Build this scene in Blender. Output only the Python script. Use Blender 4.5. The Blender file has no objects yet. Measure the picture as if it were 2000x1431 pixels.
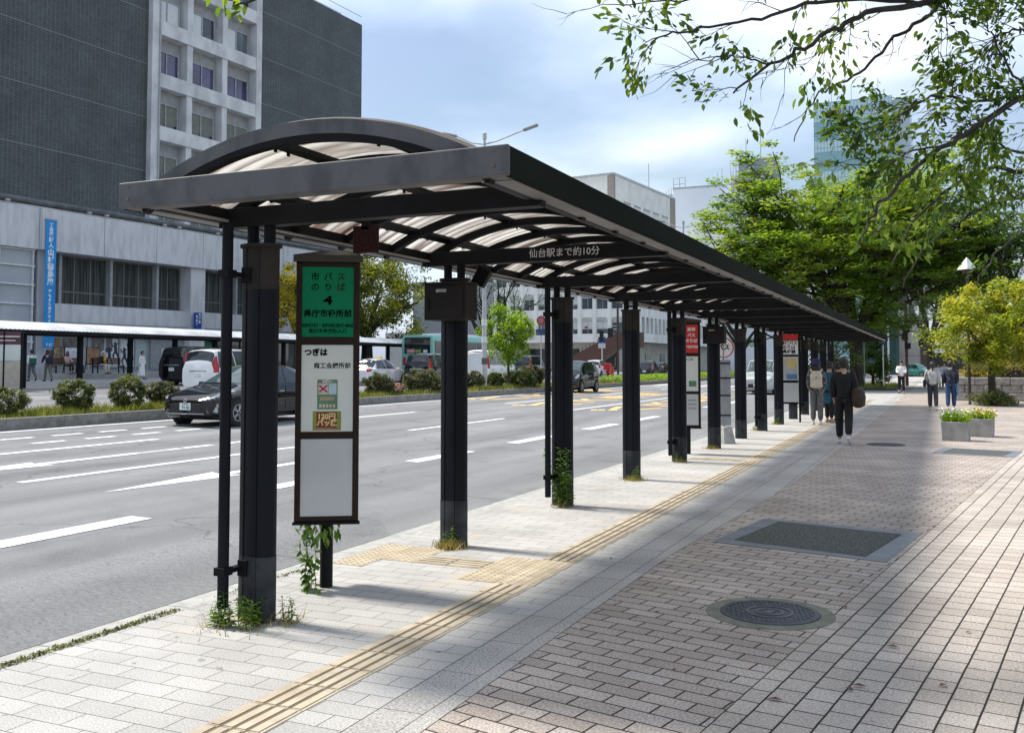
import bpy, bmesh, math, random
import numpy as np
from mathutils import Vector, Matrix
R = math.radians
rng = random.Random(7)
nr = np.random.default_rng(11)
SC = bpy.context.scene
COL = SC.collection

# ------------------------------------------------------------------ camera
EYE, FPX, PITCH, YAW, CYP = 1.6, 1873.3, .0482, .4198, 620.2
cam_d = bpy.data.cameras.new('camera')
cam_d.sensor_width = 36; cam_d.lens = FPX / 2000 * 36
cam_d.shift_y = -(715.5 - CYP) / 2000
cam_d.clip_start = .05; cam_d.clip_end = 3000
cam = bpy.data.objects.new('camera', cam_d); COL.objects.link(cam)
cam.location = (0, 0, EYE)
cam.rotation_euler = (math.pi / 2 + PITCH, 0, YAW)
SC.camera = cam

# ------------------------------------------------------------------ light
SUN_EL = R(56)
sd = bpy.data.lights.new('sun', 'SUN'); sd.energy = 3.9; sd.angle = R(9); sd.color = (1, .955, .88)
sun = bpy.data.objects.new('sun', sd); COL.objects.link(sun)
sun.location = (-20, 10, 40); sun.rotation_euler = (0, -(math.pi / 2 - SUN_EL), R(-3))
SC.view_settings.view_transform = 'Standard'; SC.view_settings.look = 'None'
SC.view_settings.gamma = 1; SC.view_settings.exposure = .60
SC.render.engine = 'CYCLES'
SC.cycles.max_bounces = 6; SC.cycles.transparent_max_bounces = 12
SC.cycles.use_denoising = True

wd = bpy.data.worlds.new('World'); SC.world = wd; wd.use_nodes = True
nt = wd.node_tree; N = nt.nodes; LK = nt.links
for n in list(N): N.remove(n)
sky = N.new('ShaderNodeTexSky'); sky.sky_type = 'NISHITA'; sky.sun_disc = False
sky.sun_elevation = SUN_EL; sky.sun_rotation = R(270); sky.air_density = 1.2; sky.dust_density = 1.5
b1 = N.new('ShaderNodeBackground'); b1.inputs[1].default_value = .1
b2 = N.new('ShaderNodeBackground'); b2.inputs[1].default_value = 1.12
tc = N.new('ShaderNodeTexCoord')
mp = N.new('ShaderNodeMapping'); mp.inputs['Scale'].default_value = (1.0, 1.0, 2.6); mp.inputs['Location'].default_value = (3.1, 1.7, .4)
n1 = N.new('ShaderNodeTexNoise'); n1.inputs['Scale'].default_value = 1.9; n1.inputs['Detail'].default_value = 8; n1.inputs['Roughness'].default_value = .5; n1.inputs['Distortion'].default_value = .4
n2 = N.new('ShaderNodeTexNoise'); n2.inputs['Scale'].default_value = 2.6; n2.inputs['Detail'].default_value = 7; n2.inputs['Roughness'].default_value = .48
mp2 = N.new('ShaderNodeMapping'); mp2.inputs['Scale'].default_value = (1, 1, 2.2); mp2.inputs['Location'].default_value = (7.3, 4.1, 2.2)
r1 = N.new('ShaderNodeValToRGB'); r1.color_ramp.elements[0].position = .30; r1.color_ramp.elements[1].position = .62
r2 = N.new('ShaderNodeValToRGB')
e = r2.color_ramp.elements; e[0].position = .39; e[0].color = (.33, .41, .58, 1); e[1].position = .62; e[1].color = (.86, .90, .95, 1)
e2 = e.new(.50); e2.color = (.56, .66, .82, 1)
mx = N.new('ShaderNodeMixShader'); ow = N.new('ShaderNodeOutputWorld')
LK.new(tc.outputs['Generated'], mp.inputs[0]); LK.new(tc.outputs['Generated'], mp2.inputs[0])
LK.new(mp.outputs[0], n1.inputs['Vector']); LK.new(mp2.outputs[0], n2.inputs['Vector'])
LK.new(n1.outputs['Fac'], r1.inputs[0]); LK.new(n2.outputs['Fac'], r2.inputs[0])
LK.new(sky.outputs[0], b1.inputs[0]); LK.new(r2.outputs[0], b2.inputs[0])
LK.new(r1.outputs[0], mx.inputs[0]); LK.new(b1.outputs[0], mx.inputs[1]); LK.new(b2.outputs[0], mx.inputs[2])
LK.new(mx.outputs[0], ow.inputs[0])

# ------------------------------------------------------------------ helpers
def W(px, py, d):
    """world point seen at (px, py) of the photo, d metres ahead of the camera (horizontal depth)"""
    a = (px - 1000) / FPX; u = -(py - CYP) / FPX
    fw = math.cos(PITCH) - u * math.sin(PITCH); z = math.sin(PITCH) + u * math.cos(PITCH)
    t = d / fw
    return Vector((t * (a * math.cos(YAW) - fw * math.sin(YAW)), t * (a * math.sin(YAW) + fw * math.cos(YAW)), EYE + t * z))
def at(px, d):
    p = W(px, 716, d); return p.x, p.y
def gz(x):
    if x > -4.57: return 0.0
    if x > -4.95: return -.01 - .08 * (-4.57 - x) / .38
    if x > -18.4: return -.1 + .02 * (-5 - x)
    if x > -20.6: return .40
    if x > -33: return .2 + .02 * (-20.6 - x)
    return .56 + .012 * (-33 - x)

def tag(o, label=None, cat=None, group=None, kind=None):
    if label: o['label'] = label
    if cat: o['category'] = cat
    if group: o['group'] = group
    if kind: o['kind'] = kind
    return o
def thing(name, label, cat, loc=(0, 0, 0), rz=0, group=None):
    o = bpy.data.objects.new(name, None); COL.objects.link(o)
    o.empty_display_size = .1
    o.location = loc; o.rotation_euler = (0, 0, rz)
    return tag(o, label, cat, group)
def kids(o): return [c for c in COL.objects if c.parent == o]
def dup(root, loc, rz=None, label=None, scale=None, group=None):
    """copy of a thing, its parts and their sub-parts"""
    ch = KIDS.get(root.name, [])
    r = root.copy(); COL.objects.link(r); r.location = loc
    if rz is not None: r.rotation_euler = (0, 0, rz)
    if label: r['label'] = label
    if group: r['group'] = group
    if scale: r.scale = scale
    for c in ch:
        k = c.copy(); COL.objects.link(k); k.parent = r; KIDS.setdefault(r.name, []).append(k)
        for g in KIDS.get(c.name, []):
            q = g.copy(); COL.objects.link(q); q.parent = k; KIDS.setdefault(k.name, []).append(q)
    return r
KIDS = {}
def link(name, me, parent=None, loc=None):
    o = bpy.data.objects.new(name, me); COL.objects.link(o)
    if parent is not None:
        o.parent = parent; KIDS.setdefault(parent.name, []).append(o)
    if loc is not None: o.location = loc
    return o

class MB:
    def __init__(s): s.v = []; s.f = []
    def add(s, vs, fs):
        b = len(s.v); s.v += [tuple(v) for v in vs]; s.f += [tuple(b + i for i in f) for f in fs]; return s
    def box(s, c, size, rz=0, rx=0, ry=0):
        hx, hy, hz = size[0] / 2, size[1] / 2, size[2] / 2
        vs = [Vector((x, y, z)) for x in (-hx, hx) for y in (-hy, hy) for z in (-hz, hz)]
        if rz or rx or ry:
            m = Matrix.Rotation(rz, 3, 'Z') @ Matrix.Rotation(ry, 3, 'Y') @ Matrix.Rotation(rx, 3, 'X'); vs = [m @ v for v in vs]
        c = Vector(c)
        return s.add([v + c for v in vs], [(0, 1, 3, 2), (4, 6, 7, 5), (0, 4, 5, 1), (2, 3, 7, 6), (0, 2, 6, 4), (1, 5, 7, 3)])
    def b2(s, a, b):
        return s.box([(a[i] + b[i]) / 2 for i in range(3)], [abs(b[i] - a[i]) for i in range(3)])
    def tube(s, pts, rad, n=8, cap=True):
        pts = [Vector(p) for p in pts]
        if not hasattr(rad, '__len__'): rad = [rad] * len(pts)
        t0 = (pts[1] - pts[0]).normalized()
        ref = Vector((0, 0, 1)) if abs(t0.z) < .9 else Vector((1, 0, 0))
        u = t0.cross(ref).normalized(); b = len(s.v)
        for i, p in enumerate(pts):
            t = (pts[min(i + 1, len(pts) - 1)] - pts[max(i - 1, 0)]).normalized()
            u = (u - t * u.dot(t)).normalized(); w = t.cross(u)
            for k in range(n):
                a = 2 * math.pi * k / n
                s.v.append(tuple(p + (u * math.cos(a) + w * math.sin(a)) * rad[i]))
        for i in range(len(pts) - 1):
            for k in range(n):
                s.f.append((b + i * n + k, b + i * n + (k + 1) % n, b + (i + 1) * n + (k + 1) % n, b + (i + 1) * n + k))
        if cap:
            s.f.append(tuple(b + k for k in range(n - 1, -1, -1))); e = b + (len(pts) - 1) * n
            s.f.append(tuple(e + k for k in range(n)))
        return s
    def lathe(s, prof, c=(0, 0, 0), n=20, axis='z'):
        b = len(s.v)
        for r, z in prof:
            for k in range(n):
                a = 2 * math.pi * k / n; x, y = r * math.cos(a), r * math.sin(a)
                p = (x, y, z) if axis == 'z' else ((z, x, y) if axis == 'x' else (y, z, x))
                s.v.append(tuple(p[i] + c[i] for i in range(3)))
        for i in range(len(prof) - 1):
            for k in range(n):
                s.f.append((b + i * n + k, b + i * n + (k + 1) % n, b + (i + 1) * n + (k + 1) % n, b + (i + 1) * n + k))
        s.f.append(tuple(b + k for k in range(n - 1, -1, -1))); e = b + (len(prof) - 1) * n
        s.f.append(tuple(e + k for k in range(n)))
        return s
    def prism(s, poly, h0, h1, axis='z'):
        """poly: 2D points; extruded from h0 to h1 along axis (x: poly=(y,z); y: poly=(x,z); z: poly=(x,y))"""
        n = len(poly)
        def P(p, h): return {'z': (p[0], p[1], h), 'x': (h, p[0], p[1]), 'y': (p[0], h, p[1])}[axis]
        vs = [P(p, h0) for p in poly] + [P(p, h1) for p in poly]
        fs = [(i, (i + 1) % n, n + (i + 1) % n, n + i) for i in range(n)] + [tuple(range(n - 1, -1, -1)), tuple(range(n, 2 * n))]
        return s.add(vs, fs)
    def quad(s, a, b, c, d): return s.add([a, b, c, d], [(0, 1, 2, 3)])
    def build(s, name, mat, parent=None, world=False, smooth=False, bevel=0, loc=None, segs=2):
        vs = s.v
        if world and parent is not None:
            l = parent.location; vs = [(v[0] - l.x, v[1] - l.y, v[2] - l.z) for v in vs]
        me = bpy.data.meshes.new(name); me.from_pydata(vs, [], s.f)
        bm = bmesh.new(); bm.from_mesh(me); bmesh.ops.recalc_face_normals(bm, faces=bm.faces); bm.to_mesh(me); bm.free()
        if mat: me.materials.append(mat)
        if smooth:
            me.polygons.foreach_set('use_smooth', [True] * len(me.polygons))
            try: me.set_sharp_from_angle(angle=R(40))
            except Exception: pass
        o = link(name, me, parent, loc)
        if bevel:
            m = o.modifiers.new('bevel', 'BEVEL'); m.width = bevel; m.segments = segs; m.limit_method = 'ANGLE'; m.angle_limit = R(40)
        return o

def raw_mesh(name, V, F, mat, parent=None, smooth=False, loc=None):
    """V (n,3) array, F (m,k) array of one polygon size"""
    me = bpy.data.meshes.new(name); V = np.asarray(V, np.float32); F = np.asarray(F, np.int32)
    me.vertices.add(len(V)); me.vertices.foreach_set('co', V.ravel())
    k = F.shape[1]
    me.loops.add(F.size); me.loops.foreach_set('vertex_index', F.ravel())
    me.polygons.add(len(F)); me.polygons.foreach_set('loop_start', np.arange(0, F.size, k, dtype=np.int32))
    try: me.polygons.foreach_set('loop_total', np.full(len(F), k, np.int32))
    except Exception: pass
    if smooth: me.polygons.foreach_set('use_smooth', np.ones(len(F), bool))
    me.update(calc_edges=True); me.validate()
    if mat: me.materials.append(mat)
    return link(name, me, parent, loc)

MATS = {}
def mat(name, col, rough=.6, col2=None, scale=6, lo=.35, hi=.65, bump=0, bscale=40, metal=0, spec=.5, coat=0, detail=6, stretch=None, trans=0):
    if name in MATS: return MATS[name]
    m = bpy.data.materials.new(name); MATS[name] = m; m.use_nodes = True
    t = m.node_tree; p = t.nodes['Principled BSDF']
    p.inputs['Roughness'].default_value = rough; p.inputs['Metallic'].default_value = metal
    p.inputs['Specular IOR Level'].default_value = spec
    if coat: p.inputs['Coat IOR'].default_value = 1.6; p.inputs['Coat Weight'].default_value = coat; p.inputs['Coat Roughness'].default_value = .04
    if trans: p.inputs['Transmission Weight'].default_value = trans
    tc = t.nodes.new('ShaderNodeTexCoord'); mp = t.nodes.new('ShaderNodeMapping')
    t.links.new(tc.outputs['Object'], mp.inputs[0])
    if stretch: mp.inputs['Scale'].default_value = stretch
    if col2 is None: col2 = [c * .78 for c in col[:3]]
    nz = t.nodes.new('ShaderNodeTexNoise'); nz.inputs['Scale'].default_value = scale; nz.inputs['Detail'].default_value = detail
    cr = t.nodes.new('ShaderNodeValToRGB'); cr.color_ramp.elements[0].position = lo; cr.color_ramp.elements[1].position = hi
    cr.color_ramp.elements[0].color = (*col2[:3], 1); cr.color_ramp.elements[1].color = (*col[:3], 1)
    t.links.new(mp.outputs[0], nz.inputs['Vector']); t.links.new(nz.outputs['Fac'], cr.inputs[0]); t.links.new(cr.outputs[0], p.inputs['Base Color'])
    if bump:
        nb = t.nodes.new('ShaderNodeTexNoise'); nb.inputs['Scale'].default_value = bscale; nb.inputs['Detail'].default_value = 4
        b = t.nodes.new('ShaderNodeBump'); b.inputs['Strength'].default_value = bump; b.inputs['Distance'].default_value = .02
        t.links.new(mp.outputs[0], nb.inputs['Vector']); t.links.new(nb.outputs['Fac'], b.inputs['Height']); t.links.new(b.outputs[0], p.inputs['Normal'])
    return m

def brickmat(name, c1, c2, mortar, bw, rh, ms=.004, rot=0, loc=(0, 0, 0), rough=.8, speck=.5, sscale=140, stain=None, bump=.4, msmooth=.35, offset=.5, plane='xy', dirt=None, dscale=.8, squash=1):
    if name in MATS: return MATS[name]
    m = bpy.data.materials.new(name); MATS[name] = m; m.use_nodes = True
    t = m.node_tree; L = t.links; nn = t.nodes.new; p = t.nodes['Principled BSDF']; p.inputs['Roughness'].default_value = rough
    p.inputs['Specular IOR Level'].default_value = .3
    tc = nn('ShaderNodeTexCoord'); mp = nn('ShaderNodeMapping'); mp.inputs['Rotation'].default_value = rot if hasattr(rot, '__len__') else (0, 0, rot); mp.inputs['Location'].default_value = loc
    L.new(tc.outputs['Object'], mp.inputs[0])
    vec = mp.outputs[0]
    if plane != 'xy':
        sx = nn('ShaderNodeSeparateXYZ'); cx = nn('ShaderNodeCombineXYZ'); L.new(vec, sx.inputs[0])
        L.new(sx.outputs['X' if plane == 'xz' else 'Y'], cx.inputs[0]); L.new(sx.outputs['Z'], cx.inputs[1]); vec = cx.outputs[0]
    # gently warp the courses so the joints are not ruler straight
    wn = nn('ShaderNodeTexNoise'); wn.inputs['Scale'].default_value = 3; L.new(vec, wn.inputs['Vector'])
    wm = nn('ShaderNodeVectorMath'); wm.operation = 'MULTIPLY_ADD'; wm.inputs[1].default_value = (bw * .05, rh * .05, 0)
    L.new(wn.outputs['Color'], wm.inputs[0]); L.new(vec, wm.inputs[2])
    br = nn('ShaderNodeTexBrick'); br.inputs['Scale'].default_value = 1; br.inputs['Brick Width'].default_value = bw; br.inputs['Row Height'].default_value = rh
    br.inputs['Mortar Size'].default_value = ms; br.inputs['Mortar Smooth'].default_value = msmooth; br.offset = offset
    br.inputs['Color1'].default_value = (*c1, 1); br.inputs['Color2'].default_value = (*c2, 1); br.inputs['Mortar'].default_value = (*mortar, 1)
    L.new(wm.outputs[0], br.inputs['Vector'])
    col = br.outputs['Color']
    sn = nn('ShaderNodeTexNoise'); sn.inputs['Scale'].default_value = sscale; sn.inputs['Detail'].default_value = 6; sn.inputs['Roughness'].default_value = .7; L.new(tc.outputs['Object'], sn.inputs['Vector'])
    sr = nn('ShaderNodeMapRange'); sr.inputs[1].default_value = .3; sr.inputs[2].default_value = .7; sr.inputs[3].default_value = 1 - speck; sr.inputs[4].default_value = 1 + speck * .5
    L.new(sn.outputs['Fac'], sr.inputs[0])
    m1 = nn('ShaderNodeMix'); m1.data_type = 'RGBA'; m1.blend_type = 'MULTIPLY'; m1.inputs[0].default_value = 1
    L.new(col, m1.inputs[6]); L.new(sr.outputs[0], m1.inputs[7]); col = m1.outputs[2]
    # broad worn patches
    dn = nn('ShaderNodeTexNoise'); dn.inputs['Scale'].default_value = dscale; dn.inputs['Detail'].default_value = 6; L.new(tc.outputs['Object'], dn.inputs['Vector'])
    dr = nn('ShaderNodeMapRange'); dr.inputs[1].default_value = .35; dr.inputs[2].default_value = .65; dr.inputs[3].default_value = .8; dr.inputs[4].default_value = 1.08
    L.new(dn.outputs['Fac'], dr.inputs[0])
    m2 = nn('ShaderNodeMix'); m2.data_type = 'RGBA'; m2.blend_type = 'MULTIPLY'; m2.inputs[0].default_value = 1
    L.new(col, m2.inputs[6]); L.new(dr.outputs[0], m2.inputs[7]); col = m2.outputs[2]
    if stain:
        s2 = nn('ShaderNodeTexNoise'); s2.inputs['Scale'].default_value = 1.3; s2.inputs['Detail'].default_value = 5; L.new(tc.outputs['Object'], s2.inputs['Vector'])
        s3 = nn('ShaderNodeMapRange'); s3.inputs[1].default_value = .60; s3.inputs[2].default_value = .74; s3.inputs[3].default_value = 0; s3.inputs[4].default_value = .5; L.new(s2.outputs['Fac'], s3.inputs[0])
        m3 = nn('ShaderNodeMix'); m3.data_type = 'RGBA'; L.new(s3.outputs[0], m3.inputs[0]); L.new(col, m3.inputs[6]); m3.inputs[7].default_value = (*stain, 1); col = m3.outputs[2]
    gn = nn('ShaderNodeTexNoise'); gn.inputs['Scale'].default_value = 11; gn.inputs['Detail'].default_value = 2; L.new(tc.outputs['Object'], gn.inputs['Vector'])
    gr = nn('ShaderNodeMapRange'); gr.inputs[1].default_value = .70; gr.inputs[2].default_value = .75; gr.inputs[3].default_value = 1; gr.inputs[4].default_value = .62; L.new(gn.outputs['Fac'], gr.inputs[0])
    m4 = nn('ShaderNodeMix'); m4.data_type = 'RGBA'; m4.blend_type = 'MULTIPLY'; m4.inputs[0].default_value = 1; L.new(col, m4.inputs[6]); L.new(gr.outputs[0], m4.inputs[7]); col = m4.outputs[2]
    L.new(col, p.inputs['Base Color'])
    if bump:
        ad = nn('ShaderNodeMath'); ad.operation = 'MULTIPLY_ADD'; ad.inputs[1].default_value = .25; L.new(sn.outputs['Fac'], ad.inputs[0])
        iv = nn('ShaderNodeMath'); iv.operation = 'SUBTRACT'; iv.inputs[0].default_value = 1; L.new(br.outputs['Fac'], iv.inputs[1]); L.new(iv.outputs[0], ad.inputs[2])
        b = nn('ShaderNodeBump'); b.inputs['Strength'].default_value = bump; b.inputs['Distance'].default_value = .006
        L.new(ad.outputs[0], b.inputs['Height']); L.new(b.outputs[0], p.inputs['Normal'])
    return m

def leafmat(name, c1, c2, c3=None, trans=.45, scale=1.2):
    if name in MATS: return MATS[name]
    m = bpy.data.materials.new(name); MATS[name] = m; m.use_nodes = True
    t = m.node_tree; L = t.links; nn = t.nodes.new
    for n in list(t.nodes): t.nodes.remove(n)
    tc = nn('ShaderNodeTexCoord'); a = nn('ShaderNodeTexNoise'); a.inputs['Scale'].default_value = scale; a.inputs['Detail'].default_value = 3
    L.new(tc.outputs['Object'], a.inputs['Vector'])
    w = nn('ShaderNodeTexWhiteNoise'); g = nn('ShaderNodeNewGeometry'); L.new(g.outputs['Random Per Island'], w.inputs['Vector']) if False else None
    ad = nn('ShaderNodeMath'); ad.operation = 'MULTIPLY_ADD'; ad.inputs[1].default_value = .35; L.new(g.outputs['Random Per Island'], ad.inputs[0]); L.new(a.outputs['Fac'], ad.inputs[2])
    cr = nn('ShaderNodeValToRGB'); e = cr.color_ramp.elements; e[0].position = .45; e[0].color = (*c1, 1); e[1].position = .9; e[1].color = (*(c3 or c2), 1)
    if c3: q = e.new(.68); q.color = (*c2, 1)
    L.new(ad.outputs[0], cr.inputs[0])
    d = nn('ShaderNodeBsdfPrincipled'); d.inputs['Roughness'].default_value = .45; d.inputs['Specular IOR Level'].default_value = .35; L.new(cr.outputs[0], d.inputs['Base Color'])
    tr = nn('ShaderNodeBsdfTranslucent'); mg = nn('ShaderNodeMix'); mg.data_type = 'RGBA'; mg.blend_type = 'MULTIPLY'; mg.inputs[0].default_value = 1
    L.new(cr.outputs[0], mg.inputs[6]); mg.inputs[7].default_value = (1.9, 1.7, .7, 1); L.new(mg.outputs[2], tr.inputs[0])
    mx = nn('ShaderNodeMixShader'); mx.inputs[0].default_value = trans; L.new(d.outputs[0], mx.inputs[1]); L.new(tr.outputs[0], mx.inputs[2])
    o = nn('ShaderNodeOutputMaterial'); L.new(mx.outputs[0], o.inputs[0])
    return m

def text(s, size, m, parent, loc, rot=(math.pi / 2, 0, 0), name='lettering', align='CENTER', ext=.001, sx=1, bold=0, space=1, line=1):
    c = bpy.data.curves.new(name, 'FONT'); c.body = s; c.size = size; c.align_x = align; c.align_y = 'CENTER'
    c.extrude = ext; c.offset = bold; c.space_character = space; c.space_line = line; c.resolution_u = 3
    o = bpy.data.objects.new('tmp', c); COL.objects.link(o)
    dg = bpy.context.evaluated_depsgraph_get()
    me = bpy.data.meshes.new_from_object(o.evaluated_get(dg)); me.name = name
    bpy.data.objects.remove(o); bpy.data.curves.remove(c)
    me.materials.clear(); me.materials.append(m)
    q = link(name, me, parent, loc); q.rotation_euler = rot; q.scale = (sx, 1, 1)
    return q
# ------------------------------------------------------------------ setting: ground, road, pavements
paver = brickmat('light_granite_paver', (.47, .455, .43), (.54, .525, .50), (.13, .115, .10), .3, .15, .0032, rough=.85, speck=.6, sscale=110, stain=(.50, .40, .28))
plaza_row = brickmat('pinkish_paver_rows', (.43, .365, .315), (.56, .485, .43), (.05, .04, .034), .25, .125, .0065, rot=R(12), rough=.85, speck=.75, sscale=80, bump=.7)
plaza_strip = brickmat('grey_paver_strips', (.49, .425, .37), (.59, .52, .46), (.035, .03, .025), .185, .15, .006, rot=R(8.3 - 90), loc=(0.02, .018, 0), rough=.85, speck=.65, sscale=80, offset=.41, bump=.7)
border = brickmat('border_stone', (.44, .42, .395), (.50, .48, .45), (.14, .13, .12), .6, .3, .004, rot=R(90), loc=(0, .085, 0), rough=.85, speck=.7, sscale=70)
asphalt = mat('asphalt', (.29, .29, .292), .9, (.155, .158, .163), spec=.2, scale=95, lo=.3, hi=.7, bump=.5, bscale=160)
kerbm = mat('kerb_concrete', (.42, .415, .39), .85, (.30, .30, .275), scale=9, bump=.3)
soil = mat('bare_soil', (.10, .085, .06), .95, scale=6)
white_paint = mat('road_paint_white', (.78, .79, .80), .7, (.38, .385, .39), scale=22, lo=.33, hi=.47, detail=10)
yellow_paint = mat('road_paint_orange', (.72, .46, .16), .7, (.45, .36, .24), scale=10, lo=.25, hi=.5)
# asphalt: add wear bands and long patches
def wear(m):
    t = m.node_tree; L = t.links; p = t.nodes['Principled BSDF']; src = p.inputs['Base Color'].links[0].from_socket
    tc = t.nodes.new('ShaderNodeTexCoord'); mp = t.nodes.new('ShaderNodeMapping'); mp.inputs['Scale'].default_value = (.9, .07, 1)
    n = t.nodes.new('ShaderNodeTexNoise'); n.inputs['Scale'].default_value = 1.1; n.inputs['Detail'].default_value = 5
    r = t.nodes.new('ShaderNodeMapRange'); r.inputs[1].default_value = .3; r.inputs[2].default_value = .7; r.inputs[3].default_value = .72; r.inputs[4].default_value = 1.18
    x = t.nodes.new('ShaderNodeMix'); x.data_type = 'RGBA'; x.blend_type = 'MULTIPLY'; x.inputs[0].default_value = 1
    L.new(tc.outputs['Object'], mp.inputs[0]); L.new(mp.outputs[0], n.inputs['Vector']); L.new(n.outputs['Fac'], r.inputs[0])
    L.new(src, x.inputs[6]); L.new(r.outputs[0], x.inputs[7]); L.new(x.outputs[2], p.inputs['Base Color'])
wear(asphalt)
def cracks(m):
    # crack lines, oil spots and repair patches
    t = m.node_tree; L = t.links; p = t.nodes['Principled BSDF']; src = p.inputs['Base Color'].links[0].from_socket
    tc = t.nodes.new('ShaderNodeTexCoord'); wn = t.nodes.new('ShaderNodeTexNoise'); wn.inputs['Scale'].default_value = 1.4; wn.inputs['Detail'].default_value = 5
    ad = t.nodes.new('ShaderNodeVectorMath'); ad.operation = 'MULTIPLY_ADD'; ad.inputs[1].default_value = (1.1, 1.1, 0)
    L.new(tc.outputs['Object'], wn.inputs['Vector']); L.new(wn.outputs['Color'], ad.inputs[0]); L.new(tc.outputs['Object'], ad.inputs[2])
    v = t.nodes.new('ShaderNodeTexVoronoi'); v.feature = 'DISTANCE_TO_EDGE'; v.inputs['Scale'].default_value = .22; L.new(ad.outputs[0], v.inputs['Vector'])
    r = t.nodes.new('ShaderNodeMapRange'); r.inputs[1].default_value = 0; r.inputs[2].default_value = .005; r.inputs[3].default_value = .62; r.inputs[4].default_value = 1; L.new(v.outputs['Distance'], r.inputs[0])
    n = t.nodes.new('ShaderNodeTexNoise'); n.inputs['Scale'].default_value = .9; n.inputs['Detail'].default_value = 8; n.inputs['Roughness'].default_value = .6; L.new(tc.outputs['Object'], n.inputs['Vector'])
    r2 = t.nodes.new('ShaderNodeMapRange'); r2.inputs[1].default_value = .30; r2.inputs[2].default_value = .46; r2.inputs[3].default_value = .80; r2.inputs[4].default_value = 1.0; L.new(n.outputs['Fac'], r2.inputs[0])
    mu = t.nodes.new('ShaderNodeMath'); mu.operation = 'MULTIPLY'; L.new(r.outputs[0], mu.inputs[0]); L.new(r2.outputs[0], mu.inputs[1])
    x = t.nodes.new('ShaderNodeMix'); x.data_type = 'RGBA'; x.blend_type = 'MULTIPLY'; x.inputs[0].default_value = 1
    L.new(src, x.inputs[6]); L.new(mu.outputs[0], x.inputs[7]); L.new(x.outputs[2], p.inputs['Base Color'])
cracks(asphalt)

def sheet(name, poly, z, m, cuts=0):
    b = MB(); b.add([(x, y, z(x) if callable(z) else z) for x, y in poly], [tuple(range(len(poly)))])
    return tag(b.build(name, m), kind='structure')
sheet('ground', [(-900, -300), (900, -300), (900, 1500), (-900, 1500)], -.32, mat('far_ground', (.16, .16, .15), .9, scale=.05))
ROADZ = lambda x: -.1 + .02 * (-5 - x)
sheet('road', [(-18.4, -20), (-4.93, -20), (-4.93, 300), (-18.4, 300)], ROADZ, asphalt)
# rough ridged gutter lane next to the kerb
def ridgemat():
    m = asphalt.copy(); m.name = 'ribbed_asphalt'; t = m.node_tree; p = t.nodes['Principled BSDF']
    w = t.nodes.new('ShaderNodeTexWave'); w.bands_direction = 'Y'; w.inputs['Scale'].default_value = 4.2; w.inputs['Distortion'].default_value = 3.5; w.inputs['Detail'].default_value = 4; w.inputs['Detail Scale'].default_value = 2.5
    tc = t.nodes.new('ShaderNodeTexCoord'); t.links.new(tc.outputs['Object'], w.inputs['Vector'])
    b = t.nodes.new('ShaderNodeBump'); b.inputs['Strength'].default_value = .7; b.inputs['Distance'].default_value = .025
    t.links.new(w.outputs['Fac'], b.inputs['Height'])
    old = p.inputs['Normal'].links[0].from_node; t.links.new(old.outputs[0], b.inputs['Normal']); t.links.new(b.outputs[0], p.inputs['Normal'])
    return m
sheet('ribbed_lane_edge', [(-6.6, -10), (-5.02, -10), (-5.02, 8.3), (-5.6, 9.0), (-6.45, 9.2)], lambda x: ROADZ(x) + .004, ridgemat())
sheet('far_road', [(-33, -20), (-20.6, -20), (-20.6, 300), (-33, 300)], lambda x: gz(x), asphalt)
sheet('sidewalk', [(-4.56, -10), (-2.42, -10), (-2.42, 9), (-2.28, 13), (-2.15, 20), (-2.1, 60), (-2.1, 130), (-4.56, 130)], 0, paver)
sheet('sidewalk_border', [(-2.415, -10), (-2.1, -10), (-2.1, 8), (-2.02, 9.6), (-1.85, 13), (-1.76, 20), (-1.7, 60), (-1.7, 130), (-2.095, 130), (-2.095, 60), (-2.145, 20), (-2.275, 13), (-2.415, 9)], 0, border)
BND = lambda y: -.99 + (y - 4.21) * .1455
sheet('plaza_paving_rows', [(-2.095, -2), (BND(-2), -2), (BND(60), 60), (-1.695, 60), (-1.755, 20), (-1.845, 13), (-2.015, 9.6), (-2.095, 8)], 0, plaza_row)
sheet('plaza_paving_strips', [(BND(-2) + .006, -2), (40, -2), (60, 60), (BND(60) + .006, 60)], 0, plaza_strip)
sheet('crossing_pavement', [(-1.695, 60.01), (60, 60.01), (60, 130), (-1.695, 130)], -.004, mat('pale_concrete', (.5, .49, .47), .9, (.4, .39, .37), scale=3))
# kerb stones: one gently sloping strip with joints
b = MB()
y = -10.0
while y < 130:
    l = 1.0 if y < 40 else 3.0
    b.add([(-4.575, y + .004, -.006), (-4.575, y + l - .004, -.006), (-4.77, y + l - .004, -.014), (-4.77, y + .004, -.014), (-4.95, y + l - .004, -.085), (-4.95, y + .004, -.085), (-4.95, y + .004, -.2), (-4.95, y + l - .004, -.2), (-4.575, y + .004, -.2), (-4.575, y + l - .004, -.2)],
          [(0, 1, 2, 3), (3, 2, 4, 5), (5, 4, 7, 6), (0, 8, 9, 1), (0, 3, 5, 6, 8), (1, 9, 7, 4, 2)])
    y += l
tag(b.build('kerb', kerbm), kind='structure')
# far pavement over the road and its kerb
sheet('far_pavement', [(-120, -60), (-33.25, -60), (-33.25, 260), (-120, 260)], lambda x: gz(x), mat('far_paving', (.36, .35, .34), .9, (.28, .275, .27), scale=2))
b = MB().b2((-33.25, -60, .1), (-33.0, 260, .57)); tag(b.build('far_kerb', kerbm), kind='structure')
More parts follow.
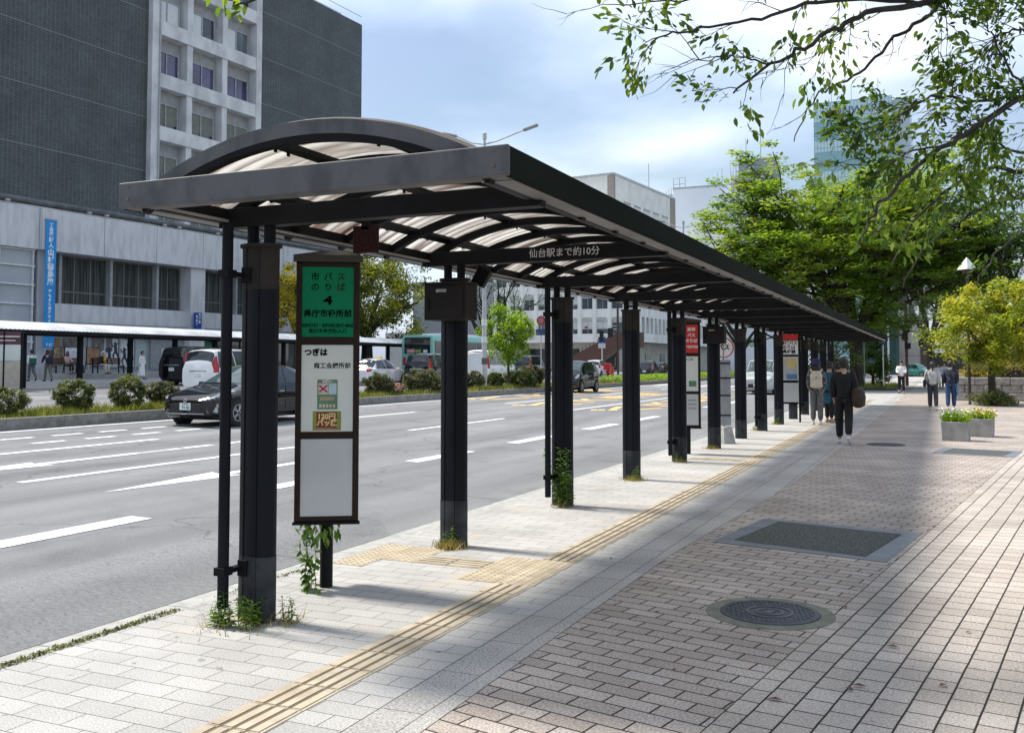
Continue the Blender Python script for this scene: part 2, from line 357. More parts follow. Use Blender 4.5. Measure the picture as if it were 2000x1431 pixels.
# planted median with its kerb
b = MB(); y = 4.0
while y < 200:
    l = 1.5 if y < 60 else 10
    b.b2((-18.6, y + .006, -.1), (-18.4, y + l - .006, .42)); b.b2((-20.6, y + .006, 0), (-20.4, y + l - .006, .42)); y += l
tag(b.build('median_kerb', mat('median_kerb_concrete', (.27, .26, .235), .9, (.15, .145, .13), scale=5, bump=.3)), kind='structure')
sheet('median_soil', [(-20.4, 4), (-18.6, 4), (-18.6, 200), (-20.4, 200)], .37, soil)

# painted road markings
def mark(b, x, y0, y1, w):
    z = lambda x: ROADZ(x) + .006
    b.quad((x - w / 2, y0, z(x - w / 2)), (x + w / 2, y0, z(x + w / 2)), (x + w / 2, y1, z(x + w / 2)), (x - w / 2, y1, z(x - w / 2)))
b = MB()
mark(b, -7.85, 3.4, 7.85, .30)
for y0, y1 in ((10.0, 11.9), (14.06, 16.2), (18.2, 20.4), (22.7, 25.1), (27.1, 29.3), (31.5, 33.6), (36, 38), (40.2, 42.4)): mark(b, -8.12, y0, y1, .28)
mark(b, -11.2, 9.05, 17.0, .15)
for y0, y1 in ((19.8, 25.2), (30.6, 45.2), (49, 54), (58, 63)): mark(b, -11.5, y0, y1, .15)
mark(b, -14.4, 5, 14.8, .15)
for y0, y1 in ((22, 26.2), (33.0, 38.6), (44, 50), (55, 61)): mark(b, -15.0, y0, y1, .15)
mark(b, -18.05, 4, 140, .15)
for k in range(9): mark(b, -16.6, 12.95 + k * 1.2, 13.7 + k * 1.2, .16); mark(b, -15.55, 12.8 + k * 1.24, 13.55 + k * 1.24, .16)
for k in range(3): mark(b, -12.72, 12.6 + k * 1.1, 13.35 + k * 1.1, .16)
def zq(pts):
    b.add([(x, y, ROADZ(x) + .006) for x, y in pts], [tuple(range(len(pts)))])
# long arrows pointing along the lanes
for cx, y0 in ((-9.6, 8.95), (-12.72, 8.4)):
    zq([(cx, y0), (cx + .28, y0 + 2.3), (cx + .09, y0 + 2.2), (cx + .09, y0 + 5.2), (cx - .09, y0 + 5.2), (cx - .09, y0 + 2.2), (cx - .28, y0 + 2.3)])
# crossing far along the road
for k in range(14): mark(b, -5.6 - k * .92, 63, 67, .45)
mark(b, -11.6, 60.5, 60.95, 13)
tag(b.build('road_markings', white_paint), kind='structure')
for lx, y0 in ((-10.1, 33), (-13.5, 34), (-17.0, 37)):
    for k, ch in enumerate('バス専用'):
        o = text(ch, 1.0, yellow_paint, None, (lx, y0 + k * 4.4, ROADZ(lx) + .008), (0, -math.atan(.02), math.pi), 'road_lettering', ext=0, bold=.022)
        o.scale = (2.0, 3.9, 1); tag(o, kind='structure')
# ------------------------------------------------------------------ bus shelter
CX0, CY0, CDY, NC = -3.95, 4.92, 2.671, 14
ZC, ZB0, ZB1 = 2.338, 2.475, 2.60
XL, XR, YF, YE = -4.385, -1.88, 4.16, 40.3
dark_steel = mat('shaft_blue_black_paint', (.008, .010, .015), .55, (.005, .006, .009), scale=3, spec=.12, stretch=(1, 1, .3))
grey_sleeve = mat('base_grey_paint', (.048, .051, .056), .65, (.020, .022, .025), scale=7, detail=9, spec=.15)
collar_paint = mat('collar_brown_grey_paint', (.034, .030, .028), .65, (.024, .022, .020), scale=4, spec=.08)
beam_paint = mat('beam_black_paint', (.012, .012, .014), .55, (.008, .008, .009), scale=5, stretch=(1, .2, 1), spec=.12)
rib_paint = mat('rib_black_paint', (.009, .009, .010), .6, scale=5, spec=.1)
front_paint = mat('front_fascia_grey_paint', (.075, .075, .078), .55, (.040, .041, .046), scale=4.5, lo=.36, hi=.56, detail=8, stretch=(1.6, 1, .8))
side_paint = mat('side_fascia_shaded_green_paint', (.014, .017, .013), .8, (.007, .009, .008), scale=1.2, lo=.3, hi=.7, stretch=(1, .25, 2), spec=.03)  # darkened against front_paint: shade of the sides is put into the colour
rust = mat('rust_stain', (.22, .12, .07), .8, (.12, .07, .05), scale=30)
gutter_metal = mat('gutter_underside', (.17, .16, .15), .5, (.09, .085, .08), scale=3, stretch=(1, .4, 1))
edge_metal = mat('bare_metal_edge', (.34, .33, .32), .4, (.2, .19, .18), scale=6, stretch=(1, .3, 1))
# dirty translucent corrugated plastic
def sheetmat():
    m = bpy.data.materials.new('translucent_corrugated_plastic'); m.use_nodes = True; t = m.node_tree; L = t.links; nn = t.nodes.new
    for n in list(t.nodes): t.nodes.remove(n)
    tc = nn('ShaderNodeTexCoord'); mp = nn('ShaderNodeMapping'); mp.inputs['Scale'].default_value = (.5, 7, .5); L.new(tc.outputs['Object'], mp.inputs[0])
    a = nn('ShaderNodeTexNoise'); a.inputs['Scale'].default_value = 2.2; a.inputs['Detail'].default_value = 7; L.new(mp.outputs[0], a.inputs['Vector'])
    cr = nn('ShaderNodeValToRGB'); e = cr.color_ramp.elements; e[0].position = .36; e[0].color = (.16, .10, .075, 1); e[1].position = .58; e[1].color = (.68, .645, .585, 1); L.new(a.outputs['Fac'], cr.inputs[0])
    # shade in the corrugation valleys is painted into the colour as bands (pitch 0.125 m)
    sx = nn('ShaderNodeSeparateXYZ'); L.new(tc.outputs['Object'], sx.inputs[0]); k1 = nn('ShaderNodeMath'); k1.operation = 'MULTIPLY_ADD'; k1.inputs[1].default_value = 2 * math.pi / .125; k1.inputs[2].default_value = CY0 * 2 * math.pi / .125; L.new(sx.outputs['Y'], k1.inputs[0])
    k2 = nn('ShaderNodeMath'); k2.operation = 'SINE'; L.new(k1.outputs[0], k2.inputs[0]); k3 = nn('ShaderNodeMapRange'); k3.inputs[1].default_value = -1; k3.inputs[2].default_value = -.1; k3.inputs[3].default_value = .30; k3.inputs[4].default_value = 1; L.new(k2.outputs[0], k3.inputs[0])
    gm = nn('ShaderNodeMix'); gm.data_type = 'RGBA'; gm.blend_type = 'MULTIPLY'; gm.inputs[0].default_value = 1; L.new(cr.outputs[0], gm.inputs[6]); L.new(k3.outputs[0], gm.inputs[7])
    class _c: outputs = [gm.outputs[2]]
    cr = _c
    d = nn('ShaderNodeBsdfDiffuse'); tr = nn('ShaderNodeBsdfTranslucent'); tp = nn('ShaderNodeBsdfTransparent'); g = nn('ShaderNodeBsdfGlossy'); g.inputs['Roughness'].default_value = .3
    L.new(cr.outputs[0], d.inputs[0]); L.new(cr.outputs[0], tr.inputs[0])
    m1 = nn('ShaderNodeMixShader'); m1.inputs[0].default_value = .72; L.new(d.outputs[0], m1.inputs[1]); L.new(tr.outputs[0], m1.inputs[2])
    m2 = nn('ShaderNodeMixShader'); m2.inputs[0].default_value = .12; L.new(m1.outputs[0], m2.inputs[1]); L.new(tp.outputs[0], m2.inputs[2])
    m3 = nn('ShaderNodeMixShader'); m3.inputs[0].default_value = .05; L.new(m2.outputs[0], m3.inputs[1]); L.new(g.outputs[0], m3.inputs[2])
    o = nn('ShaderNodeOutputMaterial'); L.new(m3.outputs[0], o.inputs[0]); return m
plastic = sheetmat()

shelter = thing('bus_shelter', 'long dark steel bus shelter with arched translucent corrugated roof along the near kerb', 'bus shelter', (CX0, CY0, 0))
def stadium(w, d, g=.007, gw=.008):
    r = d / 2; f = w / 2 - r; pts = []
    def arc(cx, a0, a1):
        for k in range(9):
            a = a0 + (a1 - a0) * k / 8; pts.append((cx + r * math.cos(a), r * math.sin(a)))
    pts += [(-f - gw, -r), (-f - gw / 2, -r + g), (-f + gw, -r + g * .0), (f - gw, -r), (f - gw / 2, -r + g), (f + gw * .2, -r)]
    arc(f, -math.pi / 2 + .12, math.pi / 2 - .12)
    pts += [(f, r), (f - gw / 2, r - g), (f - gw, r), (-f + gw, r), (-f + gw / 2, r - g), (-f, r)]
    arc(-f, math.pi / 2 + .12, math.pi * 1.5 - .12)
    return pts
BOXED, PIPED = (1, 5, 9), (0, 2, 4, 7, 10)
for i in range(NC):
    y = CY0 + CDY * i
    c = MB().prism(stadium(.250, .150), .40, 2.07)
    c.v = [(p[0] + CX0, p[1] + y, p[2]) for p in c.v]
    col = c.build('column', dark_steel, shelter, world=True, smooth=True)
    def sub(b, nm, m, **k):
        b.v = [(p[0] - shelter.location.x, p[1] - shelter.location.y, p[2]) for p in b.v]
        return b.build(nm, m, col, **k)
    c = MB().prism(stadium(.254, .154), 0, .40); c.v = [(p[0] + CX0, p[1] + y, p[2]) for p in c.v]; sub(c, 'base_sleeve', grey_sleeve, smooth=True)
    c = MB().prism(stadium(.252, .152), 2.07, ZC); c.v = [(p[0] + CX0, p[1] + y, p[2]) for p in c.v]; sub(c, 'collar', collar_paint, smooth=True)
    c = MB().prism(stadium(.285, .185, 0.0005), ZC, ZC + .022); c.v = [(p[0] + CX0, p[1] + y, p[2]) for p in c.v]; sub(c, 'cap_plate', collar_paint, smooth=True)
    for s in (-.066, .066): sub(MB().tube([(CX0 + s, y, ZC + .02), (CX0 + s, y, ZB0)], .037, 14), 'top_post', dark_steel, smooth=True)
    
    b = MB().b2((XL + .13, y - .05, ZB0), (XR - .13, y + .05, ZB1)); b.build('cross_beam', beam_paint, shelter, world=True, bevel=.004)
    if i in PIPED:
        px_ = CX0 - .10; yp = y - .20
        b = MB().tube([(px_, yp, .11), (px_, yp, ZB0 - .012)], .034, 14)
        dp = b.build('downpipe', dark_steel, shelter, world=True, smooth=True)
        for z in (.33, 2.16):
            b = MB().box((px_ + .015, yp + .07, z), (.05, .13, .03)).box((px_, yp, z), (.082, .082, .05)).box((px_ + .05, yp + .118, z), (.07, .016, .10))
            b.v = [(p[0] - shelter.location.x, p[1] - shelter.location.y, p[2]) for p in b.v]; b.build('pipe_bracket', rib_paint, dp, bevel=.003)
# fascias
b = MB().b2((XL, YF, 2.508), (XR, YF + .035, 2.658)).b2((XL + .02, YF + .035, 2.508), (XR - .02, YF + .13, 2.522))
ff = b.build('front_fascia', front_paint, shelter, world=True, bevel=.012, segs=3)
for x in (XL + .075, XR - .075):
    for z, r in ((2.558, .009), (2.628, .005)):
        b = MB().lathe([(r, YF - .006), (r, YF + .004)], (x, 0, z), 10, 'y')
        b.v = [(p[0] - shelter.location.x, p[1] - shelter.location.y, p[2]) for p in b.v]
        # lathe axis y keeps x,z order swapped
        b.build('bolt', rust, ff)
b = MB().b2((XR - .03, YF + .036, 2.506), (XR, YE, 2.656)); b.build('side_fascia', side_paint, shelter, world=True, bevel=.006)
b = MB().b2((XL, YF + .036, 2.506), (XL + .03, YE, 2.656)); b.build('side_fascia', side_paint, shelter, world=True, bevel=.006)
for x0, x1 in ((XR - .145, XR - .031), (XL + .031, XL + .145)):
    b = MB().b2((x0, YF + .14, 2.507), (x1, YE, 2.52)); b.build('gutter', gutter_metal, shelter, world=True)
    xi = x0 if x0 > -3 else x1; s = 1 if x0 > -3 else -1
    b = MB().b2((xi - .05 * s - .0, YF + .14, 2.505), (xi - .002 * s, YE, 2.60)); b.build('side_beam', beam_paint, shelter, world=True)
    b = MB().b2((xi - .068 * s, YF + .14, 2.512), (xi - .052 * s, YE, 2.528)); b.build('edge_strip', edge_metal, shelter, world=True)
b = MB().b2((XL, YE - .03, 2.51), (XR, YE + .004, 2.65)); b.build('end_fascia', side_paint, shelter, world=True)
# arched ribs
ACX, AR, ATOP = (XL + XR) / 2, 2.277, 2.915; ACZ = ATOP - AR; TM = .545
def arcpts(r, t0=-TM, t1=TM, n=24): return [(ACX + r * math.sin(t0 + (t1 - t0) * k / n), ACZ + r * math.cos(t0 + (t1 - t0) * k / n)) for k in range(n + 1)]
def archbar(r0, r1, y0, y1):
    o, i_ = arcpts(r1), arcpts(r0); b = MB(); n = len(o)
    vs = [(x, y0, z) for x, z in i_] + [(x, y0, z) for x, z in o] + [(x, y1, z) for x, z in i_] + [(x, y1, z) for x, z in o]
    fs = []
    for k in range(n - 1):
        fs += [(k, k + 1, n + k + 1, n + k), (2 * n + k, 3 * n + k, 3 * n + k + 1, 2 * n + k + 1), (k, 2 * n + k, 2 * n + k + 1, k + 1), (n + k, n + k + 1, 3 * n + k + 1, 3 * n + k)]
    fs += [(0, n, 3 * n, 2 * n), (n - 1, 3 * n - 1, 4 * n - 1, 2 * n - 1)]
    return b.add(vs, fs)
archbar(AR - .080, AR - .002, YF + .06, YF + .11).build('arch_trim', front_paint, shelter, world=True)
yy = CY0 - CDY / 4
while yy < YE - .2:
    archbar(AR - .115, AR - .055, yy - .03, yy + .03).build('arch_rib', rib_paint, shelter, world=True); yy += CDY / 4
for t in (-.40, -.14, .14, .40):
    r = AR - .036; x, z = ACX + r * math.sin(t), ACZ + r * math.cos(t)
    b = MB().box((x, (YF + YE) / 2, z), (.075, YE - YF - .25, .032), ry=t)
    y = CY0 - CDY / 4
    while y < YE - .2:
        for q in (-.12, 0, .12): b.box((x - .04 * math.cos(t), y + q + .2, z - .012), (.012, .02, .05), ry=t)
        y += CDY / 4
    b.build('purlin', rib_paint, shelter, world=True)
# corrugated roof sheets, one per bay
ybs = [YF + .085] + [CY0 + CDY * (i + .5) for i in range(NC - 1)] + [YE - .02]
for k in range(len(ybs) - 1):
    y0, y1 = ybs[k], ybs[k + 1] + (.06 if k < len(ybs) - 2 else 0)
    ny = int((y1 - y0) / .125 * 8); nx = 28
    ys = np.linspace(y0, y1, ny + 1); ts = np.linspace(-TM - .02, TM + .02, nx + 1)
    Y, T = np.meshgrid(ys, ts, indexing='ij')
    rr = AR + .019 * np.sin(Y / .125 * 2 * np.pi) + .004 * (k % 2)
    V = np.stack([ACX + rr * np.sin(T) - CX0, Y - CY0, ACZ + rr * np.cos(T)], -1).reshape(-1, 3)
    idx = np.arange((ny + 1) * (nx + 1)).reshape(ny + 1, nx + 1)
    F = np.stack([idx[:-1, :-1], idx[1:, :-1], idx[1:, 1:], idx[:-1, 1:]], -1).reshape(-1, 4)
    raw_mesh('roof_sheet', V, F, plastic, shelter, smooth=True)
txtw = mat('pale_grey_lettering', (.55, .56, .56), .6)
text('仙台駅まで約10分', .080, txtw, shelter, (-2.885 - CX0, CDY - .053, 2.538), name='lettering', bold=.0006)

# things fixed under the shelter
def control_box(x, y, label):
    t = thing('electric_control_box', label, 'control box', (x, y, 1.968), group='control boxes on the shelter columns')
    m = mat('box_brown_grey_paint', (.024, .021, .020), .6, (.018, .016, .015), scale=3, spec=.08)
    MB().box((0, 0, .165), (.40, .23, .31)).build('cabinet', m, t, bevel=.006)
    MB().box((0, -.005, .328), (.42, .25, .018)).build('lid', m, t, bevel=.004)
    MB().box((-.005, -.117, .16), (.372, .006, .28)).build('door', m, t, bevel=.002)
    MB().box((-.155, -.123, .145), (.03, .012, .1)).build('latch', rib_paint, t, bevel=.004)
    MB().box((-.03, -.122, .262), (.10, .004, .028)).build('name_plate', edge_metal, t)
    return t
for i, lb in ((1, 'brown grey control box with a small plate on the second shelter column'), (5, 'dark control box on the column just past the red bus stop sign'), (9, 'dark control box on the far column next to the person with the white backpack')):
    control_box(-3.885, CY0 + CDY * i - .195, lb)
t = thing('hanging_emblem_sign', 'dark red square sign with a round emblem hanging under the shelter roof', 'sign', (-3.615, 5.62, 2.366))
mr = mat('dark_red_sign_paint', (.028, .010, .010), .6, spec=.1)
MB().box((0, 0, .095), (.20, .03, .19)).build('panel', mr, t, bevel=.008)
b = MB(); b.tube([(.062 * math.cos(a * math.pi / 16), -.018, .095 + .062 * math.sin(a * math.pi / 16)) for a in range(33)], .003, 6, cap=False); b.build('emblem_ring', mat('emblem_dull_red', (.055, .022, .022), .6, spec=.1), t)
text('公', .07, MATS['emblem_dull_red'], t, (0, -.017, .095))
MB().box((0, 0, .20), (.06, .03, .08)).build('bracket', rib_paint, t)
p = W(941, 541, 8.75)
t = thing('tilted_loudspeaker', 'small black loudspeaker box tilted down below the shelter edge', 'loudspeaker', p)
MB().box((0, 0, 0), (.12, .15, .17), ry=.5, rz=.3).build('housing', rib_paint, t, bevel=.01)
MB().box((-.02, 0, .1), (.02, .03, .14), ry=-.3).build('bracket', rib_paint, t)

# ------------------------------------------------------------------ bus stop signs
frame_brown = mat('sign_frame_brown', (.024, .014, .010), .5, (.018, .011, .008), scale=8, spec=.15)
sign_black = mat('sign_black', (.008, .008, .008), .55, spec=.15)
panel_white = mat('sign_panel_white', (.62, .645, .60), .35, (.52, .55, .52), scale=1.5)
panel_grey = mat('sign_panel_grey_white', (.50, .51, .51), .35, (.42, .43, .435), scale=1.6)
panel_green = mat('sign_panel_green', (.004, .19, .088), .6, (.003, .16, .072), scale=1.5, spec=.12)
panel_red = mat('sign_panel_red', (.55, .022, .02), .35, (.45, .015, .015), scale=2)
ink = mat('black_ink', (.004, .005, .004), .8, spec=0); ink_red = mat('dark_red_ink', (.045, .012, .008), .8, spec=0); ink_white = mat('white_ink', (.72, .68, .66), .6)
def stop_sign(label, loc, rz, top, group='box shaped bus stop signs'):
    t = thing('bus_stop_sign', label, 'bus stop sign', loc, rz, group)
    w = .452; z0, z1 = .455, 2.335
    MB().lathe([(.046, 0), (.046, z0 + .02)], (0, .08, 0), 18).build('post', sign_black, t, smooth=True)
    tri = [(-w / 2, 0), (w / 2, 0), (w / 2, .04), (.05, .30), (-.05, .30), (-w / 2, .04)]
    MB().prism(tri, z0 + .02, z1).build('housing', sign_black, t, bevel=.006)
    MB().prism([(x * 1.05, y * 1.03 - .008) for x, y in tri], z0, z0 + .02).build('bottom_plate', sign_black, t, bevel=.003)
    big = [(x * 1.09, y * 1.06 - .018) for x, y in tri]
    b = MB().prism(big, z1, z1 + .05); n = len(big)
    b.add([(x, y, z1 + .0505) for x, y in big] + [(0, .11, z1 + .10)], [(i, (i + 1) % n, n) for i in range(n)]); b.build('cap', mat('sign_cap_olive', (.035, .032, .022), .5), t)
    f = MB()
    for x in (-w / 2 + .022, w / 2 - .022): f.b2((x - .02, -.012, z0 + .03), (x + .02, -.0005, z1 - .01))
    for zz, h in ((z0 + .045, .03), (1.09, .05), (1.765, .055), (z1 - .02, .03)): f.b2((-w / 2 + .043, -.011, zz - h / 2), (w / 2 - .043, -.0005, zz + h / 2))
    f.build('frame', frame_brown, t, bevel=.002)
    hw = w / 2 - .043
    MB().b2((-hw, -.005, z0 + .061), (hw, -.001, 1.064)).build('lower_panel', panel_grey, t)
    mp_ = MB().b2((-hw, -.005, 1.116), (hw, -.001, 1.736)).build('timetable_panel', panel_white, t)
    tp_ = MB().b2((-hw, -.005, 1.794), (hw, -.001, z1 - .036)).build('name_panel', panel_green if top == 'green' else panel_red, t)
    return t, mp_, tp_
g = W(637, 1153, 6.8); gs = (-4.03, 5.77, 0)
t, mpn, tpn = stop_sign('green and white bus stop sign box with a creeper climbing its post', gs, R(31), 'green')
def lab(s, size, m, par, x, z, sx=1, bold=.0009, space=1, y=-.0058): return text(s, size, m, par, (x, y, z), sx=sx, bold=bold, space=space, ext=.0003)
for ch, x in zip('市バス', (-.092, 0, .092)): lab(ch, .062, ink_red if ch == 'ス' else ink, tpn, x, 2.225)
for ch, x in zip('のりば', (-.092, 0, .092)): lab(ch, .062, ink_red if ch == 'ば' else ink, tpn, x, 2.15)
lab('4', .085, ink, tpn, 0, 2.055, sx=1.5, bold=.003)
lab('県庁市役所前', .057, ink, tpn, 0, 1.96, bold=.0016)
lab('KENCHO・SHIYAKUSHO-MAE', .036, ink, tpn, 0, 1.876, sx=.74, bold=.0010)
lab('宮城中央病院入口', .034, ink, tpn, 0, 1.835, bold=.0008)
lab('つぎは', .055, ink, mpn, -.082, 1.68, bold=.003)
lab('商工会議所前', .044, ink, mpn, .035, 1.585, bold=.0009)
def flat(b, nm, m, par): return b.build(nm, m, par)
pz = mat('poster_green', (.10, .22, .12), .5); 
flat(MB().b2((-.070, -.0062, 1.275), (.074, -.0052, 1.488)), 'notice', pz, mpn)
pc = mpn
flat(MB().b2((-.062, -.0068, 1.382), (.006, -.0062, 1.462)), 'notice_picture', mat('poster_pink_white', (.55, .45, .42), .5), pc)
flat(MB().b2((.010, -.0068, 1.382), (.066, -.0062, 1.462)), 'notice_text_field', mat('poster_pale_blue', (.40, .52, .55), .5), pc)
b = MB()
for a in (-.7, .7): b.box((-.028, -.0072, 1.422), (.075, .0006, .012), ry=a)
flat(b, 'notice_cross', mat('poster_red', (.35, .03, .05), .5), pc)
flat(MB().b2((-.05, -.0068, 1.338), (.05, -.0062, 1.364)), 'notice_band', mat('poster_tan', (.35, .30, .17), .5), pc)
b = MB()
for k in range(5): b.b2((-.055 + k * .024, -.0068, 1.288), (-.039 + k * .024, -.0062, 1.312))
flat(b, 'notice_footer', mat('poster_cream', (.6, .5, .4), .5), pc)
lab('お願い', .024, ink_white, pc, 0, 1.474, y=-.0066)
flat(MB().b2((-.100, -.0062, 1.125), (.100, -.0052, 1.262)), 'fare_poster', mat('poster_olive', (.22, .26, .03), .5), pc)
flat(MB().b2((-.074, -.0068, 1.143), (.070, -.0062, 1.256)), 'fare_poster_field', mat('poster_dark_red', (.17, .015, .012), .5), pc)
flat(MB().b2((-.098, -.0068, 1.127), (.098, -.0062, 1.139)), 'fare_poster_footer', mat('poster_brown', (.33, .17, .08), .5), pc)
yl = mat('poster_yellow', (.75, .58, .22), .5)
lab('120円', .052, yl, pc, -.002, 1.222, bold=.002, y=-.0071); lab('パッ区', .048, yl, pc, 0, 1.176, bold=.002, y=-.0071)
p = at(1343, 17.1)
t, mpn, tpn = stop_sign('red topped bus stop sign half hidden behind a shelter column', (p[0], p[1], 0), R(16), 'red')
for k, s in enumerate(('高速', 'バス', 'のりば')): lab(s, .07, ink_white, tpn, .07, 2.21 - k * .1, bold=.003)
lab('県庁市役所前', .052, ink_white, tpn, .05, 1.90, bold=.002); lab('つぎは', .05, ink, mpn, .02, 1.68)
flat(MB().b2((.02, -.0062, 1.2), (.15, -.0052, 1.3)), 'notice', pz, mpn)
for k in range(3): flat(MB().b2((.0, -.0062, .80 + k * .07), (.15, -.0052, .83 + k * .07)), 'notice', mat('print_grey', (.3, .3, .3), .5), t)
# wide timetable case farther along
p = at(1537, 26.6)
t = thing('timetable_stand', 'wide white timetable stand with a red head panel behind the people waiting', 'timetable stand', (p[0], p[1], 0), R(10))
for x in (-.33, .33): MB().b2((x - .025, -.02, 0), (x + .025, .02, 2.42)).build('post', sign_black, t)
MB().b2((-.30, -.02, .5), (.30, .02, 2.40)).build('backboard', sign_black, t)
MB().b2((-.30, -.03, 2.26), (.30, -.022, 2.42)).build('head_panel', panel_red, t)
q = MB().b2((-.30, -.03, 1.86), (.30, -.022, 2.24)).build('name_panel', mat('sign_white', (.78, .78, .76), .4), t)
for k, s in enumerate(('高速バス', 'のりば', '県庁前')): text(s, .115, ink, q, (.06, -.031, 2.17 - k * .12), bold=.004)
q = MB().b2((-.30, -.03, 1.15), (.30, -.022, 1.80)).build('timetable_panel', panel_grey, t)
b = MB()
for k in range(12): b.b2((-.25 + .0, -.033, 1.2 + k * .045), (.26, -.031, 1.215 + k * .045))
b.build('timetable_print', mat('print_grey', (.3, .3, .3), .5), q)
MB().b2((-.02, -.034, 1.5), (.27, -.031, 1.74)).build('yellow_notice', mat('notice_yellow', (.6, .48, .2), .5), q)
MB().b2((-.02, -.034, 1.18), (.27, -.031, 1.32)).build('blue_notice', mat('notice_blue', (.1, .22, .42), .5), q)
MB().b2((-.30, -.03, .55), (.30, -.022, 1.08)).build('lower_panel', panel_grey, t)
# round stop disc on a concrete foot, with its grey board
p = at(1413, 19.5)
t = thing('round_bus_stop_post', 'round white bus stop disc with red rim over a grey board on a concrete foot', 'bus stop post', (p[0], p[1], 0), R(12))
MB().lathe([(.23, 0), (.16, .33), (.05, .34)], n=4).build('concrete_foot', kerbm, t, bevel=.01)
MB().lathe([(.022, .3), (.022, 2.15)], n=10).build('post', edge_metal, t)
MB().lathe([(.21, -.012), (.21, .012)], (0, 0, 1.93), 28, 'y').build('disc_rim', panel_red, t)
q = MB().lathe([(.185, -.016), (.185, -.012)], (0, 0, 1.93), 28, 'y').build('disc', mat('sign_white', (.78, .78, .76), .4), t)
text('バス', .13, ink_red, q, (0, -.018, 1.93), bold=.004)
MB().b2((-.14, -.012, .36), (.14, .012, 1.68)).build('board', mat('board_grey', (.30, .315, .33), .5), t)
for z in (.55, .95, 1.3, 1.6): MB().b2((-.1, -.03, z), (.14, -.012, z + .025)).build('clip_bar', rib_paint, t)
# ------------------------------------------------------------------ buildings across the road
conc = mat('weathered_concrete', (.62, .63, .64), .85, (.42, .43, .44), scale=1.1, lo=.3, hi=.62, detail=9, stretch=(1, 1, .5), bump=.15, bscale=12)
conc_band = mat('board_marked_concrete', (.57, .58, .60), .85, (.44, .45, .465), scale=1.5, lo=.32, hi=.56, detail=10, stretch=(1.6, 1.6, .35))
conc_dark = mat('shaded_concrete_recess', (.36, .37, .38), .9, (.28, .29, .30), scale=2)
glass_dark = mat('dark_window_glass', (.018, .022, .024), .08, (.03, .035, .03), scale=.5, spec=.7)
glass_blue = mat('office_window_glass', (.10, .12, .14), .06, (.03, .04, .05), scale=.25, lo=.42, hi=.55, spec=.9)
glass_violet = mat('violet_film_glass', (.06, .05, .14), .08, (.02, .018, .05), scale=.4, lo=.4, hi=.6, spec=.9)
curtain = mat('pale_window_curtain', (.66, .70, .71), .9, (.52, .56, .57), scale=9, stretch=(3, 1, .1))
blind = mat('olive_window_blind', (.19, .20, .17), .9, (.15, .16, .14), scale=3)
alu = mat('aluminium_frame', (.42, .44, .45), .4, (.3, .31, .32), scale=4)
tile = brickmat('dark_slate_wall_tile', (.046, .053, .055), (.066, .075, .077), (.135, .15, .155), .34, .17, .018, rough=.5, speck=.25, sscale=3, bump=.3, plane='xz', dscale=.4, offset=0)

RB = R(86)
tower = thing('office_tower', 'tall office block of dark slate tiles with a concrete strip of windows', 'building', (-57.98, 40.63, .6), RB)
def B(a, b): return MB().b2(a, b)
MB().b2((-34, 0, 0), (16.05, 16, 36.6)).b2((28.4, 0, 0), (43.8, 16, 36.6)).build('tiled_wall', tile, tower)
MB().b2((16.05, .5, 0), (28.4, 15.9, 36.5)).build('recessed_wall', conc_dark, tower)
MB().b2((26, 1.5, 36.6), (42.2, 15, 37.6)).b2((-33, 1, 36.6), (26, 15, 38.2)).build('roof_parapet', conc, tower)
b = MB()
for k in range(9): b.b2((-34, -.012, 3.4 + k * 4.25), (16.0, 0.005, 3.45 + k * 4.25)).b2((28.5, -.012, 3.4 + k * 4.25), (43.7, .005, 3.45 + k * 4.25))
b.build('panel_joint', mat('joint_light_grey', (.22, .24, .25), .8), tower)
b = MB()
xs = (16.05, 20.12, 24.05, 28.4)
b.b2((16.05, -.5, 0), (16.85, 1.1, 36.6)); b.b2((27.75, -.45, 0), (28.42, 1.1, 36.6))
for x in xs[1:3]: b.b2((x - .3, -.3, 0), (x + .3, 1.1, 36.6))
for k in range(-1, 9):
    zf = 3.55 + k * 4.25 - .6 + .0
    b.b2((16.86, -.42, zf - 1.15), (27.74, 1.0, zf))
b.build('concrete_grid', conc, tower, bevel=.03)
MB().tube([(16.75, -.6, 2), (16.75, -.6, 36)], .06, 6).build('downpipe', alu, tower)
cov = [blind, blind, blind, glass_violet, curtain, curtain, curtain, glass_blue]
for k in range(3, 9):
    zf = 3.55 + (k - 1) * 4.25 - .6
    for j in range(3):
        x0, x1 = xs[j] + (.95 if j == 0 else .50), xs[j + 1] - .4 - (.3 if j == 2 else 0); x1 -= .25
        f = MB(); z0, z1 = zf + .0, zf + 2.1
        for x in (x0, (x0 + x1) / 2, x1): f.b2((x - .04, .35, z0), (x + .04, .47, z1))
        f.b2((x0, .36, z1 - .07), (x1, .46, z1)); f.b2((x0, .36, z0), (x1, .46, z0 + .07))
        w = f.build('window', alu, tower)
        mm = (glass_violet if k == 6 else (blind if k <= 5 else curtain))
        xm = (x0 + x1) / 2
        if mm is glass_violet: MB().b2((x0, .43, z0), (x1, .44, z1)).build('pane', mm, w)
        elif mm is curtain:
            MB().b2((x0, .43, z0), (xm + (.2 if j == 0 else 0), .44, z1)).build('pane', curtain if k < 9 else glass_blue, w)
            MB().b2((xm + (.2 if j == 0 else 0), .432, z0), (x1, .442, z1)).build('pane', glass_blue if j else curtain, w)
        else:
            MB().b2((x0, .43, z0 + .5), (x1, .44, z1)).build('pane', blind, w); MB().b2((x0, .432, z0), (x1, .442, z0 + .5)).build('pane', glass_dark, w)

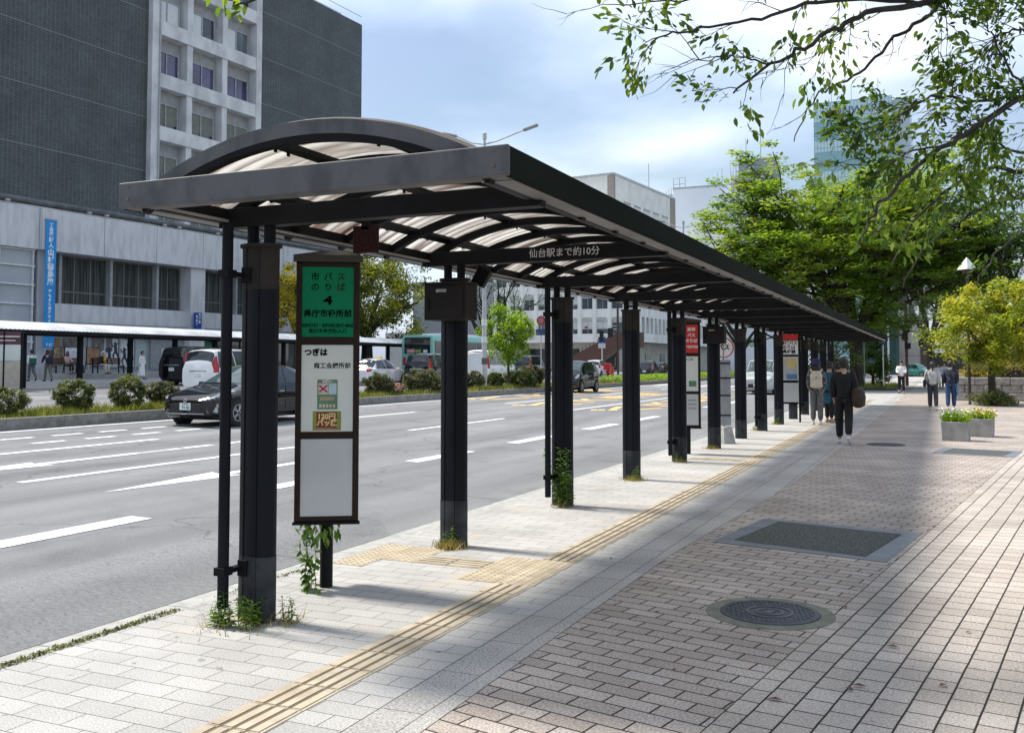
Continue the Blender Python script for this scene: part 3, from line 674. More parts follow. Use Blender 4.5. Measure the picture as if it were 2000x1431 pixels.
wing = thing('concrete_hall', 'low concrete hall with deep cornice and dark windows beneath the slate tower', 'building', (-49, 40, .6), RB)
ZW = -.6
def wb(b, a, c): return b.b2((a[0], a[1], a[2] + ZW), (c[0], c[1], c[2] + ZW))
b = MB()
edges = [-30, -22, -14, -7.2, .5, 1.55, 5.1, 9.3, 13.46, 17.7, 21.9, 26, 32]
for u0, u1 in zip(edges[:-1], edges[1:]): wb(b, (u0 + .02, 0 if (u0, u1) != (.5, 1.55) else -.25, 8.42), (u1 - .02, 6, 10.9))
b.build('cornice_band', conc_band, wing)
b = MB(); wb(b, (-30, .3, 10.9), (32, 9, 11.05)); b.build('roof_slab', conc, wing)
b = MB(); b.tube([(-30, .2, 11.35 + ZW), (32, .2, 11.2 + ZW)], .17, 8)
wb(b, (-30, .3, 11.05), (32, .4, 11.2)); b.build('roof_pipe', mat('dark_weathered_pipe', (.13, .14, .15), .7, (.07, .075, .08), scale=2), wing)
for k, u in enumerate((-3, -1.6, 3.9, 5.2, 9.9, 11.2, 14.8, 16, 19.5, 20.8)):
    b = MB(); wb(b, (u - .12, -.12, 11.02), (u + .12, .05, 11.14)); b.build('roof_lamp', alu, wing)
b = MB()
for u0, u1 in ((1.55, 12.6), (13.95, 25), (26.3, 32)): wb(b, (u0, .75, 4.2), (u1, 6, 5.32))
b.build('spandrel_wall', conc_band, wing)
for u0, u1 in ((12.6, 13.95), (25, 26.3), (.62, 1.48)):
    b = MB(); wb(b, (u0, .25, .2), (u1, 2, 8.42)); b.build('pillar', conc_band, wing)
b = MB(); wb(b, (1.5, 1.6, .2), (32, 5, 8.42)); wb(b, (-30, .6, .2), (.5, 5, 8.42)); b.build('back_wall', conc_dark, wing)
drape = mat('dark_drapes', (.075, .085, .08), .9, (.02, .024, .022), scale=5, lo=.4, hi=.6, stretch=(2.2, 1, .05), detail=2)
def wwin(u0, u1, n):
    f = MB(); z0, z1, zm = 5.34, 8.3, 6.12
    for k in range(n + 1):
        u = u0 + (u1 - u0) * k / n; wb(f, (u - .05, 1.3, z0), (u + .05, 1.42, z1))
    wb(f, (u0, 1.31, zm - .05), (u1, 1.41, zm + .05)); wb(f, (u0, 1.31, z0), (u1, 1.41, z0 + .06))
    w = f.build('window', mat('dark_bronze_frame', (.13, .14, .14), .5), wing)
    b = MB(); wb(b, (u0, 1.36, z0), (u1, 1.38, z1)); b.build('pane', glass_dark, w)
    b = MB(); wb(b, (u0, 1.35, z0), (u1, 1.356, z1)); b.build('curtain', drape, w)
for u0, u1, n in ((1.7, 2.55, 1), (2.75, 6.3, 3), (6.55, 10.1, 3), (10.35, 12.5, 2), (14.1, 17.6, 3), (17.9, 21.4, 3), (21.7, 24.9, 3), (26.5, 31.5, 4)): wwin(u0, u1, n)
for u in (2.65, 6.42, 10.22, 17.75, 21.55):
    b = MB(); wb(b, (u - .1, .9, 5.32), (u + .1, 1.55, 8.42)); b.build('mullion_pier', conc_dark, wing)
# pale glazed wall at the left end
pale = mat('frosted_glass_panel', (.40, .43, .46), .35, (.32, .35, .38), scale=.5)
b = MB(); wb(b, (-9, .35, .9), (.44, .4, 8.42)); q = b.build('glazed_wall', pale, wing)
b = MB()
for u in (-8.9, -6.7, -4.4, -2.05, -1.85, .30): wb(b, (u - .05, .2, .9), (u + .05, .34, 8.42))
for z in (8.35, 7.4, 6.28, 5.14, 4.05, 2.9, 1.7): wb(b, (-9, .22, z - .05), (.44, .33, z + .05))
b.build('glazing_bars', mat('white_glazing_bar', (.62, .65, .67), .5), wing)
# shop front
b = MB(); wb(b, (1.6, .9, .2), (32, 1.5, 1.25)); wb(b, (9.7, .85, 1.25), (12.6, 1.5, 4.2)); wb(b, (1.55, .5, 3.45), (32, 1.5, 4.19)); b.build('shop_wall', mat('grey_render', (.30, .32, .34), .8), wing)
b = MB(); wb(b, (1.6, 1.2, 1.25), (9.7, 1.25, 3.45)); shop = b.build('shop_window', mat('shop_glass_pale', (.30, .34, .36), .12, (.16, .18, .19), scale=.7, spec=.7), wing)
b = MB()
for u in (1.7, 2.4, 4.95, 6.15, 7.35, 8.65, 9.65): wb(b, (u - .05, 1.08, 1.25), (u + .05, 1.21, 3.45))
wb(b, (1.6, 1.1, 3.3), (9.7, 1.2, 3.45)); b.build('shop_frame', alu, wing)
wposter = mat('window_poster_white', (.66, .70, .72), .5); wpale = mat('window_poster_pale_blue', (.42, .52, .53), .5); navy = mat('silhouette_navy', (.02, .03, .06), .6)
for u0, u1, m in ((6.25, 7.25, wposter), (7.45, 8.55, wposter), (8.7, 9.6, wpale)):
    b = MB(); wb(b, (u0, 1.15, 1.4), (u1, 1.17, 3.2)); q = b.build('window_poster', m, wing)
    if m is wposter:
        for s in range(2):
            cu = u0 + .28 + s * .48; cz = 2.1 + s * .35; b = MB()
            b.lathe([(.001, 0), (.09, .05), (.09, .12), (.001, .17)], (cu, 1.14, cz + .42 + ZW), 8)
            b.tube([(cu, 1.14, cz + .42 + ZW), (cu + .04, 1.14, cz + ZW)], [.08, .11], 6)
            b.tube([(cu + .04, 1.14, cz + ZW), (cu - .16, 1.14, cz - .28 + ZW), (cu - .05, 1.14, cz - .6 + ZW)], [.08, .06, .03], 6); b.tube([(cu + .04, 1.14, cz + ZW), (cu + .2, 1.14, cz - .25 + ZW), (cu + .28, 1.14, cz - .58 + ZW)], [.08, .06, .03], 6)
            b.tube([(cu, 1.14, cz + .36 + ZW), (cu - .2, 1.14, cz + .28 + ZW), (cu - .26, 1.14, cz + .5 + ZW)], [.05, .04, .03], 6); b.tube([(cu, 1.14, cz + .36 + ZW), (cu + .22, 1.14, cz + .48 + ZW)], [.05, .03], 6)
            b.build('athlete_silhouette', navy, q)
for u, m, w, z0, z1 in ((1.9, 'poster_brown', 1.0, 2.3, 3.2), (3.2, 'poster_grey_picture', 1.3, 2.6, 3.2), (5.3, 'poster_dark_picture', 1.5, 2.4, 3.3)):
    b = MB(); wb(b, (u, 1.15, z0), (u + w, 1.17, z1)); b.build('window_poster', mat(m, {'poster_brown': (.25, .13, .06)}.get(m, (.2, .21, .22)), .6, (.1, .08, .07), scale=4), wing)
b = MB(); wb(b, (10.6, .8, 2.1), (11.2, .85, 2.65)); b.build('notice_plate', wposter, wing)
b = MB(); wb(b, (14.3, .9, 1.0), (15.3, .95, 3.2)); b.build('green_door', mat('door_green', (.02, .16, .10), .5), wing)
for u in (15.6, 17, 18.4, 19.8, 21.2, 22.6): 
    b = MB(); wb(b, (u, 1.05, 1.05), (u + 1.2, 1.1, 3.4)); b.build('entrance_glass', glass_dark, wing)

# blue exhibition banner and blue pillar sign
def onwing(u, off, z):
    return Vector((-49 + math.cos(RB) * u + math.sin(RB) * off, 40 + math.sin(RB) * u - math.cos(RB) * off, z))
cyan = mat('banner_blue', (.005, .26, .62), .6, (.004, .22, .55), scale=2)
t = thing('exhibition_banner', 'tall bright blue vertical banner hanging on the concrete hall', 'banner', onwing(1.05, .32, 2.5), RB)
MB().b2((-.36, -.015, 0), (.36, .015, 7.75)).build('cloth', cyan, t)
MB().b2((-.40, -.03, 7.72), (.40, .03, 7.80)).b2((-.40, -.03, -.04), (.40, .03, .03)).build('rail', alu, t)
bw = mat('banner_white', (.8, .84, .87), .6)
def vert(s, size, x, z, step, par, m=bw, y=-.02, bold=.01):
    for k, ch in enumerate(s):
        if ch != ' ': text(ch, size, m, par, (x, y, z - k * step), bold=bold)
vert('特別展', .26, 0, 7.40, .27, t); vert('詩人', .30, 0, 6.52, .34, t, bold=.014); vert('山村暮鳥展', .42, 0, 5.75, .44, t, bold=.02); vert('雲もまた自分のようだ', .22, 0, 3.42, .25, t)
text('I', .25, bw, t, (0, -.02, .82)); text('宮城', .2, bw, t, (0, -.02, .22), bold=.01)
t = thing('blue_pillar_sign', 'small blue vertical sign with white letters on the concrete hall pillar', 'sign', onwing(12.98, .0, 4.08), RB)
MB().b2((-.32, -.12, 0), (.32, 0, 1.15)).build('panel', mat('sign_blue', (.01, .07, .36), .5), t)
vert('宮城県', .2, .13, 1.0, .26, t, y=-.124, bold=.008); vert('民会館', .2, -.13, .85, .26, t, y=-.124, bold=.008)

# raised forecourt in front of the hall
b = MB(); b.add([tuple(onwing(u, o, z)) for z in (.3, 1.06) for u, o in ((-40, -1), (34, -1), (34, 3.1), (-40, 3.1))], [(0, 1, 2, 3), (4, 5, 6, 7), (2, 6, 7, 3), (1, 2, 6, 5), (0, 3, 7, 4)])
tag(b.build('raised_forecourt', MATS['far_paving']), kind='structure')

# shelter on the far pavement
fs = thing('far_bus_shelter', 'low bus shelter with white corrugated roof and black posts on the far pavement', 'bus shelter', (-35, 28.3, gz(-35)))
zf = 2.25
for k in range(-4, 14):
    y = k * 2.9
    MB().b2((-.1, y - .1, 0), (.1, y + .1, zf)).build('post', dark_steel, fs, bevel=.02)
MB().b2((.85, -14, zf), (.95, 42, zf + .16)).build('fascia', beam_paint, fs); MB().b2((-1.35, -14, zf), (-1.25, 42, zf + .16)).build('fascia', beam_paint, fs)
b = MB()
for k in range(-9, 29): b.b2((-1.25, k * 1.45 - .04, zf + .03), (.85, k * 1.45 + .04, zf + .13))
b.build('cross_beams', beam_paint, fs)
ys = np.linspace(-14, 42, 1400); ts = np.linspace(-.62, .62, 13); Y, T = np.meshgrid(ys, ts, indexing='ij'); r_ = 1.9 + .03 * np.sin(Y / .2 * 2 * np.pi)
V = np.stack([-.2 + r_ * np.sin(T), Y, zf + .16 - 1.9 * math.cos(.62) + r_ * np.cos(T)], -1).reshape(-1, 3); ix = np.arange(1400 * 13).reshape(1400, 13)
raw_mesh('roof_sheet', V, np.stack([ix[:-1, :-1], ix[1:, :-1], ix[1:, 1:], ix[:-1, 1:]], -1).reshape(-1, 4), mat('white_corrugated_roof', (.72, .73, .73), .6, (.5, .5, .5), scale=1), fs, smooth=True)
p = at(8, 37.5)
t = thing('far_information_board', 'tall white information board with a maroon head beside the far shelter', 'information board', (p[0], p[1], gz(p[0])), R(40))
MB().b2((-.6, -.08, .1), (.6, .08, 1.15)).build('lower_panel', mat('board_beige', (.48, .43, .35), .6), t)
MB().b2((-.6, -.08, 1.17), (.6, .08, 1.78)).build('middle_panel', panel_white, t); MB().b2((-.6, -.08, 1.8), (.6, .08, 2.3)).build('head_panel', mat('maroon_panel', (.10, .03, .045), .5), t)
for x in (-.62, 0, .62): MB().b2((x - .03, -.09, 0), (x + .03, .09, 2.32)).build('post', sign_black, t)
b = MB(); b.b2((-.55, -.09, 2.08), (.55, -.082, 2.13)).b2((-.55, -.09, 1.93), (.4, -.082, 1.97)); b.build('head_print', ink_white, t)

# benches on the raised forecourt
wood = mat('bench_dark_wood', (.10, .045, .03), .6, (.06, .028, .02), scale=12, stretch=(.3, 3, 3))
def bench(p, label):
    t = thing('bench', label, 'bench', p, RB, 'benches before the hall')
    b = MB()
    for k in range(4): b.b2((-1.05, -.42 + k * .115, .42), (1.05, -.42 + k * .115 + .095, .45))
    b.build('seat', wood, t)
    b = MB()
    for k in range(3): b.b2((-1.05, .07 + k * .012, .52 + k * .13), (1.05, .095 + k * .012, .63 + k * .13))
    b.build('backrest', wood, t)
    for x in (-.9, .9):
        MB().b2((x - .03, -.4, 0), (x + .03, -.35, .42)).b2((x - .03, .02, 0), (x + .03, .07, .9)).b2((x - .03, -.35, .36), (x + .03, .02, .41)).build('leg', sign_black, t)
    return t
for px, lb in ((128, 'dark wooden bench under the seated person in a pale top'), (208, 'dark wooden bench under the seated person in a yellow scarf')):
    p = at(px, 56); bench((p[0], p[1], 1.06), lb)
for px, m, lb in ((139, wposter, 'white easel notice board between the two benches'), (181, 'easel_picture', 'brown framed easel picture beside the second bench'), (116, 'easel_tan', 'tan poster board behind the first bench')):
    p = at(px, 57.2); t = thing('easel_board', lb, 'notice board', (p[0], p[1], 1.06), RB, 'easel boards before the hall')
    m = m if not isinstance(m, str) else mat(m, (.35, .2, .1) if m == 'easel_picture' else (.42, .34, .22), .6, (.12, .07, .05), scale=5)
    MB().b2((-.42, -.02, .55), (.42, .02, 1.5)).build('board', m, t); MB().b2((-.46, 0, .5), (.46, .03, 1.54)).build('frame', sign_black, t)
    for s in (-1, 1): MB().tube([(s * .35, .02, 1.3), (s * .45, .15, 0)], .025, 6).build('leg', sign_black, t)

# ------------------------------------------------------------------ buildings farther along
whitewall = mat('white_precast_wall', (.78, .79, .78), .7, (.60, .61, .59), scale=.8, lo=.3, hi=.55, detail=9, stretch=(1, 1, .4))
creamwall = mat('cream_wall', (.70, .70, .66), .8, (.60, .60, .565), scale=.6)
wg = mat('shaded_office_glass', (.14, .17, .18), .1, (.05, .06, .07), scale=.35, lo=.4, hi=.6, spec=.8)
wh = thing('white_office_building', 'white precast office building with rounded windows behind the shelter columns', 'building', (-33, 112, .3))
NB, NF, PW, PH, Z1 = 12, 4, 1.95, 3.05, 4.5
def facade(par, n, pw, nf, z1, ph, flip):
    # flip False: faces -Y along -X from the corner; True: faces +X along +Y
    def P(u, o, z): return (o, u, z) if flip else (-u, -o, z)
    def bx(b, u0, u1, o0, o1, z0, z1): 
        A, C = P(u0, o0, z0), P(u1, o1, z1); b.b2([min(A[i], C[i]) for i in range(3)], [max(A[i], C[i]) for i in range(3)])
    b = MB()
    for k in range(n + 1): bx(b, k * pw - .24 if k else .0, k * pw + .24, -.5, .12, z1, z1 + nf * ph)
    for f in range(nf + 1): bx(b, 0, n * pw, -.5, .06, z1 + f * ph - .55, z1 + f * ph + .52)
    for f in range(nf):
        zt = z1 + (f + 1) * ph - .55; zb = z1 + f * ph + .52
        for k in range(n):
            for s in (0, 1):
                u = k * pw + (.24 if not s else pw - .24); d = 1 if not s else -1
                pts = [(u, zt), (u + d * .32, zt), (u + d * .10, zt - .10), (u, zt - .34)]
                V_ = [P(q[0], o, q[1]) for o in (-.35, .05) for q in pts]
                b.add(V_, [(0, 1, 2, 3), (4, 5, 6, 7), (0, 1, 5, 4), (1, 2, 6, 5), (2, 3, 7, 6), (3, 0, 4, 7)])
    b.build('precast_front', whitewall, par, bevel=.04)
    for f in range(nf):
        zt = z1 + (f + 1) * ph - .55; zb = z1 + f * ph + .52
        for k in range(n):
            b = MB(); bx(b, k * pw + .22, (k + 1) * pw - .22, -.36, -.33, zb, zt); w = b.build('window', wg, par)
            b = MB(); um = k * pw + pw / 2; bx(b, um - .03, um + .03, -.33, -.29, zb, zt - .4); bx(b, k * pw + .24, (k + 1) * pw - .24, -.33, -.29, zt - .48, zt - .42)
            b.build('window_bar', alu, w)
            if rng.random() < .6:
                b = MB(); h = rng.choice((.3, .5, 1.0)); bx(b, k * pw + .24, (k + 1) * pw - .24, -.345, -.325, zt - .3 - h * 1.1, zt - .02); b.build('blind', curtain, w)
facade(wh, NB, PW, NF, Z1, PH, False); facade(wh, 24, 1.9, NF, Z1, PH, True)
MB().b2((-NB * PW, .5, Z1 - .5), (-.5, 45, Z1 + NF * PH + .5)).build('core', whitewall, wh)
MB().b2((-NB * PW - 2, 1.5, -.4), (-1.2, 44, Z1 - .55)).build('ground_storey', mat('beige_grey_wall', (.44, .43, .39), .8, (.36, .35, .32), scale=.7), wh)
for x0 in (-20, -15.5, -11, -6): MB().b2((x0, 1.42, .6), (x0 + 2.6, 1.49, 3.2)).build('shop_opening', glass_dark, wh)
for y0 in (6, 13, 21): MB().b2((-1.19, y0, .3), (-1.12, y0 + 2.4, 2.6)).build('dark_opening', glass_dark, wh)
p0 = at(1118, 104); p1 = at(1215, 101)
t = thing('brown_stair_ramp', 'sloping brown clad stair rising before the white office building', 'stair', (p0[0], p0[1], .3))
dx, dy = p1[0] - p0[0], p1[1] - p0[1]; L_ = math.hypot(dx, dy); t.rotation_euler = (0, 0, math.atan2(dy, dx))
MB().prism([(0, .6), (0, 1.9), (L_, 4.6), (L_ + 2, 4.6), (L_ + 2, 3.0), (L_ * .9, 2.9), (L_ * .3, .6)], -1.2, 1.2, 'y').build('stair_side', mat('brown_cladding', (.115, .058, .045), .6, (.095, .05, .04), scale=1), t)
for k in range(12): MB().b2((.3 + k * L_ / 13, -1.0, 1.9 + k * .2), (.34 + k * L_ / 13, -.95, 2.5 + k * .2)).build('baluster', sign_black, t)
p = at(885, 100)
t = thing('corrugated_hall', 'pale grey ribbed metal building behind the turquoise bus', 'building', (p[0], p[1], .2), R(25))
b = MB().b2((-4.2, 0, 0), (4.2, 10, 9.6))
for k in range(34): b.b2((-4.2 + k * .25, -.07, 0), (-4.2 + k * .25 + .1, 0.01, 9.6))
b.build('ribbed_wall', mat('ribbed_metal_grey', (.42, .43, .44), .6, (.36, .37, .38), scale=.5), t); MB().b2((-4.3, -.1, 9.6), (4.3, 10.1, 9.9)).build('roof', alu, t)
MB().b2((-7, -.5, 0), (-4.25, 6, 4.6)).build('annex', creamwall, t)
def cam_box(name, label, px0, px1, d, ytop, depth, m, rz=0, base=0, extra=None):
    a, c = at(px0, d), at(px1, d)
    return a, c
# cream penthouse block
p = at(1200, 132); zt = W(1200, 341, 132).z
t = thing('cream_block', 'cream rooftop block with five narrow panels above the shelter roof', 'building', (p[0], p[1], 0), R(-6))
MB().b2((-6.5, .02, 0), (-.02, 24, zt)).build('wall', creamwall, t); MB().b2((-6.6, -.08, zt), (.1, 24.1, zt + .3)).build('coping', alu, t)
MB().b2((-.9, -.06, 0), (.06, .5, zt - .02)).b2((-.02, 22, 0), (.08, 24.1, zt - .02)).build('brown_corner', mat('brown_grey_strip', (.30, .26, .22), .8), t)
for k in range(5): MB().b2((-.03, 3.5 + k * 3.7, zt - 7), (.03, 6.0 + k * 3.7, zt - 3.2)).build('recess_panel', mat('cream_panel', (.62, .62, .58), .8), t); MB().b2((.03, 3.5 + k * 3.7, zt - 3.5), (.06, 6.0 + k * 3.7, zt - 3.2)).build('vent_slot', conc_dark, t)
MB().tube([(-2, 18, zt), (-2, 18, zt + 5)], .06, 5).build('antenna', alu, t)
# tall pale building
p = at(1318, 165); q = at(1500, 165); zt = W(1318, 370, 165).z
bluewhite = mat('pale_blue_white_wall', (.74, .78, .82), .7, (.68, .72, .77), scale=.15)
t = thing('pale_tall_building', 'plain pale blue white building with rooftop frames left of the tall green tree', 'building', (p[0], p[1], 0))
MB().b2((0, 0, 0), (8.6, 25, zt)).build('wall', bluewhite, t); MB().b2((8.62, 1.5, 0), (19, 25, zt - 1.2)).build('side_block', bluewhite, t); MB().b2((-.1, -.1, zt), (8.7, 25, zt + .25)).build('coping', alu, t)
b = MB()
for k in range(6): b.b2((9.5 + k * .45, 1.42, zt - 4.3), (9.5 + k * .45 + .2, 1.5, zt - 2.2))
b.build('vent_louvre', conc_dark, t)
fr = MB()
for x in (-.5, .6, 1.6): fr.tube([(x, 2, zt), (x, 2, zt + 2.3)], .05, 4)
fr.tube([(-.5, 2, zt + 2.3), (1.6, 2, zt + 2.3)], .05, 4).tube([(-.5, 2, zt + 1.2), (1.6, 2, zt + 1.2)], .05, 4); fr.build('rooftop_frame', conc_dark, t)
fr = MB()
for k in range(9): fr.tube([(6 + k * .8, 4, zt), (6 + k * .8, 4, zt + 2.2 + (k % 3) * .8)], .05, 4)
for z in (.8, 1.7): fr.tube([(6, 4, zt + z), (12.4, 4, zt + z)], .05, 4)
fr.build('rooftop_railing', conc_dark, t)
st = MB()
for k in range(8): st.b2((-3.6 + k * .4, .3, zt - 3 + k * .3), (-3.2 + k * .4, 1.6, zt - 2.85 + k * .3))
for k in range(9): st.tube([(-3.6 + k * .45, .3, zt - 3 + k * .3), (-3.6 + k * .45, .3, zt - 1.7 + k * .3)], .04, 4)
st.b2((-5, .3, zt - 3.1), (-3.4, 1.6, zt - 2.95)); st.build('outside_stair', conc_dark, t)
MB().b2((-4.8, 2, 0), (-.02, 12, zt - 4)).build('annex', creamwall, t); MB().b2((-3.0, 1.95, zt - 9), (-1.8, 2.02, zt - 7.8)).build('annex_window', glass_dark, t)
# grey rooftop plant block behind
p = at(1447, 195); zt = W(1447, 312, 195).z
t = thing('grey_plant_block', 'dark grey block rising behind the pale building, partly covered by leaves', 'building', (p[0], p[1], 0))
MB().b2((0, 0, 0), (7, 10, zt)).build('wall', mat('slate_grey_wall', (.26, .29, .33), .7), t); MB().b2((-1.8, 1, 0), (-.02, 9, zt - 3)).build('annex', conc, t)
fr = MB()
for k in range(4): fr.tube([(-1.8 + k * .6, .5, zt - 3), (-1.8 + k * .6, .5, zt)], .05, 4)
fr.tube([(-1.8, .5, zt), (0, .5, zt)], .05, 4); fr.build('rooftop_railing', conc_dark, t); MB().tube([(4, 3, zt), (4, 3, zt + 8)], .08, 5).build('antenna', conc_dark, t); MB().tube([(1, 3, zt), (1, 3, zt + 5)], .06, 5).build('antenna', conc_dark, t)
# glass tower with roof lettering
p = at(1597, 225); zt = W(1597, 203, 225).z
gl = mat('turquoise_curtain_glass', (.27, .50, .52), .15, (.22, .42, .45), scale=.12, spec=.8)
gb = mat('pale_turquoise_band', (.52, .70, .71), .3, (.45, .63, .65), scale=.2, spec=.6)
t = thing('glass_tower', 'turquoise glass office tower with dark roof lettering behind the trees', 'building', (p[0], p[1], 0))
MB().b2((0, 0, 0), (17.2, 20, zt)).build('glass_wall', gl, t)
b = MB()
for k in range(9): b.b2((-.05, -.1, zt - 4.6 - k * 7.2), (17.25, -.0, zt - 2.0 - k * 7.2 + (1.8 if k == 0 else 0)))
b.build('glass_band', gb, t)
b = MB()
for k in range(24): b.b2((k * .75 - .04, -.16, 8), (k * .75 + .04, -.1, zt))
for k in range(16): b.b2((0, -.15, zt - .1 - k * 3.6), (17.2, -.1, zt - k * 3.6))
b.build('mullions', mat('tower_mullion', (.30, .42, .43), .5), t)
MB().b2((17.22, 1, 0), (21, 20, zt - .8)).build('side_wall', mat('pale_side_glass', (.48, .56, .60), .4), t)
text('ONWARD', 2.55, mat('logo_slate_blue', (.09, .14, .20), .5), t, (10.2, -.2, zt - 2.5), name='roof_lettering', bold=.03, space=1.02)
b = MB().prism([(2.0, zt - 2.6), (5.2, zt - 2.35), (5.2, zt - 3.0)], -.3, -.2, 'y'); b.tube([(4.95 + .75 * math.cos(a * .3), -.26, zt - 2.7 + .75 * math.sin(a * .3)) for a in range(22)], .14, 6); b.build('logo_key', mat('logo_orange', (.6, .24, .05), .5), t)
for x in (3.5, 8, 14): MB().tube([(x, 6, zt), (x, 6, zt + 4 + x * .15)], .07, 5).build('antenna', conc_dark, t)
# buildings at the end of the pavement
p = at(1682, 150); t = thing('dark_teal_building', 'dark teal glass building beyond the end of the shelter', 'building', (p[0], p[1], 0))
MB().b2((0, 0, 0), (5.5, 12, 12)).build('glass_wall', mat('dark_teal_glass', (.02, .075, .075), .2, (.012, .05, .05), scale=.3), t)
b = MB()
for k in range(5): b.b2((k * 1.3, -.1, 0), (k * 1.3 + .12, 0, 12))
b.build('mullions', mat('teal_mullion', (.05, .11, .11), .5), t)
p = at(1752, 150); t = thing('beige_corner_building', 'beige walled building beyond the crossing behind the brown signal pole', 'building', (p[0], p[1], 0))
MB().b2((0, 0, 0), (4.6, 8, 9)).build('wall', mat('beige_wall', (.42, .39, .35), .8, (.36, .34, .31), scale=.5), t); MB().b2((3.4, -.1, 0), (4.7, 0, 8.4)).build('brown_pier', mat('brown_pier', (.09, .06, .05), .7), t); MB().b2((.9, -.08, 5.2), (1.7, 0, 7)).build('window', glass_dark, t); MB().b2((0, -.12, 2.9), (3.3, -.01, 3.1)).build('ledge', conc_dark, t)
p = at(1806, 175); t = thing('far_grey_shopfront', 'distant dark glass shopfront behind the walking couple', 'building', (p[0], p[1], 0))
MB().b2((0, 0, 0), (34, 10, 5)).build('glass_front', glass_dark, t); MB().b2((-.2, -.8, 3.6), (34.2, 0, 4.3)).build('canopy', bluewhite, t)
# ------------------------------------------------------------------ vehicles
tyre_m = mat('tyre_rubber', (.018, .018, .019), .85); rim_m = mat('alloy_rim', (.45, .46, .47), .3, (.3, .3, .31), scale=5, metal=.7)
car_glass = mat('car_glass', (.012, .015, .016), .05, (.02, .024, .024), scale=1, spec=.8)
wind_glass = mat('windscreen_glass', (.05, .085, .085), .05, (.03, .05, .05), scale=1.5, spec=.9)
lamp_red = mat('tail_lamp_red', (.45, .012, .02), .2, (.3, .01, .015), scale=8); lamp_clear = mat('headlamp_clear', (.55, .58, .6), .12, (.2, .22, .24), scale=14, metal=.4)
plate_m = mat('number_plate_white', (.75, .78, .76), .5); plate_green = mat('plate_green_ink', (.01, .12, .06), .5)
chrome = mat('chrome_trim', (.6, .61, .62), .15, metal=.9); blackp = mat('black_plastic', (.015, .015, .016), .5)
under = mat('underbody_black', (.01, .01, .01), .9)
def paint(n, c, c2=None): return mat(n, c, .25, c2 or [q * .9 for q in c], scale=.7, coat=1, spec=.5 if c[0] > .2 else .0)
# station: y, zb, zs, hw, zr, rw
KIND = {
 'sedan': (4.5, [(0, .34, .60, .58, .63, .40), (.10, .24, .67, .74, .71, .56), (.35, .20, .74, .83, .80, .62), (.8, .18, .83, .865, .90, .64), (1.2, .18, .89, .88, .99, .64), (1.65, .18, .92, .88, 1.22, .60), (2.15, .18, .94, .88, 1.42, .57), (2.7, .18, .95, .88, 1.465, .56), (3.3, .18, .96, .88, 1.41, .55), (3.9, .2, .99, .86, 1.24, .54), (4.3, .26, 1.0, .80, 1.08, .56), (4.5, .38, .93, .70, .97, .52)],
           dict(ws=(1.25, 2.2), rw=(3.55, 4.2), side=((1.5, 3.75), (2.3, 3.4)), wh=(.82, 3.52), wr=.315)),
 'minivan': (4.7, [(0, .36, .75, .62, .80, .5), (.1, .24, .85, .78, .90, .62), (.4, .2, .96, .84, 1.02, .68), (.85, .2, 1.03, .86, 1.16, .68), (1.3, .2, 1.05, .865, 1.55, .66), (1.7, .2, 1.06, .865, 1.80, .66), (2.4, .2, 1.06, .865, 1.86, .67), (3.4, .2, 1.06, .865, 1.86, .67), (4.3, .2, 1.06, .86, 1.82, .67), (4.55, .24, 1.06, .85, 1.74, .66), (4.7, .36, 1.02, .80, 1.30, .68)],
             dict(ws=(.92, 1.65), rw=(4.52, 4.67), side=((1.25, 4.42), (1.75, 4.35)), wh=(.85, 3.65), wr=.33)),
 'hatch': (3.4, [(0, .34, .68, .56, .73, .44), (.08, .22, .80, .68, .86, .54), (.3, .2, .90, .72, .97, .58), (.6, .2, .96, .738, 1.08, .58), (.95, .2, .98, .74, 1.35, .56), (1.35, .2, .99, .74, 1.55, .56), (2.0, .2, 1.0, .74, 1.60, .57), (2.7, .2, 1.01, .74, 1.57, .57), (3.1, .22, 1.01, .73, 1.48, .56), (3.3, .26, 1.0, .71, 1.25, .56), (3.4, .36, .93, .66, .98, .54)],
           dict(ws=(.68, 1.3), rw=(3.12, 3.34), side=((.98, 3.05), (1.4, 2.95)), wh=(.6, 2.85), wr=.29)),
 'taxi': (4.6, [(0, .36, .62, .62, .66, .5), (.08, .26, .74, .78, .78, .62), (.5, .22, .82, .84, .88, .68), (1.2, .2, .88, .85, .94, .68), (1.45, .2, .9, .85, 1.02, .66), (1.9, .2, .92, .85, 1.36, .62), (2.3, .2, .92, .85, 1.50, .60), (3.1, .2, .93, .85, 1.51, .60), (3.6, .2, .94, .85, 1.42, .60), (3.95, .2, .94, .85, 1.06, .66), (4.5, .26, .93, .80, .99, .64), (4.6, .38, .85, .72, .90, .6)],
          dict(ws=(1.4, 2.25), rw=(3.5, 3.95), side=((1.6, 3.75), (2.3, 3.45)), wh=(.85, 3.6), wr=.315)),
 'van': (4.7, [(0, .4, .95, .70, 1.02, .58), (.1, .26, 1.05, .80, 1.15, .66), (.35, .24, 1.08, .845, 1.30, .68), (.8, .22, 1.1, .85, 1.70, .68), (1.25, .22, 1.1, .85, 2.02, .70), (2, .22, 1.1, .85, 2.12, .72), (3.6, .22, 1.1, .85, 2.12, .72), (4.55, .24, 1.1, .85, 2.08, .72), (4.7, .36, 1.1, .82, 1.95, .70)],
         dict(ws=(.38, 1.2), rw=(4.58, 4.68), side=((.75, 4.4), (1.3, 4.35)), wh=(.75, 3.45), wr=.32)),
}
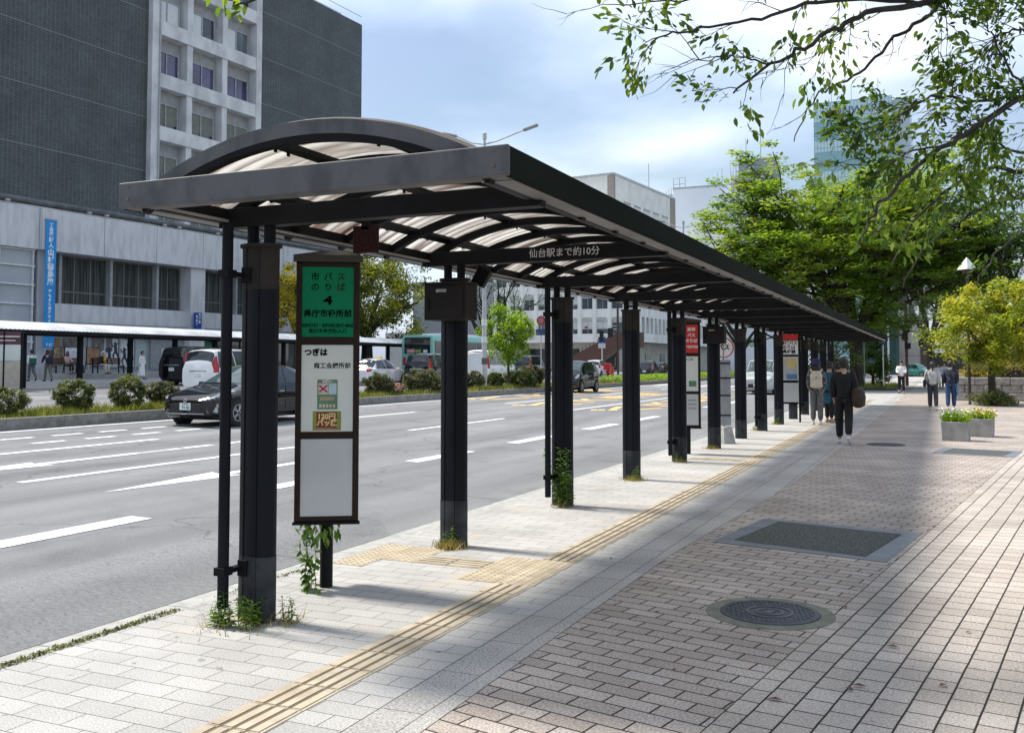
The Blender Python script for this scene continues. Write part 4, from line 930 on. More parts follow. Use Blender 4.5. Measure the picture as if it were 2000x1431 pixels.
def ctable(st, n=56):
    st = np.array(st, float); ys = st[:, 0]; y = np.linspace(ys[0], ys[-1], n); out = [y]
    for c in range(1, 6):
        v = st[:, c]; m = np.gradient(v, ys); k = np.clip(np.searchsorted(ys, y, 'right') - 1, 0, len(ys) - 2)
        h = ys[k + 1] - ys[k]; t = (y - ys[k]) / h
        # limit overshoot
        out.append((2 * t**3 - 3 * t**2 + 1) * v[k] + (t**3 - 2 * t**2 + t) * h * m[k] * .8 + (-2 * t**3 + 3 * t**2) * v[k + 1] + (t**3 - t**2) * h * m[k + 1] * .8)
    return np.stack(out, 1)
def ringpts(row):
    y, zb, zs, hw, zr, rw = row
    zm = zb + (zs - zb) * .55; top = max(zr - zs, .03)
    return np.array([(0, zb), (hw * .84, zb), (hw * .97, zb + .10), (hw, zm), (hw * .985, zs), ((hw * .985 * .35 + rw * .65), zs + top * .62), (rw, zr - min(.05, top * .2)), (rw * .72, zr), (0, zr + min(.03, top * .08))])
def make_car(kind, name, label, loc, rz, body_m, group=None, plate=None, roof_lamp=False):
    L, st, o = KIND[kind]; tb = ctable(st)
    t = thing(name, label, 'car', loc, rz, group)
    cy = L / 2
    def rp(y): 
        row = [np.interp(y, tb[:, 0], tb[:, c]) for c in range(6)]; return ringpts(row)
    def surf(y, s, side=1, off=0):
        r = rp(y); k = int(min(max(math.floor(s), 0), 7)); f = s - k; p = r[k] * (1 - f) + r[k + 1] * f
        if off:
            r2 = rp(min(y + .03, L - .001)); r1 = rp(max(y - .03, .001)); py = (r2[k] - r1[k]) * (1 - f) + (r2[k + 1] - r1[k + 1]) * f
            ts = Vector((r[k + 1][0] - r[k][0], 0, r[k + 1][1] - r[k][1])); ty = Vector((py[0], .06, py[1])); n = ts.cross(ty)
            if n.length > 1e-9: n.normalize()
            if n.x * 1 + n.z < 0: n = -n
            return Vector((side * (p[0] + n.x * off), y - cy + n.y * off, p[1] + n.z * off))
        return Vector((side * p[0], y - cy, p[1]))
    V = []; m = 16
    for row in tb:
        r = ringpts(row); h = [(x, z) for x, z in r]; full = h + [(-x, z) for x, z in h[-2:0:-1]]
        V += [(x, row[0] - cy, z) for x, z in full]
    n = len(tb); b = MB(); F = []
    for i in range(n - 1):
        for k in range(m): F.append((i * m + k, i * m + (k + 1) % m, (i + 1) * m + (k + 1) % m, (i + 1) * m + k))
    F += [tuple(range(m - 1, -1, -1)), tuple((n - 1) * m + k for k in range(m))]
    b.add(V, F); body = b.build('body', body_m, t, smooth=True); body.data.set_sharp_from_angle(angle=R(32))
    def patch(nm, m_, par, y0, y1, s0, s1, side=1, off=.007, mirror=False, nu=10, nv=5, ytop=None):
        b = MB(); ss = np.linspace(s0, s1, nv)
        def row(u):
            pts = []
            for s in ss:
                f = (s - s0) / (s1 - s0) if s1 > s0 else 0
                a, c = (y0, y1) if ytop is None else (y0 + (ytop[0] - y0) * f, y1 + (ytop[1] - y1) * f)
                pts.append(surf(a + (c - a) * u, s, side, off))
            if mirror:
                pts = pts + [Vector((-p.x, p.y, p.z)) for p in pts[::-1][1:]]
            return pts
        rows = [row(u) for u in np.linspace(0, 1, nu)]; w = len(rows[0])
        b.add([p for r in rows for p in r], [(i * w + k, i * w + k + 1, (i + 1) * w + k + 1, (i + 1) * w + k) for i in range(nu - 1) for k in range(w - 1)])
        return b.build(nm, m_, par, smooth=True)
    patch('windscreen', wind_glass, t, *o['ws'], 5.55, 8, mirror=True)
    patch('rear_window', car_glass, t, *o['rw'], 5.3, 8, mirror=True)
    (a0, a1), (c0, c1) = o['side']
    for s in (1, -1):
        nwin = 3 if L > 4.6 else 2; e = [a0 + (a1 - a0) * k / nwin for k in range(nwin + 1)]; g = [c0 + (c1 - c0) * k / nwin for k in range(nwin + 1)]
        for k in range(nwin): patch('side_window', car_glass, t, e[k] + .03, e[k + 1] - .03, 4.12, 5.92, s, ytop=(g[k] + .03, g[k + 1] - .03))
        for k in range(nwin):
            pass
        wy0, wy1 = o['wh']; wr = o['wr']
        for wy in (wy0, wy1):
            hw = np.interp(wy, tb[:, 0], tb[:, 3])
            MB().lathe([(wr * 1.17, s * (hw - .10)), (wr * 1.17, s * (hw + .004))], (0, wy - cy, wr + .02), 24, 'x').build('wheel_arch', under, t)
            w = MB().lathe([(wr * .64, s * (hw - .16)), (wr * .96, s * (hw - .16)), (wr, s * (hw - .12)), (wr, s * (hw - .01)), (wr * .94, s * (hw + .014)), (wr * .66, s * (hw + .016))], (0, wy - cy, wr), 26, 'x').build('wheel', tyre_m, t, smooth=True)
            MB().lathe([(wr * .66, s * (hw - .02)), (wr * .66, s * (hw + .012)), (wr * .60, s * (hw + .014)), (wr * .60, s * (hw - .012)), (.02, s * (hw - .010))], (0, wy - cy, wr), 24, 'x').build('rim', under, w)
            sp = MB()
            for k in range(5):
                for dd in (-.13, .13):
                    a = k * 2 * math.pi / 5 + dd; sp.tube([(s * (hw + .006), wy - cy + .03 * math.cos(a), wr + .03 * math.sin(a)), (s * (hw + .008), wy - cy + wr * .62 * math.cos(a), wr + wr * .62 * math.sin(a))], [.022, .017], 5)
            sp.lathe([(wr * .65, s * (hw + .008)), (wr * .65, s * (hw + .017)), (wr * .58, s * (hw + .017)), (wr * .58, s * (hw + .008))], (0, wy - cy, wr), 24, 'x')
            sp.build('spokes', rim_m, w)
        patch('headlight', lamp_clear, t, .03 if kind != 'sedan' else .06, .34 if kind != 'sedan' else .75, 3.75 if kind != 'sedan' else 3.9, 4.75, s, off=.006)
        patch('tail_light', lamp_red, t, L - .30, L - .02, 3.6, 4.9 if kind not in ('minivan', 'van') else 5.2, s, off=.008)
        mirr = MB().box((s * (tb[:, 3].max() + .09), a0 + .12 - cy, np.interp(a0, tb[:, 0], tb[:, 2]) + .06), (.16, .10, .12)); mirr.build('mirror', body_m, t, bevel=.03)
        dm = MB()
        for yy in ([a0 + .15, (a0 + a1) / 2, a1 - .1]): 
            r = [surf(yy, q, s, .003) for q in np.linspace(2.2, 3.98, 6)]; dm.tube(r, .006, 4)
        dm.build('door_seams', under, t)
        MB().tube([surf(q, 3.55, s, .012) for q in ((a0 + a1) / 2 - .28, (a0 + a1) / 2 - .08)], .016, 6).build('door_handle', chrome, t)
        if kind == 'sedan': patch('fog_lamp', lamp_clear, t, .10, .2, 2.1, 3.3, s, off=.01, ytop=(.16, .2))
    # front: grille, bumper trim, plate
    z0 = st[0][1]; f = MB().box((0, -cy - .004, z0 + .12), (.9 if kind != 'hatch' else .7, .012, .17)); f.build('grille', blackp, t, bevel=.02)
    MB().box((0, -cy - .006, z0 - .03 if kind == 'sedan' else z0 + .02), (1.1 if kind != 'hatch' else .9, .03, .03)).build('bumper_trim', chrome if kind == 'sedan' else blackp, t, bevel=.01)
    q = MB().box((0, -cy - .018, z0 + .14), (.33, .008, .165)).build('number_plate', plate_m, t, bevel=.004)
    if plate:
        text(plate, .105, plate_green, q, (.02, -cy - .024, z0 + .115), bold=.002, sx=.95); text('宮城 300', .045, plate_green, q, (0, -cy - .024, z0 + .19))
    if kind == 'sedan':
        b = MB(); 
        b.tube([(.055 * math.cos(a * .4), -cy - .018, z0 + .285 + .036 * math.sin(a * .4)) for a in range(17)], .007, 6); b.tube([(.024 * math.cos(a * .4), -cy - .018, z0 + .285 + .034 * math.sin(a * .4)) for a in range(17)], .005, 6); b.build('emblem', chrome, t)
        for s in (1, -1): MB().tube([surf(.9, 6.2, s, .01), surf(1.1, 6.4, s, .015)], .01, 5).build('wiper', blackp, t)
    MB().box((0, cy + .004, st[-1][1] + .42 if kind in ('minivan', 'van') else st[-1][1] + .25), (.33, .012, .165)).build('number_plate', plate_m, t)
    if kind in ('minivan',): MB().box((0, cy + .006, st[-1][1] + .62), (.9, .02, .06)).build('rear_trim', chrome, t, bevel=.01)
    if roof_lamp: MB().box((0, -.1, 1.58), (.36, .16, .14)).build('roof_lamp', mat('taxi_lamp_yellow', (.75, .5, .05), .4), t, bevel=.03)
    MB().box((0, 0, .2), (tb[:, 3].max() * 1.6, L * .8, .1)).build('underbody', under, t)
    return t
blk = paint('black_car_paint', (.008, .008, .011)); wht = paint('white_car_paint', (.80, .81, .82)); slv = paint('silver_car_paint', (.42, .44, .46)); dgr = paint('dark_grey_car_paint', (.05, .055, .065)); nvy = paint('navy_car_paint', (.01, .012, .03))
def onroad(px, d):
    p = at(px, d); return (p[0], p[1], gz(p[0]))
make_car('sedan', 'black_sedan', 'glossy black sedan driving toward us on the lane beside the planted median', (-16.2, 19.75, gz(-16.2)), 0, blk, plate='91-56')
make_car('minivan', 'white_minivan', 'white minivan with a dark rear window and red tail lamps across the median', onroad(462, 41), math.pi, wht)
make_car('minivan', 'black_minivan', 'black minivan waiting left of the white minivan across the median', onroad(402, 48), math.pi, blk)
make_car('taxi', 'white_taxi', 'white taxi with a yellow roof lamp across the median', onroad(738, 54), math.pi, wht, roof_lamp=True)
make_car('minivan', 'dark_minivan', 'dark minivan close behind the turquoise bus', onroad(853, 56), math.pi, blk)
make_car('van', 'white_van', 'white van behind the lamp pole across the median', onroad(960, 66), math.pi, wht)
make_car('minivan', 'grey_minivan', 'dark grey minivan behind the small bright green tree', onroad(1038, 76), math.pi, dgr)
make_car('hatch', 'black_hatchback', 'small black hatchback driving toward us in the far lane, seen between shelter columns', (-17.3, 46.9, gz(-17.3)), 0, blk, plate='48-20')
make_car('hatch', 'white_hatchback', 'white hatchback across the median just left of the red scooter', onroad(1168, 88), math.pi, wht)
make_car('hatch', 'parked_dark_hatchback', 'dark teal hatchback across the median at the far right of the column gap', onroad(1268, 92), math.pi, dgr)
make_car('sedan', 'dark_saloon', 'dark saloon car beside the brown stair, right of the red scooter', onroad(1290, 96), math.pi, nvy)
make_car('minivan', 'approaching_minivan', 'black minivan with a bright reflecting bonnet approaching in the near lane behind the columns', (-8.9, 54, gz(-8.9)), 0, mat('sky_reflection_silver', (.5, .52, .53), .2, coat=1), plate='30-15')  # silver body colour stands in for sky reflected on black bodywork
make_car('hatch', 'far_teal_hatchback', 'tiny teal car at the crossing behind the brown signal pole', (*at(1790, 120), 0), R(60), paint('teal_car_paint', (.03, .16, .15)))

# turquoise city bus
tq = mat('bus_turquoise', (.20, .50, .42), .35, (.17, .44, .37), scale=1, coat=.5)
p = onroad(800, 66)
t = thing('city_bus', 'turquoise city bus seen from behind across the median', 'bus', (p[0] + .6, p[1] + 5.2, p[2]), math.pi)
body = MB().prism([(-1.22, .32), (1.22, .32), (1.25, 1.2), (1.23, 2.75), (1.12, 3.02), (-1.12, 3.02), (-1.23, 2.75), (-1.25, 1.2)], -5.2, 5.2, 'y').build('body', tq, t, bevel=.06)
MB().box((0, 0, 3.10), (1.8, 6, .16)).build('roof_unit', wht, t, bevel=.04)
MB().b2((-1.02, 5.19, 1.75), (1.02, 5.225, 2.85)).build('rear_window', car_glass, t, bevel=.02)
q = MB().b2((-.62, 5.2, .85), (.62, 5.225, 1.3)).build('rear_advert', wposter, t); text('市バス仙台', .2, ink, q, (0, 5.228, 1.08), rot=(math.pi / 2, 0, math.pi))
MB().b2((.2, 5.226, 1.8), (.8, 5.235, 2.05)).build('window_sticker', mat('sticker_red_white', (.6, .3, .3), .5), t); MB().b2((-.3, 5.226, 1.8), (.15, 5.235, 2.02)).build('window_sticker', mat('sticker_green', (.2, .3, .05), .5), t); MB().b2((-.8, 5.226, 1.8), (-.5, 5.235, 2.0)).build('window_sticker', wposter, t)
MB().b2((-.5, 5.226, 2.45), (.5, 5.235, 2.75)).build('route_display', mat('display_black', (.01, .012, .014), .3), t)
for s in (-1, 1):
    MB().b2((s * 1.0 - .1, 5.19, .95), (s * 1.0 + .1, 5.23, 1.5)).build('tail_light', lamp_red, t, bevel=.02)
    for k in range(6): MB().b2((s * 1.24 - .03, -4.6 + k * 1.62, 1.55), (s * 1.24 + .02, -3.15 + k * 1.62, 2.6)).build('side_window', car_glass, t)
    for yy in (-3.2, 3.0): 
        MB().lathe([(.56, s * 1.1), (.56, s * 1.262)], (0, yy, .5), 24, 'x').build('wheel_arch', under, t)
        w = MB().lathe([(.3, s * 1.0), (.48, s * 1.0), (.49, s * 1.25), (.3, s * 1.27)], (0, yy, .49), 24, 'x').build('wheel', tyre_m, t); MB().lathe([(.29, s * 1.2), (.1, s * 1.275)], (0, yy, .49), 16, 'x').build('rim', rim_m, w)
    MB().box((s * 1.262, 0, .75), (.01, 10, .12)).build('side_stripe', mat('bus_stripe_dark', (.03, .12, .16), .4), t)
MB().b2((-1.2, 5.18, .32), (1.2, 5.24, .6)).build('rear_bumper', blackp, t, bevel=.03)
MB().b2((-1.05, -5.23, 1.2), (1.05, -5.19, 2.7)).build('windscreen', car_glass, t)
# red delivery scooter with rider
p = onroad(1192, 84)
t = thing('delivery_scooter', 'bright red delivery scooter with a large top box across the median', 'scooter', p, math.pi)
redp = paint('scooter_red', (.55, .012, .016))
for y in (-.62, .62): 
    w = MB().lathe([(.15, -.05), (.23, -.05), (.25, 0), (.23, .05), (.15, .05)], (0, y, .25), 18, 'x').build('wheel', tyre_m, t); MB().lathe([(.14, -.03), (.14, .03)], (0, y, .25), 12, 'x').build('rim', rim_m, w)
MB().prism([(-.62, .5), (-.5, 1.0), (-.42, .98), (-.3, .42), (.25, .42), (.3, .72), (.75, .75), (.8, .5), (.55, .35), (-.3, .28), (-.5, .4)], -.17, .17, 'x').build('body', redp, t, bevel=.04)
MB().box((0, .72, 1.05), (.62, .6, .58)).build('top_box', redp, t, bevel=.04); MB().box((0, .1, .78), (.26, .6, .1)).build('saddle', blackp, t, bevel=.03)
MB().tube([(-.35, -.42, 1.05), (.35, -.42, 1.05)], .02, 6).build('handlebar', blackp, t); MB().box((0, .8, .6), (.2, .05, .1)).build('tail_light', lamp_red, t)
MB().tube([(-.25, -.5, 1.0), (-.3, -.62, 1.9)], .012, 5).build('flag_pole', alu, t)
# ------------------------------------------------------------------ street furniture
lampm = mat('galvanised_pole', (.46, .47, .47), .5, (.36, .37, .37), scale=3)
def street_lamp(label, p, h, stickers=False):
    t = thing('street_lamp', label, 'street lamp', p, R(4), 'twin arm street lamps on the median')
    MB().tube([(0, 0, 0), (0, 0, 3), (0, 0, h)], [.13, .11, .06], 12).build('pole', lampm, t, smooth=True)
    MB().lathe([(.1, h), (.1, h + .28), (.03, h + .34)], n=10).build('pole_cap', lampm, t)
    for s, l in ((-1, 1.5), (1, 2.0)):
        MB().tube([(0, 0, h - .25), (s * .6, 0, h - .15), (s * l, 0, h + .28)], .035, 8).build('arm', lampm, t, smooth=True)
        MB().box((s * (l + .3), 0, h + .36), (.75, .24, .12), ry=-s * .26).build('lamp_head', mat('lamp_head_grey', (.30, .31, .32), .5), t, bevel=.04)
    if stickers:
        for z, w in ((1.2, .24), (2.2, .24), (3.0, .2)): MB().lathe([(.135, z), (.135, z + .3)], n=12).build('pole_wrap', mat('pole_wrap_dark', (.10, .10, .10), .7) if z == 1.2 else wposter, t)
    return t
p = at(946, 45); street_lamp('pale lamp pole right of the nearest control box, twin lamps above the roof', (p[0], p[1], .38), 11.85, True)
p = at(1337, 76); street_lamp('distant twin arm street lamp over the shelter roof before the pale tall building', (p[0], p[1], .38), 12.3)
# signal pole with signals across the median
p = at(1207, 92)
t = thing('signal_mast', 'dark slim signal mast with traffic signals across the median', 'traffic signal', (p[0], p[1], .3))
brn = mat('brown_pole_paint', (.06, .035, .03), .6)
MB().tube([(0, 0, 0), (0, 0, 8.5)], .11, 8).build('pole', brn, t); MB().tube([(0, 0, 4.6), (-3.2, 0, 4.9)], .05, 6).build('arm', lampm, t); MB().tube([(0, 0, 4.9), (-4.0, 0, 5.4)], .03, 6).build('arm', lampm, t)
MB().box((-1.6, -.1, 4.0), (.35, .3, 1.1)).build('signal_head', blackp, t, bevel=.03); MB().box((-.7, -.1, 4.3), (.5, .3, .9)).build('signal_head', blackp, t, bevel=.03); MB().box((-3.2, 0, 4.85), (.3, .1, .2)).build('small_red_sign', panel_red, t)
# blue parking plate on a white post
p = at(1176, 96)
t = thing('parking_sign', 'blue and white parking sign on a white post across the median', 'road sign', (p[0], p[1], .3))
MB().tube([(0, 0, 0), (0, 0, 4.2)], .05, 8).build('post', wht, t); q = MB().box((0, -.06, 3.7), (.75, .03, .6)).build('panel', mat('sign_blue', (.01, .07, .36), .5), t); text('P', .5, bw, q, (-.0, -.08, 3.7), bold=.01); MB().box((0, -.06, 3.12), (.75, .03, .5)).build('lower_panel', wposter, t)
# red round sign over a blue plate
p = at(1057, 62)
t = thing('stop_prohibition_sign', 'round red road sign over a dark blue plate beside the small bright tree', 'road sign', (p[0], p[1], .3))
MB().tube([(0, 0, 0), (0, 0, 4.5)], .04, 8).build('post', lampm, t); MB().lathe([(.30, -.05), (.30, -.03)], (0, 0, 4.1), 20, 'y').build('disc', mat('sign_dark_red', (.30, .03, .03), .5), t); MB().lathe([(.2, -.058), (.2, -.05)], (0, 0, 4.1), 20, 'y').build('disc_centre', mat('sign_pale_red', (.42, .15, .14), .5), t)
MB().box((.15, -.04, 3.35), (1.0, .03, .4)).build('plate', mat('sign_navy', (.03, .06, .14), .5), t)
# blue roundel and grey disc near the far kerb planting
p = at(1725, 64)
t = thing('cycle_path_sign', 'blue round road sign on a white post at the end of the kerb planting', 'road sign', (p[0], p[1], 0))
MB().tube([(0, 0, 0), (0, 0, 3.2)], .04, 8).build('post', wht, t); q = MB().lathe([(.33, -.06), (.33, -.04)], (0, 0, 3.2), 24, 'y').build('disc', mat('sign_bright_blue', (.01, .13, .42), .5), t)
b = MB().box((-.05, -.064, 3.2), (.08, .004, .3)).box((.09, -.064, 3.12), (.06, .004, .2)); b.lathe([(.05, -.066), (.05, -.062)], (-.05, 0, 3.4), 10, 'y'); b.build('pictogram', bw, q)
p = at(1688, 62)
t = thing('plain_disc_sign', 'grey backed round sign on a thin post under the shelter end', 'road sign', (p[0], p[1], 0))
MB().tube([(0, 0, 0), (0, 0, 3.3)], .035, 8).build('post', lampm, t); MB().lathe([(.36, -.05), (.36, -.03)], (0, 0, 3.25), 24, 'y').build('disc', mat('disc_grey', (.36, .37, .37), .5), t)
# brown signal pole with sign backs at the crossing
p = at(1771, 70)
t = thing('crossing_signal_pole', 'brown signal pole with grey sign backs and a white street name plate at the crossing', 'traffic signal', (p[0], p[1], 0))
MB().tube([(0, 0, 0), (0, 0, 8.0)], .12, 10).build('pole', mat('pole_red_brown', (.13, .055, .045), .6, (.07, .035, .03), scale=3), t)
pb = mat('sign_back_grey', (.40, .41, .43), .5)
q = MB().box((-.35, -.2, 6.4), (.85, .04, 1.15)).build('sign_back', pb, t, bevel=.03)
b = MB(); b.box((-.35, -.24, 6.15), (.9, .04, .05)).box((-.35, -.24, 6.6), (.9, .04, .05)).box((-.2, -.25, 6.4), (.05, .04, 1.15)); b.build('stiffener', conc_dark, q)
MB().box((-.75, -.18, 6.75), (.35, .04, .85)).build('sign_back', pb, t, bevel=.03); MB().box((.38, .1, 5.1), (.4, .05, 1.5)).build('sign_back', pb, t, bevel=.02)
MB().tube([(0, 0, 5.65), (-2.6, 0, 5.6)], .04, 6).build('arm', blackp, t)
q = MB().box((-1.95, -.06, 5.62), (.95, .05, .34)).build('street_name_plate', wposter, t, bevel=.02); text('大手町', .22, mat('sign_blue', (.01, .07, .36), .5), q, (0, 0, 0)).location = (-1.95, -.09, 5.62)
for z, x in ((3.6, -.1), (2.9, .1), (4.1, .05)): MB().box((x, -.12, z), (.42, .3, .45)).build('signal_box', blackp, t, bevel=.03)
MB().tube([(0, 0, 4.05), (1.6, -.3, 3.85)], .05, 6).build('arm', blackp, t); MB().box((1.0, -.2, 3.3), (.35, .25, .85)).build('signal_head', blackp, t, bevel=.04)
p = at(1736, 105)
t = thing('far_lamp_post', 'tiny pale post with an amber light before the teal building', 'street lamp', (p[0], p[1], 0)); MB().tube([(0, 0, 0), (0, 0, 6.8)], .09, 8).build('pole', lampm, t); MB().box((.75, 0, 5.6), (.35, .2, .3)).build('lamp_head', mat('lamp_amber', (.6, .4, .12), .5), t); MB().tube([(0, 0, 5.6), (.75, 0, 5.6)], .03, 5).build('arm', lampm, t)
# garden lamp with cone shade on the plaza
p = at(1893, 38); zt = W(1893, 503, 38).z
t = thing('cone_lamp', 'white cone shaped lamp head among the leaves on a thin dark pole', 'street lamp', (p[0], p[1], 0))
MB().tube([(0, 0, 0), (0, 0, zt - .42)], .05, 8).build('pole', brn, t); MB().lathe([(.36, zt - .48), (.34, zt - .44), (.02, zt)], n=4).build('cone_shade', mat('lamp_white', (.78, .79, .8), .4), t)
MB().lathe([(.18, zt - .60), (.20, zt - .485)], n=12).build('lamp_base', brn, t)
# manholes and hatches
iron = mat('cast_iron', (.075, .08, .095), .5, (.045, .048, .058), scale=20, metal=.3)
def manhole(label, c, r, collar=True):
    t = thing('manhole_cover', label, 'manhole cover', (c[0], c[1], 0), R(-12))
    if collar: MB().lathe([(r * 1.32, -.02), (r * 1.32, .004), (r * 1.03, .006), (r * 1.02, -.02)], n=48).build('concrete_collar', mat('manhole_collar', (.20, .20, .16), .9, (.13, .13, .10), scale=8, bump=.3), t)
    MB().lathe([(r * 1.015, -.02), (r * 1.015, .010), (r * .90, .011), (r * .90, .006), (.01, .006)], n=48).build('plate', iron, t, smooth=False)
    b = MB(); s = r / 9.5
    for i in range(-9, 10):
        for j in range(-9, 10):
            x, y = (i + .5 * (j % 2)) * s, j * s
            if .03 < x * x + y * y < (r * .88) ** 2: b.box((x, y, .0075), (s * .72, s * .55, .005))
    b.lathe([(.15, .005), (.15, .0115), (.13, .0115), (.13, .005)], n=28).lathe([(.09, .005), (.09, .0115), (.07, .0115), (.07, .005)], n=24); b.box((0, 0, .0085), (.05, .09, .006))
    b.build('stud_pattern', mat('cast_iron_worn', (.12, .125, .145), .4, (.08, .085, .10), scale=15, metal=.4), t)
    return t
manhole('large round cast iron manhole cover with a concrete collar in the near paving', (-1.035, 6.39), .305)
manhole('far dark manhole cover set in the paving beside the walking person in black', (-1.02, 20.5), .36, False)
fr_ = mat('hatch_frame_slate', (.17, .19, .205), .55, (.13, .145, .16), scale=4); inn = mat('hatch_tarmac', (.17, .175, .16), .9, (.035, .038, .036), scale=55, lo=.42, hi=.72, detail=2, bump=.6, bscale=120)
def hatch(label, pts):
    c = sum((Vector((*q, 0)) for q in pts), Vector()) / 4; t = thing('inspection_hatch', label, 'inspection hatch', c)
    P_ = [Vector((q[0] - c.x, q[1] - c.y)) for q in pts]; I_ = [q * .78 for q in P_]
    I_ = [Vector((P_[i].x - .17 * math.copysign(1, P_[i].x), P_[i].y - .15 * math.copysign(1, P_[i].y))) for i in range(4)]
    b = MB()
    b.add([(q.x, q.y, .004) for q in P_] + [(q.x, q.y, .004) for q in I_], [(i, (i + 1) % 4, 4 + (i + 1) % 4, 4 + i) for i in range(4)]); b.build('frame', fr_, t)
    b = MB(); J = [q * .985 for q in I_]; b.add([(q.x, q.y, .003) for q in J], [(0, 1, 2, 3)]); b.build('infill', inn, t)
    b = MB(); b.add([(q.x, q.y, .0015) for q in I_], [(0, 1, 2, 3)]); b.build('gap', under, t)
hatch('large rectangular hatch filled with dark tarmac in a slate frame', [(-1.92, 8.70), (-.43, 8.38), (-.19, 9.95), (-1.70, 10.22)])
hatch('narrow far hatch with slate frame just before the flower planters', [(-.20, 18.85), (1.12, 18.55), (1.35, 19.95), (.02, 20.25)])
# tactile guide strip
tac = mat('tactile_yellow_tile', (.50, .435, .325), .85, (.36, .30, .22), scale=5, bump=.2, bscale=90)
tacd = mat('tactile_groove', (.16, .12, .07), .9)
def tile_bars(b, x, y, w, h, ang):
    # a 30 cm tile with four raised bars
    c, s = math.cos(ang), math.sin(ang)
    b.box((x, y, .001), (w - .004, h - .004, .006))
t = thing('tactile_guide_strip', 'yellow tactile guide strip of ribbed and dotted tiles running along the pavement', 'tactile paving', (-2.865, 8, 0))
base = MB(); bars = MB(); dots = MB(); grooves = MB()
def L_(x, y): return x + 2.865, y - 8
def dot_tile(x, y, w=.30, n=5):
    X, Y = L_(x, y); base.box((X, Y, .0), (w - .004, w - .004, .008))
    for i in range(n):
        for j in range(n):
            dots.lathe([(.016, .0035), (.010, .0085)], (X + (i - (n - 1) / 2) * w / n, Y + (j - (n - 1) / 2) * w / n, 0), 7)
def bar_tile(x, y, along='y', w=.30):
    X, Y = L_(x, y); base.box((X, Y, .0), (w - .004, w - .004, .008))
    for k in range(4):
        o = (k - 1.5) * .072
        if along == 'y': bars.box((X + o, Y, .0055), (.046, w - .02, .006))
        else: bars.box((X, Y + o, .0055), (w - .02, .046, .006))
        if k < 3:
            o2 = (k - 1) * .072
            if along == 'y': grooves.box((X + o2, Y, .0043), (.022, w - .006, .0006))
            else: grooves.box((X, Y + o2, .0043), (w - .006, .022, .0006))
y = 1.0
while y < 46:
    if 6.35 <= y <= 7.2 or 15.9 < y < 16.7:
        dot_tile(-2.865, y + .15); 
        if y < 10: dot_tile(-3.17, y + .15)
    else: bar_tile(-2.865, y + .15)
    y += .302
for k in range(2): bar_tile(-3.47 - k * .302, 6.97, 'x')
for x in (-4.07, -4.37): dot_tile(x, 6.97); dot_tile(x, 7.27)
dot_tile(-4.37, 6.67)
for k in range(3): bar_tile(-3.17 - k * .302, 16.2, 'x')
base.build('tiles', tac, t); bars.build('ribbing', tac, t, bevel=.0); dots.build('stud_pattern', mat('tactile_dot', (.44, .34, .19), .8), t); grooves.build('groove_shading', tacd, t)
# planters with flowers, hedge wall etc. need foliage helpers (next section)
# ------------------------------------------------------------------ vegetation helpers
def leaf_quads(P, size, rs, flat=.5, aspect=.5, droop=0, fold=.25):
    """diamond leaves at points P (n,3); returns verts (n*4,3), faces (n,4)"""
    n = len(P); size = size * rs.uniform(.7, 1.25, n)[:, None]
    a = rs.uniform(0, 2 * np.pi, n); el = rs.normal(0, 1, n) * (1 - flat) * .9 - droop
    d = np.stack([np.cos(a) * np.cos(el), np.sin(a) * np.cos(el), np.sin(el)], 1)
    up = np.tile([0, 0, 1.], (n, 1)) + rs.normal(0, .55, (n, 3)) * (1.15 - flat)
    s = np.cross(d, up); s /= np.linalg.norm(s, axis=1)[:, None] + 1e-9
    nn = np.cross(s, d)
    base = P - d * size * .5; tip = P + d * size * .5; m = P - d * size * .06
    l = m + s * size * aspect * .5 + nn * size * fold * .25; r = m - s * size * aspect * .5 + nn * size * fold * .25
    V = np.stack([base, l, tip, r], 1).reshape(-1, 3); F = np.arange(n * 4).reshape(n, 4)
    return V, F
def clump_pts(centers, radii, per, rs, shell=.5):
    C = np.repeat(np.asarray(centers, float), per, 0); Rr = np.repeat(np.asarray(radii, float), per, 0)
    v = rs.normal(0, 1, C.shape); v /= np.linalg.norm(v, axis=1)[:, None]
    r = rs.uniform(0, 1, len(C)) ** shell
    return C + v * r[:, None] * Rr
bark = mat('dark_bark', (.055, .045, .038), .95, (.025, .021, .018), scale=7, bump=.5, bscale=20, stretch=(1, 1, .3))
bark_grey = mat('grey_bark', (.11, .10, .085), .95, (.05, .045, .04), scale=8, bump=.5, bscale=20, stretch=(1, 1, .3))
def branch(b, p, d, length, r, depth, rs, ends, spread=.5, lift=.0, nsub=3, taper=.62, wob=.12, minr=.012):
    """recursive limb: adds tubes to b, appends leaf points (point, level) to ends"""
    pts = [Vector(p)]; rad = [r]; n = 5
    d = Vector(d).normalized()
    for i in range(n):
        d = (d + Vector(rs.normal(0, wob, 3)) + Vector((0, 0, lift))).normalized()
        pts.append(pts[-1] + d * length / n); rad.append(max(r * (1 - (1 - taper) * (i + 1) / n), minr * .6))
    b.tube(pts, rad, 7 if r > .05 else 4, cap=False)
    if depth == 0:
        for q in pts[2:]: ends.append(q)
        return
    for k in range(nsub):
        f = .45 + .55 * (k + 1) / nsub; i = min(int(f * n), n); base = pts[i]
        ax = Vector(rs.normal(0, 1, 3)); ax = (ax - d * ax.dot(d)).normalized()
        nd = (d * math.cos(spread) + ax * math.sin(spread)).normalized()
        branch(b, base, nd, length * rs.uniform(.55, .8), rad[i] * .68, depth - 1, rs, ends, spread, lift, nsub, taper, wob, minr)
    if depth <= 1:
        for q in pts[3:]: ends.append(q)
